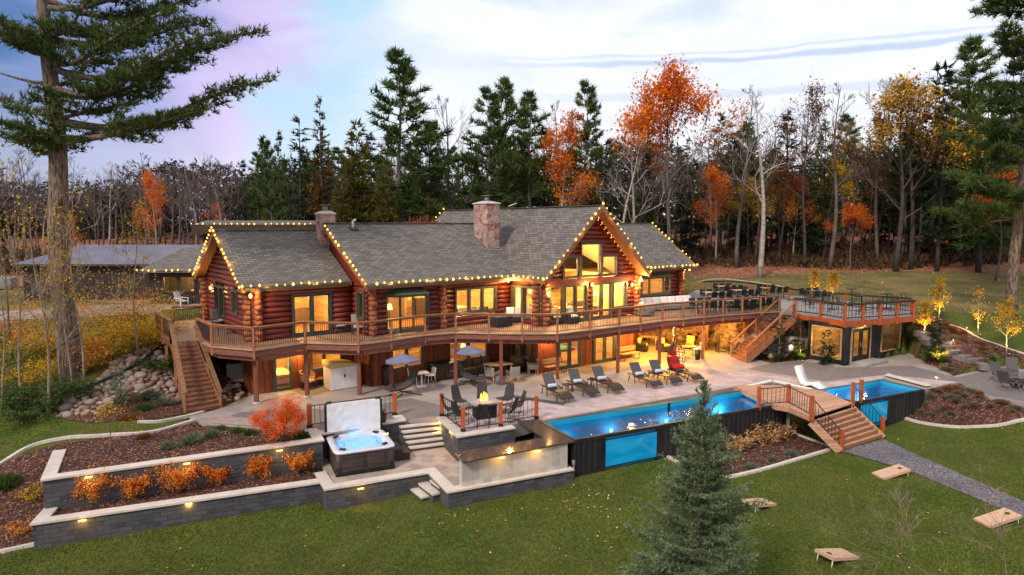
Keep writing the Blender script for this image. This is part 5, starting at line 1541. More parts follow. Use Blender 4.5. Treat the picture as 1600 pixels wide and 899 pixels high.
mb = MB(); mb.box(.14,Lc-.1,Wc-.16,Wc-.12,.1,Hc-.16); mb.box(Lc-.2,Lc-.16,.14,Wc-.16,.1,Hc-.16); mb.box(3.5,3.56,.2,Wc-.16,.1,Hc-.16); mb.box(.14,Lc-.14,.14,Wc-.14,.05,.1)
mb.build('room_lining', M['warmwood'], t)
mb = MB(); mb.box(4.0,6.8,1.6,2.3,.5,.62); mb.box(4.0,6.8,1.9,2.3,1.05,1.15); mb.build('bench', M['tan'], t)
plight('room_lamp', (1.6,1.1,2.2), 85, (1,.6,.18), .15, t); plight('room_lamp', (5.2,1.1,2.2), 14, (1,.65,.3), .15, t)
s_ = MB(); s_.rbox((1.75,-.55,.07), (2.6,1.0,.16), .02); s_.build('door_step', M['slabgrey'], t)
q = Vector((c1.x,c1.y,0)) + Vector((math.cos(CA),math.sin(CA),0))*1.75
w_ = thing('wall_lamp', 'small lamp over the container room doors', 'wall lamp', (q.x, q.y-.05, 2.32), CA, 'warm wall lamps on the house')
MB().lathe([(.1,0),(.06,.1),(.02,.12)], 10, (0,-.1,0)).build('lamp_shade', M['lampglow'], w_); plight('lamp_light', (0,-.3,-.1), 14, (1,.62,.2), .08, w_)
# roof deck of the container: fascia + railing (the floor is the terrace)
r = [P(1242,467,3.72), P(1283,471.5,3.72), P(1321,477,3.72), P(1349,475.5,3.72), P(1376,474,3.72), P(1402.5,472.3,3.72), P(1428,470.5,3.72)]
t = thing('roof_railing', 'orange cedar railing with dark bar top on the black container room', 'railing', zero(r[2], DZ)); b0 = t.location.copy()
railing_run(t, b0, [zero(p) for p in r], 2.78, .98, 'cedarpost', 'granite', postdrop=.42, topw=.3, sp=.24, bot=True, pw=.16)
mb = MB(); q = [zero(p)-zero(b0) for p in r]
for a, b_ in zip(q[:-1], q[1:]): mb.beam(a+Vector((0,0,-.18)), b_+Vector((0,0,-.18)), .07, .34)
mb.build('fascia_board', M['cedarpost'], t)
poly = [zero(p).to_2d()-b0.to_2d() for p in r] + [Vector((26.9,45.6))-b0.to_2d(), Vector((20.0,46.5))-b0.to_2d()]
MB().prism(poly, -.06, .055).build('roof_floor', M['slabgrey'], t)

# ------------------------------------------------------------------ bar counter
zt = .08
t = thing('bar_counter', 'L-shaped outdoor bar with dark granite top and pale tiled front', 'bar counter', P(722,762,-1)); b0 = t.location.copy(); b0.z = 0; t.location.z = 0
op = [P(709.7,707,zt), P(723,722,zt), P(900,689,zt), P(848,656.5,zt), P(808,657,zt), P(849,684,zt)]
mb = MB(); mb.prism([(p.x-b0.x,p.y-b0.y) for p in op], zt-.06, zt); mb.build('counter_top', M['granite'], t)
fl = [P(727,762,-1), P(723,756,-1)]
e = [P(724,763,-.98), P(889,733,-.98)]
mb = MB(); a, b_ = e[0]-b0, e[1]-b0; dd = (b_-a).normalized(); nn = Vector((-dd.y, dd.x, 0))
a += nn*.12; b_ += nn*.12
mb.prism([(a.x,a.y),(b_.x,b_.y),((b_+nn*.3).x,(b_+nn*.3).y),((a+nn*.3).x,(a+nn*.3).y)], -.98, zt-.06); mb.build('tiled_front', M['tilepanel'], t)
mb = MB(); c_ = P(880,690,zt)-b0; c2 = P(838,660,zt)-b0; mb.beam((c_.x,c_.y,-.5),(c2.x,c2.y,-.5), .2, 1.0); mb.build('bar_side', M['block'], t)
# bar stools behind the bar
def bar_stool():
    t = thing('bar_stool', 'black wire bar stool', 'stool')
    MB().rbox((0,0,.74), (.42,.40,.04), .015).build('seat', M['black'], t)
    mb = MB()
    for k_ in range(5): mb.tube([(-.18+.09*k_,.18,.76),(-.19+.095*k_,.23,1.05)], .009, 4)
    mb.tube([(-.2,.18,.76),(-.21,.23,1.06),(.21,.23,1.06),(.2,.18,.76)], .013, 5); mb.build('backrest', M['black'], t)
    for sx_ in (-1,1):
        for sy_ in (-1,1): MB().tube([(sx_*.16,sy_*.15,.73),(sx_*.23,sy_*.21,0)], .013, 5).build('leg', M['black'], t)
    MB().tube([(-.2,-.19,.25),(.2,-.19,.25),(.2,.19,.25),(-.2,.19,.25)], .01, 4, closed=True).build('foot_ring', M['black'], t)
    return t
BS = Once(bar_stool())
lab = ['nearest the left end of the counter','second from the left end of the counter','third from the left end of the counter','in the inner corner of the bar','on the pool side of the bar, nearest the corner','on the pool side of the bar under the railing','close under the white wall cap']
for (px, py, rz), lb in zip(((738,702,2.9),(766,697,3),(792,691,3),(818,685,3.4),(832,677,4.4),(822,668,4.5),(812,664,4.4)), lab):
    BS.put(P(px, py, -1.05)+Vector((0,0,0)), rz, 'black wire bar stool '+lb, 'black bar stools at the outdoor bar', .92)
# ------------------------------------------------------------------ platform railings on the patio edge
def short_rail(label, pxs, z=.04):
    pts = [P(a, b_, z) for a, b_ in pxs]; t = thing('patio_railing', label, 'railing', pts[0], 0, 'black railings with orange posts at the patio edge'); b0 = t.location.copy()
    for p in pts:
        q = p-b0; MB().box(q.x-.085,q.x+.085,q.y-.085,q.y+.085,.12,1.02).build('rail_post', M['cedarpost'], t)
        MB().box(q.x-.10,q.x+.10,q.y-.10,q.y+.10,0,.13).build('post_shoe', M['black'], t)
    for a, b_ in zip(pts[:-1], pts[1:]):
        A, B = a-b0, b_-b0; mb = MB(); up = Vector((0,0,1))
        mb.beam(A+up*.92, B+up*.92, .05, .03); mb.beam(A+up*.12, B+up*.12, .03, .03)
        n_ = max(2, int((B-A).length/.22))
        for i in range(1, n_):
            c_ = A.lerp(B, i/n_); mb.box(c_.x-.009,c_.x+.009,c_.y-.009,c_.y+.009,.12,.91)
        mb.build('railing_panel', M['black'], t)
short_rail('short black railing with orange posts behind the hot tub', [(484,668),(617,648)])
short_rail('black railing with four orange posts around the fire table', [(690.5,650),(723.7,674),(782.5,666),(838,654)])
# ------------------------------------------------------------------ hot tub
zr_ = -.10
f0, f1, f2, f3 = P(523,708,zr_), P(617,695,zr_), P(585,664,zr_), P(506,676,zr_)
cx_ = (f0+f1+f2+f3)/4; d = (f1-f0); ta = math.atan2(d.y, d.x); ta = math.atan2((f1-f0).y+(f2-f3).y, (f1-f0).x+(f2-f3).x)
_fd = (f1-f0); _fd.z = 0; _fd.normalize(); ta = math.atan2(_fd.y, _fd.x); _nn = Vector((-_fd.y,_fd.x,0)); cx_ = (f0+f1)/2 + _nn*1.06
t = thing('hot_tub', 'square hot tub with brown panelled sides, white rim and glowing blue water', 'hot tub', (cx_.x, cx_.y, -1.05), ta)
S = 2.36; h_ = S/2
mb = MB(); mb.rbox((0,0,.10), (S-.06,S-.06,.2), .05); mb.build('base', M['black'], t)
mb = MB()
for s in (-1,1):
    mb.rbox((0,s*(h_-.08),.5), (S-.35,.08,.76), .02); mb.rbox((s*(h_-.08),0,.5), (.08,S-.35,.76), .02)
mb.build('cabinet_panel', M['tubside'], t)
mb = MB()
for sx_ in (-1,1):
    for sy_ in (-1,1): mb.tube([(sx_*(h_-.2),sy_*(h_-.2),.12),(sx_*(h_-.2),sy_*(h_-.2),.88)], .17, 14)
mb.build('corner_panel', M['tubside'], t)
for sx_ in (-.4,.4): MB().rbox((sx_,-h_+.02,.48), (.66,.04,.6), .015).build('access_panel', M['tubside'], t)
# shell: rim with basin
def ringpts(r_, z, n_=40, sq=5):
    o = []
    for i in range(n_):
        a = 2*math.pi*i/n_; c_, s_ = math.cos(a), math.sin(a); k_ = (abs(c_)**sq+abs(s_)**sq)**(-1/sq)
        o.append((r_*k_*c_, r_*k_*s_, z))
    return o
rings = [ringpts(h_-.02,.86,40,12), ringpts(h_+.02,.90,40,12), ringpts(h_+.02,.94,40,12), ringpts(h_-.04,.965,40,12), ringpts(h_-.22,.95,40,7), ringpts(h_-.27,.86,40,6), ringpts(h_-.33,.62,40,5), ringpts(h_-.62,.56,40,5), ringpts(h_-.66,.30,40,4)]
vs = [p for rg in rings for p in rg]; n_ = 40
fs = [(i*n_+j, i*n_+(j+1)%n_, (i+1)*n_+(j+1)%n_, (i+1)*n_+j) for i in range(len(rings)-1) for j in range(n_)] + [tuple((len(rings)-1)*n_+j for j in range(n_))]
mb = MB(); mb.add(vs, fs, 0, True); mb.build('shell', M['tubshell'], t)
mb = MB(); mb.add(ringpts(h_-.27,.83,40,6), [tuple(range(40))], 0); mb.build('water', M['spawater'], t)
for (x, y) in ((-.82,.82),(.82,.82),(.82,-.82),(-.82,-.82)): MB().rbox((x,y,.975), (.26,.14,.05), .02, math.atan2(-x, y)).build('headrest', M['black'], t)
mb = MB()
for (x, y) in ((.25,.55),(.38,.6),(.5,.62),(.3,.42),(.44,.47),(.57,.5),(-.6,.2),(-.65,-.1),(.68,.0),(.68,-.3),(-.2,.72),(0,.74)): mb.lathe([(.035,0),(.035,.015)], 8, (x,y,.72 if abs(x) < .6 else .86))
mb.build('jets', M['grey'], t)
MB().rbox((0,h_-.13,.965), (.46,.08,.03), .01).build('control_panel', M['ledblue'], t)
mb = MB()
for a in range(9): mb.lathe([(.022,0),(.022,.012)], 8, (-.95+.03*abs(a-4),-.8+a*.19,.968))
mb.build('cup_valve', M['black'], t)
plight('tub_light', (0,.3,.5), 14, (.6,.8,1), .1, t)
plight('tub_light', (.4,-.3,.45), 12, (.35,.6,1), .1, t)
ta_ = ta
t = thing('tub_cover', 'white underside of the hot tub cover standing upright behind the tub', 'cover', Vector((cx_.x, cx_.y, -1.05))+Vector((-math.sin(ta), math.cos(ta), 0))*(h_+.03), ta)
bm_ = MB()
nx_, nz_ = 22, 12; W_, Hh = 2.2, 1.30; vs = []
for k_ in range(nz_+1):
    for i in range(nx_+1):
        x = (i/nx_-.5)*W_; z = k_/nz_*Hh
        wr = .02*math.sin(x*7+z*9)+.018*math.sin((x*x+z)*13) if 0 < i < nx_ and 0 < k_ < nz_ else 0
        vs.append((x, -.03+wr, z))
bm_.add(vs, [(k_*(nx_+1)+i, k_*(nx_+1)+i+1, (k_+1)*(nx_+1)+i+1, (k_+1)*(nx_+1)+i) for k_ in range(nz_) for i in range(nx_)], 0, True)
bm_.box(-W_/2, W_/2, -.015, .09, 0, Hh)
o = bm_.build('cover_foam', M['white'], t); o.location = (0,0,.95)
for s in (-1,1): MB().tube([(s*(W_/2+.05),0,.3),(s*(W_/2+.05),0,2.22),(s*(W_/2-.03),0,2.32),(s*(W_/2-.2),0,2.32)], .05, 8).build('lifter_frame', M['black'], t)
if 0: mb = MB(); mb.tube([(-W_/2-.05,0,.3),(-W_/2-.05,0,2.22),(-W_/2+.03,0,2.32),(-W_/2+.2,0,2.32)], .05, 8); mb.tube([(W_/2+.05,0,.3),(W_/2+.05,0,2.22),(W_/2-.03,0,2.32),(W_/2-.2,0,2.32)], .05, 8)
# tub steps
d = Vector((math.cos(ta), math.sin(ta), 0)); nn = Vector((-d.y, d.x, 0))
t = thing('tub_steps', 'brown moulded steps at the right side of the hot tub', 'steps', Vector((cx_.x,cx_.y,-1.05))+d*(h_+.38)+nn*.1, ta-math.pi/2)
mb = MB(); mb.rbox((0,-.14,.5), (1.0,.42,.08), .02); mb.rbox((0,.24,.28), (1.0,.36,.08), .02); mb.box(-.46,.46,-.33,.05,0,.46); mb.box(-.46,.46,.05,.4,0,.24); mb.build('step_box', M['tubside'], t)
t = thing('planter', 'small dark slatted pot with green plant beside the tub cover', 'plant pot', P(598,660,.04))
mb = MB(); mb.lathe([(.13,0),(.19,.36),(.17,.36),(.15,.3)], 10); mb.build('pot', M['darkwood'], t)
mb = MB()
for i in range(22):
    a = rnd.random()*6.28; mb.add([(0,0,.3),(.10*math.cos(a),.10*math.sin(a),.45+rnd.random()*.15),(.18*math.cos(a+.3),.18*math.sin(a+.3),.42+rnd.random()*.2)], [(0,1,2)])
mb.build('leaves', M['greenleaf'], t)

# ================================================================== furniture
def legs4(t, w_, d_, h_, r=.02, mat='black', z0=0, splay=0, n=6):
    for sx_ in (-1,1):
        for sy_ in (-1,1): MB().tube([(sx_*(w_/2+splay),sy_*(d_/2+splay),z0),(sx_*w_/2,sy_*d_/2,h_)], r, n).build('leg', M[mat], t)
def lounger():
    t = thing('sun_lounger', 'x', 'sun lounger')
    # +x = foot end
    prof = [(-.62,.36),(-.35,.38),(0,.40),(.35,.44),(.62,.46),(.9,.40),(1.18,.27)]
    mb = MB(); vs = []
    for x, z in prof:
        for y in (-.34,.34): vs += [(x,y,z),(x,y,z-.05)]
    k = len(prof)
    fs = []
    for i in range(k-1):
        a = i*4; b_ = a+4
        fs += [(a,a+2,b_+2,b_),(a+1,b_+1,b_+3,a+3),(a,b_,b_+1,a+1),(a+2,a+3,b_+3,b_+2)]
    fs += [(0,1,3,2),((k-1)*4,(k-1)*4+2,(k-1)*4+3,(k-1)*4+1)]
    mb.add(vs, fs, 0, False); mb.build('seat', M['wicker'], t)
    MB().cbox((-.62-.27,0,.68), (.78,.60,.035), 0, 0, 0, R(52)).build('backrest', M['sling'], t)
    for s in (-1,1):
        MB().tube([(-1.12,s*.36,.42),(-.8,s*.365,.46),(-.45,s*.365,.44),(-.2,s*.36,.39)], .035, 6).build('armrest', M['wicker'], t)
    for x0, x1 in ((-.95,-1.1),(-.5,-.45),(.72,.62),(1.0,1.1)):
        for s in (-1,1):
            if x0 == 1.0 : continue
            MB().tube([(x1,s*.33,0),(x0,s*.33,.36)], .028, 6).build('leg', M['wicker'], t)
    MB().rbox((-.53,0,.49), (.2,.50,.16), .06, 0, 0, 0, R(20)).build('pillow', M['pillowblue'], t)
    return t
LG = Once(lounger())
ldir = math.atan2(*(lambda d: (d.y, d.x))(P(888,633,.25)-P(861,618,.25)))
for (hx, hy), lb in zip(((867,621),(907,613),(945,608),(1004,600.5),(1035,596),(1067,591.5)),
        ('leftmost brown wicker lounger, next to the bar corner post','second wicker lounger from the bar, under a porch post','third wicker lounger, at the gap in the row','fourth wicker lounger, just past the gap in the row','fifth wicker lounger with striped pillow beside the last one','last wicker lounger, in front of the red egg chair')):
    LG.put(P(hx, hy, 0)+Vector((.1,-.1,.004)), ldir, lb, 'sun loungers facing the long pool')
def side_table():
    t = thing('side_table', 'x', 'side table'); MB().rbox((0,0,.38), (.42,.42,.05), .015).build('tabletop', M['wicker'], t); legs4(t, .32, .32, .36, .018, 'wicker', 0, .03); return t
ST = Once(side_table())
for (px, py), lb in zip(((886,612),(925,604),(1020,593),(1050,588)), ('small wicker table between the first two loungers','small wicker table between the second and third loungers','small wicker table between the fourth and fifth loungers','small wicker table between the last two loungers')):
    ST.put(P(px, py, .004), ldir, lb, 'wicker tables between the loungers')
# fire table and rocking chairs
t = thing('fire_table', 'square stone fire table with a live orange flame', 'fire table', P(757,652,.004), R(25))
MB().rbox((0,0,.70), (1.35,.95,.07), .015).build('tabletop', M['slabgrey'], t); MB().rbox((0,0,.35), (.95,.62,.66), .03).build('base', M['black'], t)
mb = MB()
for i in range(26): mb.ico(((rnd.random()-.5)*.5,(rnd.random()-.5)*.2,.75), .035, 1, 0, (1,1,.7))
mb.build('fire_glass', M['cushion'], t)
mb = MB()
for i in range(9):
    x = (rnd.random()-.5)*.3; y = (rnd.random()-.5)*.12; h1 = .14+rnd.random()*.26; lx = (rnd.random()-.5)*.12
    mb.lathe([(.02,0),(.055,h1*.22),(.04,h1*.55),(.006,h1)], 7, (x,y,.76))
mb.build('flame', M['flame'], t); plight('fire_light', (0,0,1.0), 18, (1,.4,.08), .12, t)
def rocker():
    t = thing('rocking_chair', 'x', 'rocking chair')
    mb = MB(); prof = [(.30,.42),(.1,.39),(-.18,.40),(-.28,.50),(-.38,.80),(-.47,1.08)]; wd = [.24,.26,.26,.25,.24,.17]; vs = []
    for (x,z), w_ in zip(prof, wd): vs += [(x,-w_,z+.02),(x,0,z-.015),(x,w_,z+.02)]
    k = len(prof); fs = []
    for i in range(k-1):
        for j in range(2): fs.append((i*3+j,i*3+j+1,(i+1)*3+j+1,(i+1)*3+j))
    vs2 = [(a-.02,b_,c_-.02) for a,b_,c_ in vs]; off = len(vs)
    allf = fs + [tuple(off+i for i in f[::-1]) for f in fs]
    mb.add(vs+vs2, allf, 0, True); mb.build('seat_shell', M['blackwicker'], t)
    for s in (-1,1):
        MB().tube([(-.45,s*.25,.05),(-.2,s*.25,.012),(.1,s*.25,.012),(.4,s*.25,.05),(.28,s*.25,.38),(.22,s*.25,.40)], .014, 5).build('rocker', M['black'], t)
        MB().tube([(-.1,s*.25,.015),(-.2,s*.25,.39)], .013, 5).build('leg', M['black'], t)
    return t
RC = Once(rocker())
fc = P(757,652,0)
for (px, py), lb in zip(((706,653),(722,662),(755,666),(793,657),(805,648),(790,637),(720,640),(754,634)),
   ('black rocking chair by the railing post nearest the stone steps','black rocking chair at the near left corner of the fire table','black rocking chair on the near side of the fire table, back to the wall','black rocking chair at the near right corner of the fire table','black rocking chair at the right of the fire table nearest the pool','black rocking chair at the far right corner of the fire table','black rocking chair at the far left corner of the fire table','black rocking chair behind the flame, facing the camera')):
    p = P(px, py, .004); d = fc-p; RC.put(p, math.atan2(d.y, d.x), lb, 'black rocking chairs round the fire table')
# hanging lounge chairs with canopy
def hanging_lounge():
    t = thing('hanging_lounge', 'x', 'hanging lounge chair')
    for s in (-1,1):
        MB().tube([(-.75,s*.5,.03),(-.1,s*.12,.22),(.1,s*-.12,.22),(.85,s*-.55,.03)], .03, 6).build('foot', M['black'], t)
    MB().tube([(0,0,.22),(-.45,0,.5),(-.85,0,1.0),(-.9,0,1.55),(-.6,0,1.95),(-.1,0,2.02)], .035, 8).build('arch', M['black'], t)
    prof = [(-.95,.48),(-.5,.46),(-.05,.48),(.3,.62),(.6,.98),(.78,1.3)]
    mb = MB(); vs = []
    for x, z in prof:
        for y in (-.32,.32): vs += [(x,y,z+.05),(x,y,z-.05)]
    k = len(prof); fs = []
    for i in range(k-1):
        a = i*4; b_ = a+4; fs += [(a,a+2,b_+2,b_),(a+1,b_+1,b_+3,a+3),(a,b_,b_+1,a+1),(a+2,a+3,b_+3,b_+2)]
    fs += [(0,1,3,2),((k-1)*4,(k-1)*4+2,(k-1)*4+3,(k-1)*4+1)]
    mb.add(vs, fs); mb.build('seat', M['greyfab'], t)
    mb = MB()
    for s in (-1,1): mb.tube([(x-.02,s*.34,z-.03) for x, z in prof], .02, 6)
    mb.build('seat_frame', M['black'], t)
    mb = MB(); n_ = 8; cz = 2.32; vs = [(0,0,cz)] + [(.95*math.cos(2*math.pi*i/n_)*1.05,.78*math.sin(2*math.pi*i/n_),cz-.34) for i in range(n_)] + [(.95*math.cos(2*math.pi*i/n_)*1.05,.78*math.sin(2*math.pi*i/n_),cz-.44) for i in range(n_)]
    mb.add(vs, [(0,1+i,1+(i+1)%n_) for i in range(n_)] + [(1+i,1+n_+i,1+n_+(i+1)%n_,1+(i+1)%n_) for i in range(n_)])
    vs = [(a,b_,c_-.02) for a,b_,c_ in vs]; mb.add(vs, [(0,1+(i+1)%n_,1+i) for i in range(n_)])
    mb.build('canopy', M['bluegrey'], t); MB().tube([(-.1,0,2.0),(0,0,2.3)], .02, 6).build('canopy_pole', M['black'], t)
    return t
HLg = Once(hanging_lounge())
HLg.put(P(630,619,0), R(38), 'hanging lounge chair with blue-grey canopy facing left beside the white table', 'hanging lounge chairs with canopies', .93)
HLg.put(P(733,602,0), R(160), 'hanging lounge chair with blue-grey canopy in front of the dark deck box', 'hanging lounge chairs with canopies', .93)
# round wicker chairs, table, shed
def tub_chair():
    t = thing('round_chair', 'x', 'chair')
    mb = MB(); n_ = 20; vs = []
    for k_, (r_, z) in enumerate(((.24,.36),(.36,.48),(.40,.62),(.38,.80))):
        for i in range(n_+1):
            a = R(-125)+R(250)*i/n_; hh = z + (.12*math.cos(a/1.45)**2 if k_ == 3 else 0)
            vs.append((-r_*math.cos(a), r_*math.sin(a), hh))
    fs = [(k_*(n_+1)+i,k_*(n_+1)+i+1,(k_+1)*(n_+1)+i+1,(k_+1)*(n_+1)+i) for k_ in range(3) for i in range(n_)]
    mb.add(vs, fs, 0, True); mb.tube([vs[3*(n_+1)+i] for i in range(n_+1)], .025, 6); mb.build('shell', M['tan'], t)
    MB().rbox((.04,0,.41), (.56,.52,.10), .04).build('seat_cushion', M['cream'], t); MB().rbox((-.26,0,.62), (.12,.44,.36), .05,0,0,0,-.2).build('back_cushion', M['brownfab'], t)
    for s in (-1,1):
        MB().tube([(.22,s*.2,.34),(.26,s*.24,0),(.1,s*.24,.34)], .012, 5).build('leg', M['black'], t); MB().tube([(-.22,s*.2,.34),(-.28,s*.24,0),(-.1,s*.24,.34)], .012, 5).build('leg', M['black'], t)
    return t
TC = Once(tub_chair())
TC.put(P(481,607,0), R(-25), 'round wicker chair leaning behind the porch post near the glazed door', 'round wicker chairs on the patio')
TC.put(P(520,601,0), R(-75), 'round wicker chair next to the white storage shed', 'round wicker chairs on the patio')
t = thing('side_table', 'small tan square table between the round wicker chairs', 'side table', P(501,603,0), R(30)); MB().rbox((0,0,.42), (.55,.5,.04), .01).build('tabletop', M['tan'], t); legs4(t, .36, .32, .4, .012, 'black', 0, .06)
t = thing('storage_shed', 'white plastic storage shed with tan curved lid by the wall', 'storage shed', P(561,604.5,0), R(37))
mb = MB(); mb.box(-1.55,.0,-.02,.98,.02,1.2); o = mb.build('body', M['white'], t)
mb = MB()
for i in range(7): mb.box(-.0,.012,.06+i*.13,.16+i*.13,.06,1.15)
for i in range(2): mb.box(-1.5+i*.74,-.8+i*.74,-.04,-.02,.06,1.15)
mb.build('door_panel', M['white'], t)
mb = MB(); vs = []
for i in range(9):
    a = i/8; x = -1.6+1.65*a; z = 1.2+.26*math.sin(math.pi*min(1,a*.5+.5))*1+.0
    z = 1.22+.26*math.sin(math.pi*(1-a)*.5)**.7 if True else z
    vs += [(x,-.08,z),(x,1.04,z),(x,-.08,1.18),(x,1.04,1.18)]
fs = []
for i in range(8):
    a = i*4; b_ = a+4; fs += [(a,b_,b_+1,a+1),(a+2,a+3,b_+3,b_+2),(a,a+2,b_+2,b_),(a+1,b_+1,b_+3,a+3)]
fs += [(0,1,3,2),(32,34,35,33)]
mb.add(vs, fs, 0, True); mb.build('lid', M['yellowfab'], t)
MB().rbox((-.8,-.05,.72), (.08,.03,.16), .01).build('handle', M['black'], t)
t = thing('trash_bin', 'dark brown trash bin with slot against the siding wall', 'bin', P(604,601,0), R(37)); MB().rbox((0,0,.45), (.48,.48,.9), .04).build('body', M['darkwood'], t); MB().rbox((0,0,.98), (.5,.5,.14), .05).build('lid', M['black'], t)
# white bistro set
t = thing('bistro_table', 'round-footed white bistro table beside the hanging lounge', 'table', P(659,604,0), R(30)); MB().rbox((0,0,.74), (.72,.72,.03), .012).build('tabletop', M['white'], t)
MB().lathe([(.28,0),(.28,.02),(.04,.04),(.04,.73)], 20).build('pedestal', M['white'], t)
def wchair():
    t = thing('slatted_chair', 'x', 'chair'); MB().rbox((0,0,.45), (.44,.44,.03), .012).build('seat', M['white'], t)
    mb = MB()
    for k_ in range(7): mb.tube([(-.21,-.2+k_*.066,.46),(-.26,-.2+k_*.066,.84)], .01, 4)
    mb.tube([(-.2,-.22,.46),(-.26,-.22,.84),(-.26,.22,.84),(-.2,.22,.46)], .015, 5); mb.build('backrest', M['white'], t)
    legs4(t, .38, .38, .44, .015, 'white', 0, .03); return t
WC = Once(wchair())
WC.put(P(672,599,0), R(215), 'white slatted chair behind the bistro table', 'white slatted chairs'); WC.put(P(645,601,0), R(10), 'white slatted chair half hidden by the hanging lounge', 'white slatted chairs')
t = thing('deck_box', 'large dark wicker deck box against the siding', 'deck box', P(698,590,0), R(37)); MB().rbox((0,0,.42), (2.0,.95,.8), .02).build('body', M['darkwood'], t); MB().rbox((0,0,.86), (2.08,1.02,.1), .02).build('lid', M['blackwicker'], t)
t = thing('outdoor_sofa', 'long brown outdoor sectional sofa under the lit window', 'sofa', HW(5.2,-2.3,0), HOUSE_A); sofa(t, 3.6, .95, 'wicker', 'brownfab', 5)
t = thing('outdoor_sofa', 'short return of the brown sectional by the glass doors', 'sofa', HW(7.75,-3.1,0), HOUSE_A-R(90)); sofa(t, 1.5, .9, 'wicker', 'brownfab', 2)
t = thing('outdoor_dining_table', 'tan slatted dining table among grey woven armchairs', 'table', P(778,588,0), R(30)); MB().rbox((0,0,.70), (1.5,.95,.05), .015).build('tabletop', M['tan'], t); MB().rbox((0,0,.36), (.8,.5,.62), .02).build('fire_base', M['blackwicker'], t); legs4(t, 1.3, .75, .68, .035, 'tan')
def armchair():
    t = thing('woven_armchair', 'x', 'chair'); MB().rbox((0,0,.42), (.56,.56,.1), .03).build('seat', M['greywicker'], t); MB().rbox((-.27,0,.66), (.07,.58,.46), .03,0,0,0,-.12).build('backrest', M['greywicker'], t)
    for s in (-1,1): MB().rbox((0,s*.28,.54), (.56,.06,.20), .025).build('armrest', M['greywicker'], t)
    MB().rbox((.03,0,.49), (.46,.46,.07), .03).build('seat_cushion', M['cream'], t); legs4(t, .48, .48, .38, .024, 'tan'); return t
AC = Once(armchair())
for (px, py, a), lb in zip(((769,598,60),(802,597,110),(815,580,215),(832,586,190)), ('grey woven armchair at the near left of the tan table','grey woven armchair at the near right of the tan table, by the porch post','grey woven armchair with cream seat at the far right of the tan table','grey woven armchair standing alone by the wood siding corner')):
    AC.put(P(px, py, 0), R(a), lb, 'grey woven armchairs round the tan table')
t = thing('waste_basket', 'small grey bin beside the porch post near the tan table', 'bin', P(779,600,0)); MB().lathe([(.15,0),(.18,.42),(.16,.42),(.14,.03)], 14).build('body', M['bluegrey'], t)
def bench():
    t = thing('garden_bench', 'x', 'bench'); mb = MB()
    for i in range(3): mb.box(-.75,.75,-.2+i*.14,-.08+i*.14,.43,.47)
    mb.build('seat', M['tan'], t); mb = MB()
    for i in range(2): mb.cbox((0,.26,.62+i*.16), (1.5,.03,.14), 0, 0, -.12)
    mb.build('backrest', M['tan'], t)
    for s in (-1,1): MB().tube([(s*.68,-.2,.42),(s*.68,-.2,.02),(s*.68,.22,.02),(s*.68,.22,.42),(s*.68,.28,.8)], .022, 5).build('leg', M['black'], t)
    return t
BN = Once(bench())
BN.put(HW(9.35,-5.05,0), HOUSE_A, 'light wood bench under the wall lamp left of the pool table doors', 'light wood benches with black loop legs'); BN.put(HW(15.55,-5.05,0), HOUSE_A, 'light wood bench right of the lower glass doors', 'light wood benches with black loop legs')
t = thing('cooler_stand', 'white planter box on thin legs between the two glass doors', 'planter', P(923,568,0), HOUSE_A); MB().rbox((0,0,.80), (.8,.36,.34), .02).build('box', M['white'], t); legs4(t, .72, .3, .66, .018, 'white')
# egg chair
t = thing('egg_chair', 'hanging black egg chair with red cushions', 'hanging chair', P(1056,588,0), R(-70), scale=1.12)
for s in (0,1,2,3): MB().tube([(0,0,.12),(.5*math.cos(.5+s*1.57),.5*math.sin(.5+s*1.57),.02)], .022, 6).build('foot', M['black'], t)
MB().tube([(0,.1,.1),(-.45,.1,.6),(-.5,.1,1.5),(-.3,.1,2.0),(0,.05,2.05)], .028, 8).build('stand', M['black'], t)
mb = MB()
for k_ in range(9):
    z = .42+k_*.15; r_ = .46*math.sin(math.pi*(.16+.78*(k_/8)))**.6; n_ = 14
    mb.tube([(-r_*math.cos(R(-110)+R(220)*i/n_), r_*math.sin(R(-110)+R(220)*i/n_), z) for i in range(n_+1)], .016, 4)
for a in range(-110, 111, 27):
    mb.tube([(-.46*math.sin(math.pi*(.16+.78*k_/8))**.6*math.cos(R(a)), .46*math.sin(math.pi*(.16+.78*k_/8))**.6*math.sin(R(a)), .42+k_*.15) for k_ in range(9)], .016, 4)
mb.build('cage', M['black'], t)
MB().rbox((.02,0,.52), (.62,.62,.16), .07).build('seat_cushion', M['red'], t); MB().rbox((-.26,0,.80), (.16,.56,.36), .07,0,0,0,-.2).build('back_cushion', M['red'], t); MB().rbox((-.3,0,1.14), (.12,.42,.26), .06).build('head_cushion', M['red'], t)
MB().tube([(0,.05,2.05),(0,0,1.7)], .012, 5).build('chain', M['black'], t)
t = thing('flower_pot', 'tall dark planter with white flowers beside the porch post', 'plant pot', P(1090,562,0)); MB().lathe([(.15,0),(.21,.62),(.19,.62),(.17,.56)], 14).build('pot', M['black'], t)
mb = MB()
for i in range(40):
    a = rnd.random()*6.28; r_ = .19*math.sqrt(rnd.random()); mb.ico((r_*math.cos(a), r_*math.sin(a), .66+.1*rnd.random()), .045, 1, 0)
mb.build('flowers', M['cushion'], t)
t = thing('hanging_planter', 'dark hanging planter above the yellow table', 'plant pot', P(1061,545,0)); MB().lathe([(.1,1.45),(.2,1.75),(.18,1.75)], 12).build('pot', M['black'], t); MB().tube([(0,0,1.7),(0,0,2.4)], .01, 4).build('chain', M['black'], t)
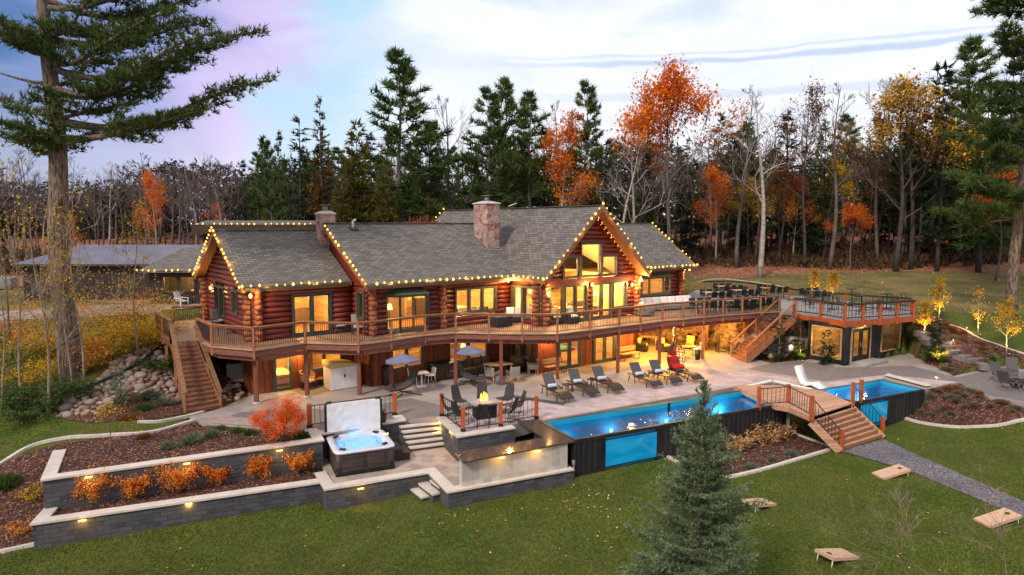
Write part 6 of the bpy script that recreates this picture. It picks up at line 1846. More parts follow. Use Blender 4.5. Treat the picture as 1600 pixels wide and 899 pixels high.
# lounge chairs and tables under the right end of the deck
def club():
    t = thing('club_chair', 'x', 'chair'); mb = MB(); mb.rbox((0,0,.22), (.74,.74,.34), .03); mb.rbox((-.33,0,.52), (.1,.74,.5), .03); mb.rbox((0,-.33,.45), (.7,.1,.3), .03); mb.rbox((0,.33,.45), (.7,.1,.3), .03); mb.build('frame', M['blackwicker'], t)
    MB().rbox((.04,0,.44), (.6,.54,.13), .05).build('seat_cushion', M['yellowfab'], t); MB().rbox((-.22,0,.66), (.14,.54,.42), .06,0,0,0,-.2).build('back_cushion', M['yellowfab'], t); return t
CC = Once(club())
CC.put(P(1078,545,0), R(250), 'club chair with cream cushions in front of the boulders', 'club chairs with cream cushions'); CC.put(P(1037,549,0), R(300), 'club chair with cream cushions between two porch posts', 'club chairs with cream cushions'); CC.put(P(1003,549,0), R(340), 'club chair with its back to the camera near the wood wall', 'club chairs with cream cushions')
def ptable():
    t = thing('patio_table', 'x', 'table'); MB().rbox((0,0,.70), (1.2,.75,.05), .02).build('tabletop', M['tan'], t); legs4(t, 1.0, .55, .68, .025, 'white', 0, .05); return t
PT_ = Once(ptable())
PT_.put(P(1074,558,0), R(15), 'low cream table behind the egg chair', 'cream topped patio tables'); PT_.put(P(1013,541,0), R(-15), 'cream table next to the wood wall under the deck', 'cream topped patio tables')
WC.put(P(1088,556,0), R(170), 'white slatted chair right of the low cream table', 'white slatted chairs'); WC.put(P(1064,566,0), R(60), 'white slatted chair in front of the low cream table', 'white slatted chairs')
for (px, py), lb in zip(((1111,549),(1131,553)), ('black iron firewood rack left against the lit boulders','black iron firewood rack right, nearer the stairs')):
    t = thing('firewood_rack', lb, 'rack', P(px, py, 0), R(-35), 'black racks against the boulders'); mb = MB()
    for x in (-.35,.35): mb.tube([(x,-.12,0),(x,-.12,1.25),(x,.12,1.25),(x,.12,0)], .022, 5)
    for z in (.15,1.1): mb.beam((-.35,-.12,z),(.35,-.12,z),.03,.03)
    mb.beam((-.35,.12,.15),(.35,.12,.15),.03,.03); mb.build('frame', M['black'], t)
# porch ceiling lamps
for (px, py, z, e), lb in zip(((1036,510,2.35,700),(1000,519,2.3,420),(1120,520,2.3,560)), ('bright lamp on the porch post in front of the egg chair','lamp under the deck by the second bench','lamp under the deck over the boulders')):
    p = P(px, py, z)
    if px == 1000: p = zero(P(1010,551,0), 2.25)
    if px == 1120: p = zero(P(1092,553,0), 2.25)
    t = thing('porch_lamp', lb, 'lamp', p); MB().lathe([(.03,-.12),(.09,-.06),(.09,.05),(.03,.1)], 10).build('lamp_shade', M['lampglow'], t)
    mb = MB(); mb.tube([(0,0,.1),(0,0,.3)], .02, 6); mb.build('stem', M['black'], t); plight('lamp_light', (0,0,-.2), e, (1,.47,.055), .1, t)
# AC unit, drain pipe
t = thing('air_conditioner', 'beige air conditioning unit on a pad under the deck', 'air conditioner', P(368,590,.4), R(20)); MB().rbox((0,0,.42), (.8,.8,.78), .03).build('cabinet', M['greywicker'], t)
mb = MB()
for i in range(14): mb.box(-.41,.41,-.41,-.402,.1+i*.05,.115+i*.05)
mb.build('louvres', M['grey'], t); MB().lathe([(.3,.81),(.3,.84),(.05,.85)], 16).build('fan_guard', M['black'], t); MB().box(-.5,.5,-.5,.5,-.15,.02).build('pad', M['mortarcap'], t)
pp = smooth([G(*p)+Vector((0,0,.22)) for p in ((112,620),(135,612),(170,598),(200,583),(225,568),(248,549),(262,540))], 6)
t = MB(); b0 = pp[0]; t.tube([p-b0 for p in pp], .085, 8); o = t.build('drain_pipe', M['pipe']); o.location = b0; tag(o, 'black corrugated drain pipe snaking over the rocks', 'pipe')
# white chaise by the small pool
t = thing('white_chaise', 'curved white plastic chaise between the two pools', 'lounger', P(1266,604,.01), R(-60)); mb = MB(); prof = [(-.75,1.0),(-.55,.55),(-.38,.22),(-.1,.12),(.25,.30),(.55,.22),(.85,.05)]; vs = []
for x, z in prof:
    for y in (-.33,.33): vs += [(x,y,z),(x,y,max(0,z-.16))]
k = len(prof); fs = []
for i in range(k-1):
    a = i*4; b_ = a+4; fs += [(a,a+2,b_+2,b_),(a+1,b_+1,b_+3,a+3),(a,b_,b_+1,a+1),(a+2,a+3,b_+3,b_+2)]
fs += [(0,1,3,2),((k-1)*4,(k-1)*4+2,(k-1)*4+3,(k-1)*4+1)]
mb.add(vs, fs, 0, True); mb.build('shell', M['white'], t)
# cornhole boards
def cornhole(label, pa, pb, wd=.61):
    "pa: middle of the low end, pb: middle of the raised end (ground)"
    d = pb-pa; ang = math.atan2(d.y, d.x); t = thing('cornhole_board', label, 'cornhole board', pa, ang, 'cornhole boards on the lawn')
    L = 1.22; h_ = .27; n_ = 18; cxh, r_ = L-.23, .085
    mb = MB(); vs = []; sl = h_/L
    sq = []
    for i in range(n_):
        a = 2*math.pi*i/n_; c_, s_ = math.cos(a), math.sin(a); k_ = 1/max(abs(c_), abs(s_)); sq.append((cxh+.2*k_*c_, .2*k_*s_)); vs.append((cxh+r_*c_, r_*s_))
    v3 = [(x,y,.07+x*sl) for x, y in vs] + [(x,y,.07+x*sl) for x, y in sq]
    fs = [(i,(i+1)%n_,n_+(i+1)%n_,n_+i)[::-1] for i in range(n_)]
    mb.add(v3, fs)
    for a0, a1, b0_, b1_ in ((0,cxh-.2,-wd/2,wd/2),(cxh+.2,L,-wd/2,wd/2),(cxh-.2,cxh+.2,-wd/2,-.2),(cxh-.2,cxh+.2,.2,wd/2)):
        mb.add([(a0,b0_,.07+a0*sl),(a1,b0_,.07+a1*sl),(a1,b1_,.07+a1*sl),(a0,b1_,.07+a0*sl)], [(0,1,2,3)])
    for p, q in (((0,-wd/2),(L,-wd/2)),((0,wd/2),(L,wd/2)),((0,-wd/2),(0,wd/2)),((L,-wd/2),(L,wd/2))): mb.beam((p[0],p[1],.02+p[0]*sl),(q[0],q[1],.02+q[0]*sl),.02,.09)
    mb.build('board', M['boardtop'], t)
    for s in (-1,1): MB().tube([(L-.08,s*.24,h_),(L-.02,s*.24,-.02)], .018, 6).build('leg', M['white'], t)
cornhole('cornhole board beside the gravel path near the bridge steps', G(1371,745.4), G(1404,742))
cornhole('cornhole board half hidden behind the big blue spruce', G(1201.5,785.5), G(1160,803))
cornhole('cornhole board nearest the bottom edge of the lawn', G(1328,866.6), G(1281,885))
cornhole('cornhole board at the right edge under the bare branches', G(1533.5,819), G(1572.7,815))
# right fire circle
def camp():
    t = thing('patio_chair', 'x', 'chair'); MB().cbox((.05,0,.36), (.56,.56,.03), 0, 0, 0, .12).build('seat', M['sling'], t); MB().cbox((-.33,0,.68), (.74,.56,.03), 0, 0, 0, R(65)).build('backrest', M['sling'], t)
    for s in (-1,1): MB().tube([(-.42,s*.3,0),(.3,s*.3,.5),(-.2,s*.3,.58)], .018, 5).build('armrest', M['grey'], t); MB().tube([(.36,s*.3,0),(-.05,s*.3,.38)], .018, 5).build('leg', M['grey'], t)
    return t
CP = Once(camp()); fb = P(1588,605,.01)
for (px, py), lb in zip(((1562,597),(1572,608),(1580,588),(1602,612)), ('sling chair left of the fire bowl, farther from the camera','sling chair left of the fire bowl, nearer the camera','pale chair behind the fire bowl near the hillside steps','sling chair cut by the right edge of the picture')):
    p = P(px, py, .01); d = fb-p; CP.put(p, math.atan2(d.y, d.x), lb, 'sling chairs round the fire bowl')
t = thing('fire_bowl', 'dark round fire bowl on the right patio circle', 'fire bowl', fb); MB().lathe([(.26,0),(.32,.42),(.28,.42),(.2,.3)], 18).build('bowl', M['black'], t)
# ---- deck furniture
def dk(name, lb, cat, px, py, rz=0, z=DZ): return thing(name, lb, cat, P(px, py, z), rz)
t = dk('deck_sofa', 'dark wicker corner sofa with white cushions on the deck, left part', 'sofa', 741, 503, HOUSE_A-R(5)); sofa(t, 2.3, .9, 'blackwicker', 'cushion', 3)
t = dk('deck_sofa', 'dark wicker sofa with white cushions on the deck under the gable side window', 'sofa', 812, 503, HOUSE_A-R(30)); sofa(t, 2.0, .9, 'blackwicker', 'cushion', 3)
t = dk('coffee_table', 'dark wicker chest table between the two deck sofas', 'table', 783, 510, HOUSE_A); MB().rbox((0,0,.28), (1.1,.75,.52), .02).build('body', M['blackwicker'], t); MB().rbox((0,0,.56), (1.16,.8,.04), .01).build('tabletop', M['greyfab'], t)
for px, py, lb in ((866,506,'dark club chair with white cushion below the left gable window'),(893,505,'dark club chair with white cushion beside the glazed gable door')):
    CK = club(); CK['label'] = lb; CK['group'] = 'dark chairs on the deck'; CK.location = P(px, py, DZ); CK.rotation_euler = (0,0,R(-60))
    CK.name = 'deck_club_chair'
    for c_ in bpy.data.objects:
        if c_.parent == CK and 'cushion' in c_.name:
            c_.data.materials.clear(); c_.data.materials.append(M['cushion'])
def adir():
    t = thing('deck_chair', 'x', 'chair'); MB().rbox((0,0,.34), (.6,.6,.06), .02).build('seat', M['blackwicker'], t); MB().rbox((-.3,0,.68), (.06,.58,.7), .03,0,0,0,-.2).build('backrest', M['greywicker'], t)
    MB().rbox((.02,0,.41), (.5,.5,.08), .03).build('seat_cushion', M['pillowblue'], t)
    for s in (-1,1): MB().rbox((0,s*.3,.5), (.6,.07,.04), .01).build('armrest', M['blackwicker'], t)
    legs4(t, .52, .52, .34, .025, 'blackwicker'); return t
AD = Once(adir())
AD.put(P(531,520,DZ), R(-60), 'grey wicker deck chair right of the green sliding door', 'grey wicker deck chairs'); AD.put(P(559,522,DZ), R(-70), 'grey wicker deck chair in the corner by the small side window', 'grey wicker deck chairs')
AD.put(P(343,512,DZ), R(-30), 'dark chair by the left gable wall of the house', 'grey wicker deck chairs')
t = dk('side_table', 'small dark table beside the chair at the left gable wall', 'side table', 352, 522); MB().rbox((0,0,.42), (.6,.6,.04), .01).build('tabletop', M['black'], t); legs4(t, .5, .5, .4, .015)
# big white sectional by the right wing
t = dk('deck_sofa', 'long low sectional with pale cushions along the right wing wall', 'sofa', 1040, 484, HOUSE_A-R(12)); sofa(t, 5.0, .95, 'greywicker', 'cushion', 7)
t = dk('deck_sofa', 'short end of the pale sectional turned towards the gable', 'sofa', 1001, 492, HOUSE_A+R(75)); sofa(t, 1.8, .95, 'greywicker', 'cushion', 2)
# dining tables in rows
def dtable():
    t = thing('dining_table', 'x', 'table'); MB().rbox((0,0,.73), (1.8,.8,.045), .01).build('tabletop', M['tan'], t); legs4(t, 1.55, .6, .71, .022, 'black', 0, .03); return t
def dchair():
    t = thing('dining_chair', 'x', 'chair')
    mb = MB(); mb.rbox((0,0,.44), (.44,.45,.035), .015); mb.build('seat', M['black'], t); MB().rbox((-.22,0,.68), (.035,.44,.42), .02,0,0,0,-.18).build('backrest', M['black'], t)
    legs4(t, .36, .36, .43, .014, 'black', 0, .03, 5); return t
DT = Once(dtable()); DC = Once(dchair())
ords = ['first','second','third','fourth','fifth','sixth','seventh','eighth','ninth']
tb = [((1104,489),'front row nearest the sofa'),((1152,486),'middle of the front row'),((1190,483),'front row nearest the stairs'),
      ((1118,472),'middle row nearest the house'),((1163,468),'centre of the middle row'),((1207,464),'back row by the fence'),((1137,461),'back row behind the sofa'),((1275,470),'far right of the terrace')]
tdir = R(12)
for k_, ((px, py), where) in enumerate(tb):
    c_ = P(px, py, 2.785); DT.put(c_, tdir, 'teak topped dining table in the '+where, 'dining tables on the upper terrace')
    dn_ = 0
    for s, side in ((-1,'near'),(1,'far')):
        for j in range(3):
            off = Vector((math.cos(tdir), math.sin(tdir), 0))*((j-1)*.6) + Vector((-math.sin(tdir), math.cos(tdir), 0))*s*.68
            DC.put(c_+off, tdir-s*math.pi/2+(rnd.random()-.5)*.15, 'black chair, %s on the %s side, table in the %s' % (ords[j], side, where), 'black dining chairs on the upper terrace')
# high tables and stools on the container roof
def htable():
    t = thing('high_table', 'x', 'table'); MB().lathe([(.34,1.02),(.36,1.03),(.36,1.05),(.34,1.06)], 18).build('tabletop', M['black'], t); MB().tube([(0,0,.05),(0,0,1.03)], .035, 8).build('pedestal', M['black'], t)
    MB().beam((-.28,0,.03),(.28,0,.03),.06,.04).add([],[]).build('foot', M['black'], t); MB().beam((0,-.28,.03),(0,.28,.03),.06,.04).build('foot', M['black'], t); return t
HT = Once(htable())
for (px, py), lb in zip(((1300,484),(1345,487),(1385,483),(1330,474)), ('high black table near the left corner of the container roof','high black table in the middle of the container roof','high black table near the right end of the container roof','high black table at the back of the container roof')):
    HT.put(P(px, py, 2.85), 0, lb, 'high black tables on the container roof')
for (px, py), lb in zip(((1290,488),(1265,482),(1313,490),(1334,492),(1357,490),(1371,488),(1397,487),(1408,483),(1340,480),(1262,476)), ('by the left front railing post','second along the left railing','at the front corner','right of the front corner','in front of the middle table','between the middle and right tables','by the right railing panels','at the far right end','behind the middle table','nearest the stairs')):
    BS.put(P(px, py, 2.85), rnd.random()*6, 'black wire bar stool on the container roof '+lb, 'black bar stools on the container roof', 1.0)
t = thing('terrace_cabinet', 'white cabinet standing behind the right end of the house', 'cabinet', HW(25.6,.6,2.78), HOUSE_A); MB().rbox((0,0,.65), (.8,.6,1.3), .03).build('body', M['white'], t); MB().rbox((0,0,1.33), (.84,.64,.05), .01).build('lid', M['grey'], t)
# rear terrace adirondack chairs
def adk():
    t = thing('adirondack_chair', 'x', 'chair'); mb = MB()
    for i in range(5): mb.cbox((-.28,-.22+i*.11,.62), (.03,.1,.75), 0, 0, 0, -.35)
    mb.build('backrest', M['white'], t); MB().cbox((.08,0,.33), (.6,.56,.03), 0, 0, 0, .15).build('seat', M['white'], t)
    for s in (-1,1): MB().cbox((.05,s*.33,.52), (.68,.12,.03)).build('armrest', M['white'], t); MB().box(.3,.36,s*.33-.04,s*.33+.04,0,.5).build('leg', M['white'], t)
    return t
AK = Once(adk()); AK.put(P(301,474,2.75), R(-95), 'white garden chair behind the deck gate, facing the camera', 'white garden chairs behind the house'); AK.put(P(283,477,2.75), R(-20), 'white garden chair behind the deck gate, turned sideways', 'white garden chairs behind the house')
t = thing('utility_box', 'grey green utility box at the far left beside the driveway', 'utility box', G(8,452)); MB().rbox((0,0,.55), (1.8,1.0,1.0), .05).build('cabinet', M['grey'], t)
t = thing('utility_box', 'small green utility box at the meadow edge by the forest', 'utility box', G(1398,411)); MB().rbox((0,0,.5), (1.1,.9,.9), .05).build('cabinet', M['greenframe'], t)
t = thing('propane_tank', 'small white tank in the shade below the terrace beside the young spruce', 'tank', P(1236,548,.8), scale=.7); MB().lathe([(.12,0),(.2,.05),(.2,.4),(.12,.5),(.05,.54)], 16).build('tank', M['white'], t)
# step/wall lights
def spot(label, p, rz=0, e=6, z_=0, face=None):
    t = thing('step_light', label, 'step light', p, rz, 'small warm lights set in walls and steps'); MB().cbox((0,-.03,0), (.22,.05,.035)).build('fixture', M['lampglow'], t)
    plight('glow', (0,-.09,-.05), e, (1,.52,.08), .03, t)
for (px, py, z), lb in zip(((130,810,-1.12),(295,784,-1.12),(438,757,-1.12),(140,743,-.08),(292,722,-.08),(436,702,-.08),(562,761,-1.1),(601,676,-.08),(711,675,-.08),(761,674,-.08),(781,713,-.02),(837,703,-.02)),
    ('on the lower wall near its left corner','on the middle of the lower block wall','at the right end of the lower block wall','on the upper wall above the leftmost orange shrub','on the upper wall above the third orange shrub','on the upper wall near the red maple','on the low wall in front of the hot tub','on the wall right of the hot tub','on the side of the fire table wall','on the front of the fire table wall','under the bar counter, left one','under the bar counter, right one')):
    a = R(25) if 'side of' not in lb else R(-55)
    p = P(px, py, z); n_ = Vector((math.sin(a), -math.cos(a), 0)); spot('small warm light '+lb, p+n_*.16, a, 7)
for (px, py, z), lb in zip(((688,660,-.1),(690,669,-.35),(655,742,-1.15),(687,754,-1.3)), ('beside the top stone step','beside the second stone step','over the top lawn step','over the second lawn step')):
    spot('small warm light '+lb, P(px, py, z), R(-60), 5)
# ================================================================== vegetation
def rot_frames(D):
    D = D/np.linalg.norm(D, axis=1, keepdims=True)
    A = np.where(np.abs(D[:,2:3]) < .9, np.array([[0,0,1.]]), np.array([[1.,0,0]]))
    S = np.cross(D, A); S /= np.linalg.norm(S, axis=1, keepdims=True)
    return D, S, np.cross(S, D)
def leaf_quads(C, size, rs_, flat=.0):
    "random diamond leaves at centres C"
    n = len(C); D = rs_.normal(size=(n,3)); D[:,2] *= (1-flat)
    D, S, T = rot_frames(D)
    sz = (size*(.6+.8*rs_.rand(n)))[:,None] if np.isscalar(size) else size[:,None]
    V = np.stack([C-D*sz*.5, C+S*sz*.32, C+D*sz*.5, C-S*sz*.32], 1).reshape(-1,3)
    Fc = np.arange(4*n).reshape(-1,4); return V, Fc
def tufts(C, D, size, k, rs_, spread=.75, wid=.13):
    "k slim blades fanned round the direction D from each centre"
    n = len(C); D = np.repeat(D, k, 0); C = np.repeat(C, k, 0)
    D = D/np.linalg.norm(D, axis=1, keepdims=True) + rs_.normal(size=D.shape)*spread
    D, S, T = rot_frames(D)
    a = rs_.rand(len(D))*6.28; W_ = S*np.cos(a)[:,None]+T*np.sin(a)[:,None]
    sz = (np.repeat(np.broadcast_to(size, n), k)*(.65+.6*rs_.rand(len(D))))[:,None]
    V = np.stack([C-W_*sz*wid, C+W_*sz*wid, C+D*sz+W_*sz*wid*.25], 1).reshape(-1,3)
    return V, np.arange(3*len(D)).reshape(-1,3)
def trunk_mesh(t, pts, radii, mat, n=8):
    mb = MB(); mb.tube(pts, radii, n); return mb.build('trunk', mat, t, False)
def limbs_mesh(t, segs, mat, n=4, name='limbs'):
    "segs: list of (points, radii)"
    mb = MB()
    for pts, rr in segs: mb.tube(pts, rr, n, cap=False)
    return mb.build(name, mat, t, False)
HOLD = Vector((0, -400, 0))
def conifer(name, label, h, rad, seed, leaf, bark, z0=.08, dens=1.0, droop=.25, tsize=.42, k=5, shape=1.0, gaps=.1, irr=.25, wid=.13, step=None, segs_=5, cat='tree'):
    r0 = np.random.RandomState(seed); t = thing(name, label, cat)
    ntr = 9; lean = r0.normal(size=2)*.012*h
    tp = [(lean[0]*(i/ntr)**2, lean[1]*(i/ntr)**2, h*i/ntr) for i in range(ntr+1)]
    tr_ = [max(.012, h*.0135*(1-i/ntr)+.012) for i in range(ntr+1)]
    trunk_mesh(t, tp, tr_, bark)
    C, D, S_ = [], [], []; segs = []
    z = h*z0; dz = step or h/34
    while z < h*.985:
        f = (z/h-z0)/(1-z0); R_ = rad*((1-f)**shape)*(1-irr*r0.rand()) + .12
        if f < .12: R_ *= .65+.35*f/.12
        nb = int(max(4, 6*dens*(.6+.6*(1-f))))
        for j in range(nb):
            if r0.rand() < gaps: continue
            a = r0.rand()*6.283; L = R_*(.6+.5*r0.rand()); up = .35*f-.05 - droop*(1-f)
            dv = np.array([math.cos(a), math.sin(a), up+r0.normal()*.08]); x0, y0 = lean*(z/h)**2
            m_ = max(2, int(L/(tsize*.62))); zz = z + r0.normal()*dz*.4
            pts = []
            for q in range(m_+1):
                s = q/m_; p = np.array([x0, y0, zz]) + dv*L*s + np.array([0,0,.22*L*s*s*droop*2.2]); pts.append(p)
                if s > .12:
                    nt_ = 1 + (2 if s < .85 and L > tsize*2 else 0)
                    for w_ in range(nt_):
                        sd = np.array([-dv[1], dv[0], 0])*((w_-1)*.8 if nt_ == 3 else 0)
                        off = sd*(L*.20*(1.1-s)) if nt_ == 3 else 0
                        C.append(p+off+r0.normal(size=3)*tsize*.12); D.append(dv*.9+sd*.9+np.array([0,0,.12])); S_.append(tsize*(.75+.5*r0.rand()))
            if j % 2 == 0 and L > .8: segs.append(([tuple(pts[0]), tuple(pts[-1])], [max(.012,h*.0022), .006]))
        z += dz*(.7+.6*r0.rand())
    C.append(np.array([lean[0],lean[1],h*.98])); D.append(np.array([0,0,1.])); S_.append(tsize)
    V, Fc = tufts(np.array(C), np.array(D), np.array(S_), k, r0, .5, wid)
    arr_mesh('crown', V, Fc, leaf, t)
    if segs: limbs_mesh(t, segs[:260], bark, 3)
    return t
def pine(name, label, h, rad, seed, leaf, bark, z0=.35, nwh=16, tsize=.5, k=7, top=True):
    "open-crowned white pine with plumed, level limbs"
    r0 = np.random.RandomState(seed); t = thing(name, label, 'tree')
    tp = [(0.02*h*math.sin(i*.7+seed)*.4, .01*h*math.sin(i*1.1), h*i/9) for i in range(10)]
    trunk_mesh(t, tp, [max(.03, h*.0145*(1-i/9.4)) for i in range(10)], bark)
    C, D, S_, segs = [], [], [], []
    for w_ in range(nwh):
        f = w_/(nwh-1); z = h*(z0+(1-z0)*f*.97); R_ = rad*(1-f)**.7*(.6+.6*r0.rand())+.35
        if f < .15: R_ *= .75
        for j in range(r0.randint(3, 6)):
            a = r0.rand()*6.283; L = R_*(.55+.55*r0.rand()); d0 = np.array([math.cos(a), math.sin(a), .05+.35*f])
            m_ = max(4, int(L/.45)); pts = []
            for q in range(m_+1):
                s = q/m_; p = np.array([0,0,z])+d0*L*s+np.array([0,0,.18*L*s*s]); pts.append(p)
                if s > .30:
                    for b_ in range(3):
                        sd = np.array([-d0[1], d0[0], 0])*(b_-1)*(.26+.2*r0.rand())*L*.6*(1.15-s)
                        for e_ in range(2):
                            C.append(p+sd*(.5+.5*e_)+r0.normal(size=3)*np.array([.16,.16,.07])); D.append(d0*.7+sd*.4+np.array([0,0,.45])); S_.append(tsize*(.7+.6*r0.rand()))
            segs.append(([tuple(pts[0]), tuple(pts[m_//2]), tuple(pts[-1])], [h*.0035*(1-f*.6), h*.0022*(1-f*.6), .008]))
    V, Fc = tufts(np.array(C), np.array(D), np.array(S_), k, r0, .65, .085)
    arr_mesh('crown', V, Fc, leaf, t); limbs_mesh(t, segs, bark, 4)
    return t
def branchy(r0, p, d, L, r_, depth, segs, tips, spread=.55, up=.12, nseg=3, kids_=(2,4), taper=.55):
    pts = [tuple(p)]; rr = [r_]; q = p.copy(); dd = d.copy()
    for i in range(nseg):
        dd = dd + r0.normal(size=3)*.13 + np.array([0,0,up*.4]); dd /= np.linalg.norm(dd)
        q = q + dd*L/nseg; pts.append(tuple(q)); rr.append(r_*(1-(1-taper)*(i+1)/nseg))
    segs.append((pts, rr)); tips.append((q.copy(), dd.copy(), depth))
    if depth <= 0: return
    for c_ in range(r0.randint(kids_[0], kids_[1]+1)):
        s = .35+.65*r0.rand(); i = min(nseg-1, int(s*nseg)); b0 = np.array(pts[i])+(np.array(pts[i+1])-np.array(pts[i]))*(s*nseg-i)
        n_ = r0.normal(size=3); n_ -= dd*n_.dot(dd); n_ /= np.linalg.norm(n_)+1e-6
        nd = dd+n_*spread*(.6+.8*r0.rand()); nd[2] += up; nd /= np.linalg.norm(nd)
        branchy(r0, b0, nd, L*(.5+.3*r0.rand()), r_*taper*(.55+.2*r0.rand()), depth-1, segs, tips, spread, up, max(2, nseg-1), kids_, taper)
def decid(name, label, h, seed, bark, leaf=None, nleaf=0, lsize=.3, z0=.35, spread=.5, depth=4, r_=None, lspread=.7, cat='tree', nb=9, up=.16, trunkn=7, lean=.03, minr=.008, leafmin=0.0, width=.34, clump=None):
    r0 = np.random.RandomState(seed); t = thing(name, label, cat)
    r_ = r_ or h*.011; L0 = r0.normal(size=2)*lean*h
    def tpos(f): return np.array([L0[0]*f+.012*h*math.sin(f*7+seed), L0[1]*f+.012*h*math.cos(f*5+seed), h*f*.93])
    trunk_mesh(t, [tuple(tpos(i/10)) for i in range(11)], [max(minr, r_*(1.15-i*.105)) for i in range(11)], bark, trunkn)
    segs, tips = [], []
    for i in range(nb):
        f = z0+(1-z0)*(i+.5*r0.rand())/nb; a = i*2.4+r0.rand(); el = .5+.5*f
        d = np.array([math.cos(a), math.sin(a), el*1.1]); d /= np.linalg.norm(d)
        branchy(r0, tpos(f), d, h*width*(1.1-f)*(.7+.5*r0.rand()), r_*(1.1-f)*.55, depth-1, segs, tips, spread, up)
    segs = [(p, [max(minr, q) for q in rr]) for p, rr in segs]
    limbs_mesh(t, segs, bark, 3)
    if leaf:
        T = [x for x in tips if x[0][2] > h*leafmin]; idx = r0.randint(0, len(T), nleaf if clump is None else clump)
        C = np.array([T[i][0] for i in idx])
        if clump: C = np.repeat(C, max(1, nleaf//clump), 0)
        C = C + r0.normal(size=C.shape)*lspread
        V, Fc = leaf_quads(C, lsize, r0, .2); arr_mesh('crown', V, Fc, leaf, t)
    return t
# ---- prototypes
pro = {}
pro['spruce1'] = Once(conifer('spruce_tree','x',20,3.4,1,M['spruceleaf'],M['darkbark'],.10,1.0,.3,.75,4,.9,.12,.35,.15))
pro['spruce2'] = Once(conifer('spruce_tree','x',20,2.7,2,M['spruceleaf'],M['darkbark'],.22,.9,.35,.7,4,.8,.22,.5,.15))
pro['spruce3'] = Once(conifer('spruce_tree','x',20,3.9,3,M['pineleaf'],M['darkbark'],.16,1.0,.2,.8,4,.85,.2,.5,.14))
pro['rust'] = Once(conifer('larch_tree','x',20,3.3,4,M['rustleaf'],M['darkbark'],.04,1.2,.1,.6,5,.95,.05,.3,.12))
pro['cedar'] = Once(conifer('cedar_tree','x',16,4.2,5,M['goldcedar'],M['darkbark'],.02,1.5,.05,.65,5,.75,.02,.25,.13))
pro['pine1'] = Once(pine('pine_tree','x',24,5.0,6,M['pineleaf'],M['greybark'],.30,20,.75,6))
pro['pine2'] = Once(pine('pine_tree','x',24,4.2,7,M['pineleaf'],M['greybark'],.42,17,.75,6))
pro['pine3'] = Once(pine('pine_tree','x',24,5.6,8,M['pineleaf'],M['greybark'],.22,22,.75,6))
pro['bare1'] = Once(decid('bare_tree','x',20,11,M['greybark'],None,z0=.4,nb=13,minr=.014,width=.30))
pro['bare2'] = Once(decid('bare_tree','x',20,12,M['twig'],None,z0=.45,nb=13,spread=.4,minr=.014,width=.26))
pro['bare3'] = Once(decid('bare_tree','x',20,13,M['greybark'],None,z0=.35,nb=11,spread=.7,minr=.014,width=.34,lean=.06))
pro['birch'] = Once(decid('birch_tree','x',20,14,M['birchbark'],None,z0=.35,nb=7,spread=.6,minr=.014,width=.36,lean=.08,r_=.24))
pro['orange'] = Once(decid('maple_tree','x',19,15,M['greybark'],M['orangeleaf'],9500,.29,z0=.42,nb=13,minr=.02,width=.42,lspread=.55,r_=.2))
pro['gold'] = Once(decid('birch_tree','x',18,16,M['birchbark'],M['orangeleaf'],4500,.26,z0=.35,nb=10,minr=.02,width=.28,lspread=.5,r_=.16))
pro['brown'] = Once(decid('oak_tree','x',20,17,M['darkbark'],M['brownleaf'],2600,.28,z0=.4,nb=13,minr=.02,width=.34,lspread=.5,clump=260))
pro['yellow'] = Once(decid('oak_tree','x',20,18,M['darkbark'],M['yellowleaf'],5200,.28,z0=.25,nb=12,minr=.02,width=.36,lspread=.55,clump=330))
pro['snag'] = Once(decid('bare_tree','x',16,19,M['darkbark'],None,z0=.3,nb=14,spread=.5,minr=.018,width=.16,depth=2,r_=.12))
PH = {'spruce1':20,'spruce2':20,'spruce3':20,'rust':20,'cedar':16,'pine1':24,'pine2':24,'pine3':24,'bare1':20,'bare2':20,'bare3':20,'birch':20,'orange':19,'gold':18,'brown':20,'yellow':20,'snag':16}
def tree_px(kind, px, ytop, d, label, wide=1.0, group=None, rz=None):
    X = (px-800)/F*d*math.cos(0); g = hz(X, d)
    el = math.atan((449.5-ytop)/F) - PT; ztop = H + math.hypot(d, 0)*math.tan(el)
    s = (ztop-g)/PH[kind]
    return pro[kind].put((X, d, g-.1), rnd.random()*6.28 if rz is None else rz, label, group, (s*wide, s*wide, s))
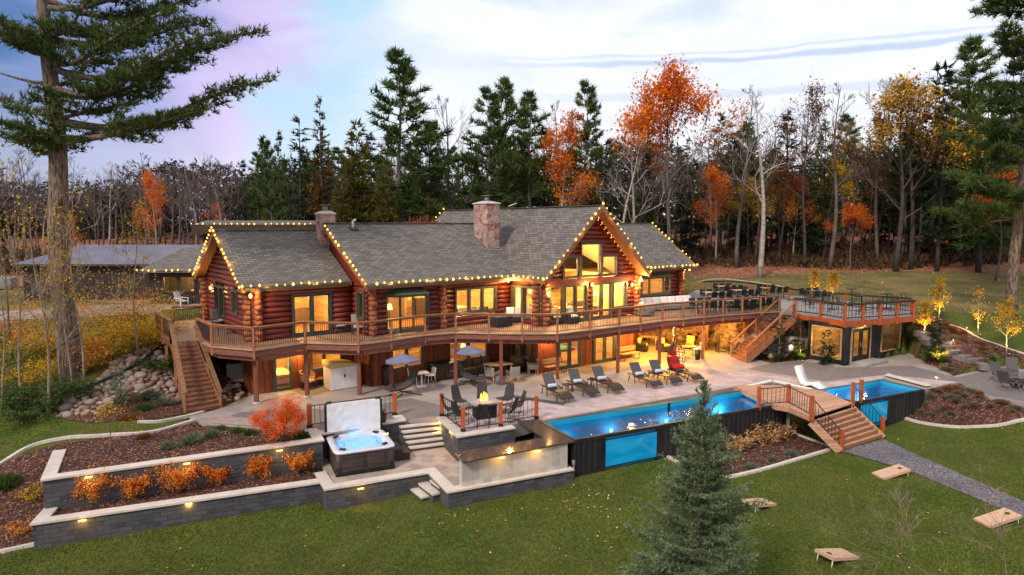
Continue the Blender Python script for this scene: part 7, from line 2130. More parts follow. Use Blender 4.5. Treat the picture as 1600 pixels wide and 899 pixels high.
for kind, px, yt, d, lab, wd in (
    ('pine1',628,78,60,'tallest white pine, standing behind the ridge between the two chimneys',1.15),
    ('pine2',672,190,63,'slimmer pine tight against the right side of the tallest pine',1.0),
    ('rust',506,148,58,'narrow rust-topped conifer left of the tallest pine',.85),
    ('cedar',562,188,55,'golden cedar behind the small chimney',.85),
    ('cedar',603,250,54,'shorter golden cedar just right of the small chimney',.8),
    ('cedar',535,275,54,'low gold conifer at the left of the small chimney',.8),
    ('pine3',425,220,66,'ragged dark pine behind the left gable',.6),
    ('bare1',712,130,66,'tall bare tree between the two groups of pines',1.0),
    ('pine2',764,138,62,'left pine of the group above the stone chimney',1.0),
    ('pine1',788,122,64,'tallest pine of the group above the stone chimney',.85),
    ('pine2',828,145,63,'right pine of the group above the stone chimney',1.0),
    ('bare2',862,140,70,'bare tree right of the pine group above the chimney',1.1),
    ('gold',874,172,60,'slender birch full of orange leaves behind the gable roof',1.0),
    ('pine2',914,128,64,'pine between the orange birch and the gable peak',.8),
    ('birch',962,195,58,'white-stemmed leaning birch directly behind the gable peak',1.0),
    ('birch',997,180,60,'second white birch right of the gable peak',.9),
    ('orange',1044,114,62,'round-headed bright orange maple right of the gable',1.0),
    ('bare3',1150,125,70,'bare tree left of the twisted birch by the meadow',1.0),
    ('birch',1190,120,64,'thick twisted white birch at the edge of the meadow',1.1),
    ('brown',1255,125,72,'tall thin tree with brown-red leaves at the top',.8),
    ('bare2',1298,112,70,'dark bare tree with a fan of fine twigs right of the brown-leaved tree',1.0),
    ('bare1',1370,98,76,'pale bare tree rising behind the yellow oak',.9),
    ('yellow',1405,108,68,'large leaning oak with brown top and golden lower leaves',1.15),
    ('brown',1425,120,70,'brown-leaved oak entwined with the golden one',1.1),
    ('spruce2',1465,165,68,'dark spruce behind the right end of the meadow',1.0),
    ('bare2',1510,130,76,'pale bare tree left of the big right pine',.8),
    ('orange',1560,275,60,'orange maple low behind the big pine trunk at the right edge',1.0),
    ('orange',1330,320,70,'low orange maple at the forest foot right of the broken trunk',1.1),
    ('gold',1120,255,72,'small golden tree behind the right wing roof',1.1),
    ('yellow',1165,275,74,'yellow-leaved young tree behind the twisted birch',1.0),
    ('gold',247,262,66,'small orange-leaved tree above the barn roof',.8),
    ('orange',905,300,72,'low orange maple glimpsed behind the gable ridge',.9),
    ('spruce1',383,250,80,'pointed dark spruce far behind the left gable, tallest of the row',.9),
    ('spruce1',440,205,84,'pointed dark spruce right of the ragged pine',.7),
    ('pine3',1500,60,74,'broad dark pine behind the right edge pine',1.0),
    ('spruce3',1530,150,66,'dark fir left of the right edge pine trunk',1.2)):
    tree_px(kind, px, yt, d, lab, wd)
# forest fill: rows of trees whose neighbours cannot be told apart
FILL = {'spruce1':('dark spruce in the forest behind the house and meadow','dark spruces of the forest'),'spruce2':('thin dark spruce in the forest behind the house and meadow','thin spruces of the forest'),
        'spruce3':('broad green fir in the forest behind the house and meadow','firs of the forest'),'pine2':('tall bare-stemmed pine in the forest behind the house','pines of the forest'),'pine1':('full-crowned pine in the forest behind the house','full pines of the forest'),
        'bare1':('leafless grey tree in the forest behind the house','leafless trees of the forest'),'bare2':('leafless brown twiggy tree in the forest behind the house','twiggy trees of the forest'),
        'bare3':('leafless spreading tree in the forest behind the house','spreading leafless trees of the forest'),'birch':('pale-stemmed birch in the forest behind the house','pale birches of the forest'),
        'brown':('tree with a few brown leaves in the forest','brown-leaved trees of the forest'),'yellow':('low gold-leaved tree inside the forest','gold trees of the forest'),'gold':('small orange-leaved tree inside the forest','orange trees of the forest'),'snag':('thin dead-branched stem inside the forest','dead stems of the forest')}
for i in range(270):
    px = -60 + 1720*(i*0.61803 % 1); row = rnd.random()
    left = px < 400; mid = 400 <= px < 1080
    d = (72 if left else 66 if mid else 74) + row*34
    if px > 1100: d = 73+row*36
    if left:
        kind = rnd.choice(['bare1','bare2','bare2','bare3','birch','spruce2','bare2','snag','snag','bare1','bare1'])
        hh = rnd.uniform(9, 14.5) if kind.startswith('b') else rnd.uniform(8, 13)
    elif mid:
        kind = rnd.choice(['bare1','spruce1','spruce2','pine2','spruce3','bare2','snag','spruce1','bare2'])
        hh = rnd.uniform(11, 16.5)
    else:
        kind = rnd.choice(['spruce1','spruce2','spruce3','pine2','spruce1','bare1','brown','snag','spruce3','bare3','bare2','spruce2'])
        hh = rnd.uniform(12, 20) if px < 1420 else rnd.uniform(15, 23)
    if rnd.random() < .025: kind = 'gold'; hh = rnd.uniform(6, 10)
    if px > 1100 and rnd.random() < .16: kind = rnd.choice(['brown','brown','yellow','gold']); hh = rnd.uniform(8, 13)
    X = (px-800)/F*d; s = hh/PH[kind]; wd = s*rnd.uniform(.85, 1.25)
    pro[kind].put((X, d, hz(X, d)-.1), rnd.random()*6.28, FILL[kind][0], FILL[kind][1], (wd, wd, s))
# the deep wood behind, one mass
n = 60000; r0 = np.random.RandomState(5)
X = r0.uniform(-150, 150, n); Y = r0.uniform(108, 135, n); base = hts(X, Y)
top = 11 + 2.5*np.sin(X*.09)+1.8*np.sin(X*.31+1)+1.2*np.sin(X*.77) + np.clip((X-10)*.06, -2, 5)
Z = base + r0.rand(n)**.8*top
V, Fc = tufts(np.stack([X,Y,Z],-1), np.tile([[0,0,-.4]], (n,1))+r0.normal(size=(n,3))*.5, .9, 4, r0, .8, .15)
tag(arr_mesh('woods', V, Fc, leafmat('far_wood', [(.012,.012,.010),(.03,.028,.022),(.055,.04,.03),(.035,.04,.024)], 0, .06)), 'dark mass of distant forest behind the first trees', 'forest', kind='stuff')
# undergrowth at the forest foot
n = 9000; X = r0.uniform(-75, 85, n); Y = r0.uniform(70, 90, n) - (np.abs(X+40) < 34)*6*0; Z = hts(X, Y)+r0.rand(n)**2*1.1
V, Fc = tufts(np.stack([X,Y,Z],-1), np.tile([[0,0,.9]], (n,1)), .9, 4, r0, .6, .10)
tag(arr_mesh('undergrowth', V, Fc, leafmat('brush', [(.03,.024,.015),(.07,.045,.025),(.09,.05,.028),(.05,.05,.02)], 0, .3)), 'brown brush and saplings at the foot of the forest', 'undergrowth', kind='stuff')
# broken trunk
p = P(1287,404,4.1); t = thing('dead_trunk', 'tall broken tree trunk with pale snapped top at the meadow edge', 'tree trunk', (p.x, p.y, hz(p.x,p.y))); MB().tube([(0,0,0),(.1,0,3),(.05,0,6.6)], [.3,.26,.22], 9).build('trunk', M['greybark'], t); MB().tube([(.05,0,6.5),(.12,0,7.3)], [.22,.05], 7).build('snapped_top', M['tan'], t)
# ---- big white pine at the left
def big_pine(label, base, h, r_b, limbs, seed, leaf='pineleaf', tsz=.30, extra=None):
    r0 = np.random.RandomState(seed); t = thing('white_pine', label, 'tree', base)
    tp = [(.10*math.sin(i*.9+seed), .08*math.sin(i*1.3), h*i/12-.4) for i in range(13)]
    trunk_mesh(t, tp, [r_b*(1-.68*(i/12)) for i in range(13)], M['bark'], 14)
    segs, C, D, S_ = [], [], [], []
    for (z, az_, L, rise, thick, bare) in limbs:
        a = R(az_); d0 = np.array([math.cos(a), math.sin(a), rise]); sdv = np.array([-d0[1], d0[0], 0]); m_ = max(6, int(L/.35)); pts = []
        curve = r0.uniform(-.12,.12); w1 = r0.uniform(.02,.09); w2 = r0.uniform(-.012,.012)
        for q in range(m_+1):
            s = q/m_; pts.append(np.array([0,0,z]) + d0*L*s + sdv*L*curve*math.sin(s*3) + np.array([0,0,L*(.12*s*s-w1*math.sin(s*5)-w2*math.sin(s*9+1))]))
        segs.append(([tuple(p) for p in pts[::2]+[pts[-1]]], [max(.015, thick*(1-.85*i/len(pts[::2]))) for i in range(len(pts[::2])+1)]))
        if bare >= 1: continue
        for q in range(m_+1):
            s = q/m_
            if s < bare: continue
            for side in (-1, 1):
                if r0.rand() < .12: continue
                sl = (.5+.9*r0.rand())*(.6+L*.16)*(1.2-s)
                sd = sdv*side*.9+d0*.75+np.array([0,0,.12+r0.normal()*.1]); sd /= np.linalg.norm(sd)
                nn_ = max(3, int(sl/.13)); p0 = pts[q]
                segs.append(([tuple(p0), tuple(p0+sd*sl)], [.022, .006]))
                for e_ in range(nn_):
                    c_ = p0+sd*sl*(.25+.8*e_/nn_); 
                    for g_ in range(2): C.append(c_+r0.normal(size=3)*np.array([.13,.13,.09])); D.append(sd*.6+np.array([0,0,.65])); S_.append(tsz*(.7+.6*r0.rand()))
    V, Fc = tufts(np.array(C), np.array(D), np.array(S_), 8, r0, .7, .075)
    arr_mesh('crown', V, Fc, M[leaf], t); limbs_mesh(t, segs, M['bark'], 5)
    return t
bx_, by_ = (97-800)/F*31.5, 31.5
LB = [ (7.9,0,7.6,.0,.20,.3),(8.0,30,3.5,-.02,.1,.3),(7.7,280,2.4,-.05,.10,.05),(8.2,300,2.6,.0,.10,.05),(8.1,225,2.8,.0,.10,.05),(12.9,280,2.6,.05,.10,.05),(13.4,310,3.0,.05,.10,.05),(13.2,235,2.4,.05,.1,.05),(9.9,300,2.0,.0,.08,.1),(7.6,200,2.6,-.1,.10,.1),(7.4,250,2.2,-.1,.09,.05),(7.2,330,2.4,-.08,.09,.05),(7.0,140,2.2,-.1,.09,.1),
       (8.8,8,10.2,.05,.22,.25),(9.2,-22,4.0,.12,.12,.2),(9.6,165,3.0,.0,.10,.15),(9.8,60,4.0,0,.1,.2),
       (10.6,5,6.6,.12,.15,.15),(10.9,-12,7.8,.03,.16,.2),(11.2,185,2.6,.05,.1,1.0),(11.5,100,3.2,.1,.1,.1),
       (12.3,12,8.3,.0,.18,.25),(12.6,-15,6.4,.02,.15,.1),(12.9,190,3.3,.35,.14,1.0),(13.0,260,2.6,.1,.12,.05),
       (13.8,3,6.4,-.02,.16,.25),(13.9,160,2.8,.05,.12,.1),(14.2,-30,4.2,.05,.12,.05),(14.4,200,2.6,.0,.1,.05),(14.6,20,5.2,.0,.13,.05),
       (15.8,-5,6.2,.05,.16,.3),(16.2,15,7.0,-.03,.16,.15),(16.6,170,4.4,.6,.18,1.0),(16.8,195,2.6,0,.1,.2),(17.3,0,6.0,.08,.15,.2),(17.8,-20,5.4,.0,.15,.1),(18.2,25,6.2,.05,.15,.1),(18.5,180,3.8,.1,.12,.2),(18.9,5,5.5,.02,.12,.1),(19.6,10,5,.02,.12,.1),(19.8,190,4,.05,.12,.1),(20.5,-10,4.5,.05,.12,.1)]
LB = [(11.35+(z-7.6)*.74, a, L*(1.12 if L > 5 and z > 10 else .97), r, k, b) for z, a, L, r, k, b in LB]
big_pine('huge old white pine with thick pale trunk and long level limbs at the left', (bx_, by_, hz(bx_,by_)), 23, .56, LB, 21)
bx2, by2 = (1588-800)/F*45, 45
r1 = random.Random(9); LB2 = []
for i in range(66):
    z = 7+i*.34; LB2.append((z, r1.uniform(0,360), r1.uniform(3.2,5.6)*(1.2-.4*(i/54)), r1.uniform(-.15,.12), .08, r1.uniform(.1,.25)))
big_pine('tall dark pine with bare lower trunk at the right edge of the meadow', (bx2, by2, hz(bx2,by2)), 30, .36, LB2, 22, 'pineleaf', .42)
# ---- the blue spruce in front
def blue_spruce():
    r0 = np.random.RandomState(31); t = thing('blue_spruce', 'dense blue-green spruce standing in front of the long pool', 'tree')
    h, rad = 7.3, 2.6
    trunk_mesh(t, [(0,0,-.3),(0.02,0,h*.5),(0,.02,h*.97)], [.13,.07,.012], M['bark'], 8)
    C, D, S_, segs = [], [], [], []
    z = .25
    while z < h*.985:
        f = z/h; R_ = rad*(1-f)**1.12*(.70+.55*r0.rand()) + .05; nb = int(9+12*(1-f))
        if f > .80: nb = 6
        for j in range(nb):
            a = r0.rand()*6.283; L = R_*(.55+.6*r0.rand()); up = (-.12+.75*f+r0.normal()*.1) + (.35 if f > .85 else 0)
            dv = np.array([math.cos(a), math.sin(a), up]); sd = np.array([-dv[1], dv[0], 0]); m_ = max(3, int(L/.085)); p0 = np.array([0,0,z+r0.normal()*.05])
            segs.append(([tuple(p0), tuple(p0+dv*L)], [.014, .004]))
            for q in range(m_):
                s = (q+.5)/m_
                if s < .3 and f < .8: continue
                p = p0+dv*L*s+np.array([0,0,.16*L*s*s])
                C.append(p); D.append(dv+0); S_.append(.075)
                if q % 2 == 0 and L > .25:
                    for side in (-1,1):
                        sl = min(.42, (.16+.5*(1-s)*L)*(.5+.6*r0.rand())); n2 = max(1, int(sl/.075)); d2_ = sd*side*.8+dv*.75+np.array([0,0,.12+r0.normal()*.12]); d2_ /= np.linalg.norm(d2_)
                        for e_ in range(n2): C.append(p+d2_*sl*(e_+.7)/n2); D.append(d2_); S_.append(.07)
        z += .10+.09*(1-f)
    for (dx_, dy_, hh) in ((0,0,.35),(.06,.03,.28),(-.16,.0,.05)):
        for q in range(7): C.append(np.array([dx_,dy_,h*.96+hh*q/7])); D.append(np.array([0,0,1.])); S_.append(.06)
    V, Fc = tufts(np.array(C), np.array(D), np.array(S_)*1.25, 8, r0, .55, .13)
    arr_mesh('crown', V, Fc, M['bluespruce'], t); limbs_mesh(t, segs[::2], M['twig'], 3)
    print('blue spruce tris', len(Fc)); return t
bs = blue_spruce(); sx0 = (1105-800)/F*14.2; bs.location = (sx0, 14.2, hz(sx0, 14.2)-.1)
ztop = H + 14.2*math.tan(math.atan((449.5-578)/F)-PT); bs.scale = (.92, .92, (ztop-bs.location.z)/7.55)
sapn = decid('maple_branch', 'thin branches with orange leaves reaching in at the top left', 6.5, 402, M['twig'], M['yellowleaf'], 420, .10, .3, .5, 3, .04, .3, 'tree', 8, .1, 5, .1, .006, 0, .34, 60)
sapn.location = ((-60-800)/F*17, 17, 6.2)
# ---- saplings and bushes on the left
def sapling(label, px, py, ytop, d=None, seed=1, leaf='yellowleaf', nl=240, ls=.12, lean=.05, bark='palebark', sp=.35, z=None, nb=9, width=.3, z0=.3, name='sapling', cl=40):
    g = G(px, py) if z is None else P(px, py, z)
    el = math.atan((449.5-ytop)/F)-PT; ztop_ = H+g.y*math.tan(el); h = max(.6, ztop_-g.z)
    t = decid(name, label, h, seed, M[bark], M[leaf] if leaf else None, nl, ls, z0, .5, 3, max(.015, h*.0058), sp, 'tree', nb, .2, 5, lean, .008, 0, width, cl)
    t.location = g; return t
sapling('leaning pale sapling with sparse yellow leaves left of the big pine trunk', 40, 640, 312, seed=41, nl=450, lean=.07)
sapling('straight pale sapling nearest the left edge of the picture', 8, 650, 330, seed=42, nl=300)
sapling('pale double sapling just left of the big pine trunk', 77, 650, 290, seed=43, nl=260, lean=.02)
sapling('tall pale sapling crossing the barn front with many yellow leaves', 128, 612, 285, seed=44, nl=620, lean=.05, cl=60)
sapling('slim pale sapling right of the big pine, leaning right', 110, 615, 340, seed=45, nl=500, lean=.09, cl=50)
sapling('thin sapling with a column of yellow leaves before the barn', 215, 560, 300, seed=46, nl=800, lean=.02, width=.16, cl=60)
sapling('thin leafless sapling between the rocks and the big pine', 98, 610, 400, seed=47, leaf=None, nl=0)
sapling('leafless grey sapling at the far left behind the bushes', 25, 560, 250, seed=48, leaf=None, nl=0, bark='greybark')
def shrub(label, base, h, wd, leaf, seed, n=900, ls=.10, stems=9, name='shrub', cat='shrub', group=None, bark='twig', low=.15, dome=1.0, droop=0):
    r0 = np.random.RandomState(seed); t = thing(name, label, cat, base, 0, group); segs, C = [], []
    for i in range(stems):
        a = i*2.4+r0.rand(); d = np.array([math.cos(a)*wd*.55/h, math.sin(a)*wd*.55/h, 1.0])*h*(.6+.4*r0.rand()); b0_ = np.array([math.cos(a), math.sin(a), 0])*wd*.08
        pts = [b0_, b0_+d*.4+r0.normal(size=3)*.04*h, b0_+d*np.array([1.15,1.15,.95])]; segs.append(([tuple(p) for p in pts], [.012, .008, .004])); C.append(pts[1]*.3+pts[2]*.7)
        for k_ in range(5):
            s = .3+.7*r0.rand(); p = pts[0]*(1-s)+pts[2]*s; q = p+r0.normal(size=3)*np.array([wd*.22,wd*.22,h*.1]); segs.append(([tuple(p), tuple(q)], [.006, .003])); C.append(q); C.append(p*.5+q*.5)
        C.append(pts[2])
    C = np.array(C); C = C[C[:,2] > low*h*.6]; idx = r0.randint(0, len(C), n)
    P3 = C[idx]+r0.normal(size=(n,3))*np.array([wd*.10,wd*.10,h*.08]); P3[:,2] = np.clip(P3[:,2], .03, None)
    V, Fc = leaf_quads(P3, ls, r0, .3); arr_mesh('foliage', V, Fc, M[leaf], t); limbs_mesh(t, segs, M[bark], 3, 'stems'); return t
k_ = 50
adj = ['bright yellow','golden','pale yellow','orange yellow','dense golden','straggly yellow']
spots = [(60,560,1.2,'at the foot of the leaning sapling'),(110,555,1.4,'right of the big pine trunk'),(150,530,1.6,'behind the top of the rocks'),(185,520,1.7,'above the middle of the rocks'),(215,512,1.7,'near the barn end of the bank'),(240,515,1.5,'against the deck landing'),(225,545,1.2,'just left of the deck post'),(170,560,1.2,'at the upper edge of the boulders'),(135,580,1.1,'over the left boulders'),(20,570,1.5,'at the far left of the bank'),(45,610,1.1,'below the far left saplings'),(200,545,1.2,'in the middle of the bank'),(95,525,1.5,'behind the big pine trunk'),(10,530,1.6,'at the left edge beside the driveway'),(250,545,1.0,'under the deck landing corner')]
for i, (px, py, h, w_) in enumerate(spots):
    shrub('%s leafed bush %s' % (adj[i % 6], w_), G(px, py), h*1.5, h*1.8, ['yellowleaf','yellowleaf','yellowleaf','shruborange','yellowleaf'][i % 5], 60+i, 1500, .11, 12, 'bush', 'bush', 'yellow autumn bushes on the bank')
shrub('small bush with red-orange leaves on the left bank', G(42, 540), 1.1, 1.0, 'orangeleaf', 81, 700, .12, 8, 'bush', 'bush')
for i, (px, py, h, w_) in enumerate(((15,640,1.2,'at the far left edge of the slope'),(70,635,1.3,'just left of the boulders'),(40,660,.9,'low by the grass strip'),(110,625,.9,'beside the drain pipe'),(-15,600,1.6,'cut by the left edge'),(250,580,.9,'beside the left deck stairs'))):
    shrub('green bush with some yellow leaves '+w_, G(px, py), h, h*1.6, 'greenleaf', 90+i, 1300, .12, 10, 'bush', 'bush', 'green bushes on the bank')
# shrubs along the walls
for i, (px, py, h, w_, wd) in enumerate(((147,784,1.05,'leftmost of the row',1.2),(212,778,.95,'second from the left',.95),(281,768,1.0,'third from the left, with pale tips',1.15),(338,757,.75,'fourth, thinner and more yellow',.8),(404,746,.95,'fifth from the left',.9),(465,738,.75,'last of the row, with pale flower heads',.9))):
    shrub('orange autumn shrub between the two block walls, '+w_, P(px, py, -1.12), h*1.12, wd*.78, 'shruborange', 100+i, 3400, .07, 16, 'shrub', 'shrub', 'orange shrubs between the block walls')
shrub('small yellowing plant on the mulch left of the upper wall', G(45,782), .45, .75, 'yellowleaf', 115, 420, .07, 8)
shrub('small brown-yellow plant on the mulch left of the lower wall', G(33,833), .4, .7, 'shruborange', 116, 360, .07, 8)
def maple():
    r0 = np.random.RandomState(120); t = thing('red_maple', 'spreading bright red-orange dwarf maple above the block wall corner', 'small tree', P(440,690,-.03)); segs, tips = [], []
    for i in range(8):
        a = i*.8+r0.rand()*.4; d = np.array([math.cos(a)*.8, math.sin(a)*.8, .55+.6*(i%2)]); d /= np.linalg.norm(d); branchy(r0, np.array([0,0,.05]), d, .95, .035, 3, segs, tips, .6, .02, 3)
    C = np.array([x[0] for x in tips]); idx = r0.randint(0, len(C), 11000); P3 = C[idx]+r0.normal(size=(11000,3))*np.array([.14,.14,.07]); P3[:,2] = np.clip(P3[:,2], .08, None)
    V, Fc = leaf_quads(P3, .085, r0, .75); arr_mesh('crown', V, Fc, M['redleaf'], t); limbs_mesh(t, segs, M['twig'], 4); t.scale = (.70,.70,1.12); return t
maple()
# sage, grasses and perennials
def perennial(label, p, h, w_, leaf, seed, n=160, group='low plants in the mulch beds'):
    r0 = np.random.RandomState(seed); t = thing('perennial', label, 'plant', p, 0, group)
    h *= .75; w_ *= .62; C = r0.normal(size=(n,3))*np.array([w_*.22,w_*.22,0]); D = np.concatenate([C[:,:2]*1.6, np.full((n,1), h)], 1)
    V, Fc = tufts(C, D, h, 3, r0, .34, .07); arr_mesh('leaves', V, Fc, M[leaf], t); return t
pl = [((265,700),'grey-green sage near the middle of the upper bed',.35,.7,'sage'),((302,692),'larger grey sage right of the middle of the upper bed',.5,.8,'sage'),((332,683),'sage with a yellow tinge in the upper bed',.4,.6,'sage'),((370,676),'low green clump beside the walk',.3,.5,'greenleaf'),((390,680),'low green clump left of the red maple',.35,.5,'greenleaf'),((470,684),'green clump right of the red maple',.4,.6,'greenleaf'),((225,685),'small plant in the left half of the upper bed',.3,.5,'brownleaf'),((345,672),'small clump at the corner of the walk',.28,.4,'greenleaf')]
for i, ((px, py), lb, h, w_, lf) in enumerate(pl): perennial(lb, P(px, py, -.03), h, w_, lf, 130+i)
for i, (px, py, lb, h, w_, lf) in enumerate(((232,622,'blue-green juniper left of the deck stairs',.5,1.0,'sage'),(255,632,'juniper at the foot of the deck stairs',.45,.9,'sage'),(225,640,'low juniper near the grass strip',.4,.8,'greenleaf'),(200,655,'low plant beside the pale kerb',.3,.6,'brownleaf'),(10,760,'dark green clump at the left edge of the mulch',.6,1.0,'greenleaf'),
    (1175,732,'grey lavender in the mulch bed, left',.3,.6,'sage'),(1208,721,'grey lavender in the mulch bed, middle',.28,.5,'sage'),(1238,712,'grey lavender in the mulch bed, right',.3,.55,'sage'))):
    perennial(lb, G(px, py), h, w_, lf, 150+i, 220)
for i, (px, py, h) in enumerate(((1160,700,.6),(1180,692,.55),(1200,690,.8),(1222,683,.75),(1145,706,.5),(1240,670,.9))):
    shrub(['faded hydrangea at the left of the pool bed','faded hydrangea second from the left by the pool side','large faded hydrangea in the middle of the pool bed','faded hydrangea right of the largest one','small faded hydrangea partly behind the spruce','tall faded hydrangea under the wooden bridge'][i], G(px, py), h, h*1.2, 'hydrangea', 170+i, 500, .11, 8, 'hydrangea', 'shrub', 'faded hydrangeas beside the long pool')
# mound and hillside planting
r2 = random.Random(3)
def scatter(poly_px, n, name_lab, leafs, hr=(.25,.5), wr=(.4,.9), seed=0, nm='perennial', grp='low plants in the mulch beds'):
    poly = [G(*p) for p in poly_px]; xs_ = [p.x for p in poly]; ys_ = [p.y for p in poly]; k_ = 0; pr2 = {}
    for lf in set(leafs): pr2[lf] = Once(perennial(name_lab, (0,-400,0), .4, .7, lf, seed+len(pr2), 150, grp))
    while k_ < n:
        x, y = r2.uniform(min(xs_), max(xs_)), r2.uniform(min(ys_), max(ys_))
        if not inpoly(np.array([x]), np.array([y]), [(p.x,p.y) for p in poly])[0]: continue
        lf = leafs[k_ % len(leafs)]; h = r2.uniform(*hr)/.4; w_ = r2.uniform(*wr)/.7
        pr2[lf].put((x, y, hz(x,y)+.02), r2.random()*6, name_lab, grp, (w_, w_, h)); k_ += 1
scatter([(1420,625),(1450,615),(1500,603),(1545,625),(1598,634),(1598,652),(1522,664),(1467,662),(1410,648)], 46, 'low dry plant on the mulch mound by the small pool', ['dryleaf','dryleaf','sage','dryleaf','brownleaf'], hr=(.18,.34), wr=(.3,.6), seed=200, grp='low plants on the mulch mound')
scatter([(1350,572),(1425,556),(1430,510),(1470,535),(1500,560),(1488,584),(1420,572)], 40, 'low dry plant on the slope beside the container room', ['dryleaf','sage','dryleaf','greenleaf'], hr=(.18,.36), wr=(.3,.7), seed=210, grp='low plants beside the container room')
scatter([(1455,500),(1500,515),(1560,543),(1600,558),(1600,574),(1550,560),(1500,540),(1450,515)], 26, 'low plant in the hillside bed above the stone steps', ['dryleaf','brownleaf','sage'], hr=(.18,.36), wr=(.3,.7), seed=220, grp='low plants in the hillside bed')
scatter([(1175,569),(1205,565),(1320,572),(1268,560),(1200,556)], 10, 'low plant in front of the dark boulder wall', ['brownleaf','greenleaf'], hr=(.2,.35), seed=230, grp='low plants before the boulder wall')
# young spruces lit from below, young yellow trees
def young_spruce(label, px, py, ytop, seed, leaf='spruceleaf', rad=.55):
    g = G(px, py); el = math.atan((449.5-ytop)/F)-PT; h = H+g.y*math.tan(el)-g.z
    t = conifer('young_spruce', label, h, rad, seed, M[leaf], M['bark'], .06, .8, .1, .17, 7, .7, .1, .4, .10, h/20); t.location = g; return t
def uplight(label, p, e, tgt=None, col=(1,.62,.08)):
    t = thing('garden_light', label, 'garden light', p, 0, 'small garden uplights'); MB().lathe([(.05,0),(.06,.1),(.04,.12)], 8).build('fixture', M['black'], t)
    MB().lathe([(.035,.121),(.03,.125)], 8).build('lens', M['lampglow'], t)
    d = (Vector(tgt)-Vector(p)) if tgt is not None else Vector((0,0,1))
    plight('uplight', (0,0,.16), e, col, .04, t, 'SPOT', (d.to_track_quat('-Z','Y')).to_euler(), R(75))
for px, py, yt, lb, r_ in ((1216,570,508,'young spruce lit from below beside the right deck stairs',.5),(1250,564,500,'young spruce lit from below in front of the dark boulders',.5),(1290,577,516,'young spruce lit from below in front of the container window',.6)):
    t = young_spruce(lb, px, py, yt, px, 'spruceleaf', r_); g = t.location
    uplight('uplight at the foot of the '+lb.replace('young spruce lit from below','young spruce'), g+Vector((-.1,-.6,.02)), 420, g+Vector((0,0,.8)))
for px, py, yt, lb, sd in ((1443,528,468,'young tree with glowing yellow leaves nearest the container room',301),(1466,502,430,'tall young tree with yellow leaves at the kerb behind the slope',302),(1527,525,450,'thin young tree with a few low yellow leaves in the hillside bed',303),(1571,555,465,'wide young tree with glowing yellow leaves near the right edge',304),
                           (1272,478,420,'small yellow tree behind the left part of the container railing',305),(1300,486,422,'small yellow tree behind the middle of the container railing',306)):
    g = G(px, py) if px > 1400 else P(px, py-14, 2.9)
    el = math.atan((449.5-yt)/F)-PT; h = H+g.y*math.tan(el)-g.z
    t = decid('young_tree', lb, h, sd, M['birchbark'], M['yellowleaf'], 1100 if px != 1527 else 420, .12, .25, .5, 3, .035, .16, 'tree', 10, .3, 6, .01, .006, 0, .17 if px != 1571 else .28, 120); t.location = g
    uplight('uplight under the '+lb, g+Vector((-.15,-.5,.05)), 340 if px > 1400 else 90, g+Vector((0,0,h*.4)))
t = young_spruce('dark bushy fir glowing yellow at its foot beside the container room', 1462, 560, 500, 320, 'spruceleaf', 1.0); uplight('uplight at the foot of the dark bushy fir', t.location+Vector((-.5,-1.0,.05)), 600, t.location+Vector((0,0,.6)))
for px, py, lb, e in ((1510,520,'low path light in the hillside bed',16),(1489,540,'low path light beside the hillside steps',12),(1462,598,'low path light at the tip of the mulch mound',8)):
    g = G(px, py); t = thing('path_light', lb, 'garden light', g, 0); MB().tube([(0,0,0),(0,0,.35)], .015, 6).build('stake', M['black'], t); MB().lathe([(.02,.30),(.03,.33),(.02,.36)], 8).build('lens', M['lampglow'], t); plight('glow', (0,-.05,.3), e, (1,.55,.12), .04, t)
t = decid('young_tree', 'small thin tree with sparse yellow-green leaves in the upper bed', 1.9, 330, M['twig'], M['yellowleaf'], 420, .07, .35, .5, 3, .02, .14, 'tree', 8, .1, 5, .02, .005, 0, .42); t.location = P(175, 705, -.03)
t = young_spruce('small weeping conifer among the boulders', 190, 635, 575, 331, 'sage', .35)
# boulders on the left slope
def boulder_slope(label, pxs, n, size, seed, nm='boulder_pile'):
    r0 = random.Random(seed); poly = [G(*p) for p in pxs]; xs_ = [p.x for p in poly]; ys_ = [p.y for p in poly]; p2 = [(p.x,p.y) for p in poly]; b0 = poly[0].copy(); mb = MB(); k_ = 0; tries = 0
    placed = []
    while k_ < n and tries < n*60:
        tries += 1
        x, y = r0.uniform(min(xs_), max(xs_)), r0.uniform(min(ys_), max(ys_))
        if not inpoly(np.array([x]), np.array([y]), p2)[0]: continue
        s = size*(.5+.9*r0.random()**1.6)
        if any((x-a)**2+(y-b_)**2 < (.78*(s+c_))**2 for a, b_, c_ in placed): continue
        placed.append((x,y,s)); mb.ico((x-b0.x, y-b0.y, hz(x,y)-b0.z+s*.18), s, 2, 0, (1+.3*r0.random(), .8+.25*r0.random(), .6+.2*r0.random()), .12, r0.random()*6); k_ += 1
    o = mb.build(nm, M['boulder'], None, False); o.location = b0; return tag(o, label, 'boulders')
boulder_slope('scattered rounded field stones over the left slope', [(90,652),(105,620),(160,590),(185,560),(245,545),(270,575),(285,610),(280,628),(215,615),(180,625),(150,648)], 330, .24, 7)
boulder_slope('row of pale boulders under the deck beside the air conditioner', [(345,618),(352,606),(392,592),(402,600),(398,622),(352,632)], 34, .22, 8)
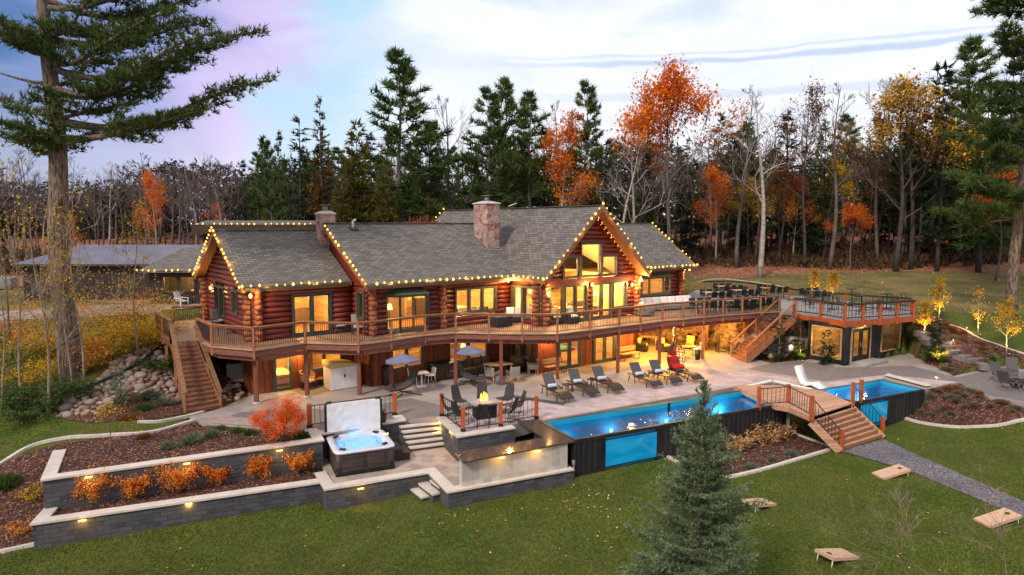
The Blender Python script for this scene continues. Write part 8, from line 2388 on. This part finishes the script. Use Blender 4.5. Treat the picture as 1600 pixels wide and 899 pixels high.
# ================================================================== small details
# grass tufts and fallen leaves on the lawn
r0 = np.random.RandomState(77)
HARD = [[G(*p)[:2] for p in ((1312,705),(1382,688),(1439,714.5),(1600,785),(1800,880),(1740,880),(1600,811),(1499,769),(1416,734.6),(1350,716))],
        [G(*p)[:2] for p in ((1042,714),(1128,747),(1304,701),(1240,679),(1200,676),(1100,690))],
        [G(*p)[:2] for p in ((-60,760),(20,715),(120,690),(200,682),(300,664),(322,656),(330,664),(240,690),(100,740),(70,760),(70,850),(0,865),(-60,870))],
        [G(*p)[:2] for p in ((1396,650),(1424,658),(1467,666),(1522,668),(1567,665),(1600,657),(1720,652),(1720,641),(1598,630),(1545,621),(1499,599),(1450,611),(1400,632))],
        PLAT, BEDLOW, POOL1, POOL2, PATIO, [(16.9,29.6),(18.3,31.2),(17.4,32.2),(14.9,30.9)]]
def on_lawn(x, y):
    ok = np.ones(x.shape, bool)
    for h_ in HARD: ok &= ~inpoly(x, y, [tuple(p[:2]) for p in h_])
    X = np.array([p[0] for p in FRONT]); Yf = np.array([p[1] for p in FRONT])
    return ok & (y < np.where(x < X[-1], np.interp(x, X, Yf), 33)) & (x > -18)
n = 150000
Y = 10.5 + 20*r0.rand(n)**1.25; X = (r0.rand(n)*2-1)*Y*.84
ok = on_lawn(X, Y); X, Y = X[ok], Y[ok]; Z = hts(X, Y)
D = r0.normal(size=(len(X),3))*.5; D[:,2] = 1
V, Fc = tufts(np.stack([X,Y,Z],-1), D, .075, 3, r0, .5, .13)
tag(arr_mesh('grass', V, Fc, leafmat('grass_tufts', [(.045,.07,.012),(.12,.165,.026),(.26,.28,.07)], .2, .5)), 'short mown lawn grass', 'grass', kind='stuff')
n = 2600; Y = 10.5 + 26*r0.rand(n); X = (r0.rand(n)*2-1)*Y*.84
m_ = r0.rand(n) < .28; X = np.where(m_, 3.5+r0.normal(size=n)*3.2, X); Y = np.where(m_, 22.5+r0.normal(size=n)*1.5, Y)
cl_ = .5+.5*np.sin(X*.9+1.3*np.sin(Y*.7))*np.sin(Y*1.1+X*.3); ok = on_lawn(X, Y) & (r0.rand(n) < .04+.5*cl_**3); X, Y = X[ok], Y[ok]
V, Fc = leaf_quads(np.stack([X,Y,hts(X,Y)+.05],-1), .085, r0, .7)
tag(arr_mesh('fallen_leaves', V, Fc, M['fallen']), 'yellow and pale fallen leaves scattered over the lawn', 'leaves', kind='stuff')
n = 5000; X = r0.uniform(-20, 60, n); Y = r0.uniform(45, 74, n); ok = (~inpoly(X, Y, HFOOT)) & (~inpoly(X, Y, [(p[0],p[1]) for p in UT])) & (Y > 48+0*X); X, Y = X[ok], Y[ok]
V, Fc = leaf_quads(np.stack([X,Y,hts(X,Y)+.05],-1), .16, r0, .85)
tag(arr_mesh('fallen_leaves', V, Fc, M['fallen']), 'fallen leaves scattered over the rear meadow', 'leaves', kind='stuff')
# bark chips and leaves on the beds
Xs, Ys, Zs = [], [], []
def bedpts(poly, n, z=None):
    p2 = [tuple(p[:2]) for p in poly]; xs_ = [p[0] for p in p2]; ys_ = [p[1] for p in p2]
    X = r0.uniform(min(xs_), max(xs_), n); Y = r0.uniform(min(ys_), max(ys_), n); ok = inpoly(X, Y, p2); X, Y = X[ok], Y[ok]
    Z = hts(X, Y)+.07 if z is None else np.full(len(X), z); Xs.append(X); Ys.append(Y); Zs.append(Z)
bedpts([XY(a, b_, -.03) for a, b_ in UB], 3000, .0); bedpts([XY(67,808,-1.12), XY(512,745,-1.12), XY(500,690,-1.12), XY(78,742,-1.12)], 2500, -1.09)
for h_, n_ in ((HARD[1],1200),(HARD[2],2500),(HARD[3],2600)): bedpts(h_, n_)
bedpts([G(*p)[:2] for p in ((1424,552),(1425,500),(1440,488),(1500,512),(1560,540),(1600,556),(1600,576),(1560,571),(1490,587),(1420,573))], 3000)
X, Y, Z = map(np.concatenate, (Xs, Ys, Zs))
V, Fc = leaf_quads(np.stack([X,Y,Z],-1), .09, r0, .6)
tag(arr_mesh('mulch_chips', V, Fc, leafmat('chips', [(.05,.025,.02),(.14,.07,.05),(.30,.17,.12),(.42,.26,.15)], 0, 3)), 'loose bark chips and dry leaves on the beds', 'mulch chips', kind='stuff')
# leaf litter under the left bushes
n = 7000; X = r0.uniform(-32,-15.5,n); Y = r0.uniform(28,44,n); ok = ~inpoly(X, Y, PATIO) & (X < -15.2-(Y-28)*.15); X, Y = X[ok], Y[ok]
V, Fc = leaf_quads(np.stack([X,Y,hts(X,Y)+.05],-1), .14, r0, .6)
tag(arr_mesh('leaf_litter', V, Fc, M['brownleaf']), 'brown and yellow leaf litter on the left bank', 'leaf litter', kind='stuff')
# bare branches in the lower right corner
def near_branch(label, base, d, L, seed, depth=4):
    rr = np.random.RandomState(seed); t = thing('bare_branch', label, 'tree branches', base, 0, 'bare birch twigs low at the right'); segs, tips = [], []
    branchy(rr, np.zeros(3), np.array(d)/np.linalg.norm(d), L, .010, depth, segs, tips, .6, .05, 5, (2,4), .5); segs = [(p, [max(.0028, q) for q in r_]) for p, r_ in segs]
    limbs_mesh(t, segs, M['palebark'], 3); return t
near_branch('forked pale birch twigs rising at the bottom right over the lawn', P(1575,930,1.5), (-.15,.2,1.0), 1.5, 5)
near_branch('tangle of thin bare twigs at the bottom edge right of the spruce', P(1440,925,.5), (-.3,.3,.6), 1.3, 8)
near_branch('second tangle of thin bare twigs near the bottom right corner', P(1530,935,1.0), (-.7,.2,.45), 1.5, 9)
# outlet post at the pool corner
p = P(896,748,-1.45); t = thing('outlet_post', 'small grey outlet post at the corner of bar and pool', 'post', p); MB().box(-.03,.03,-.03,.03,0,.6).build('post', M['grey'], t); MB().rbox((0,0,.66), (.12,.1,.18), .015).build('outlet_box', M['grey'], t)
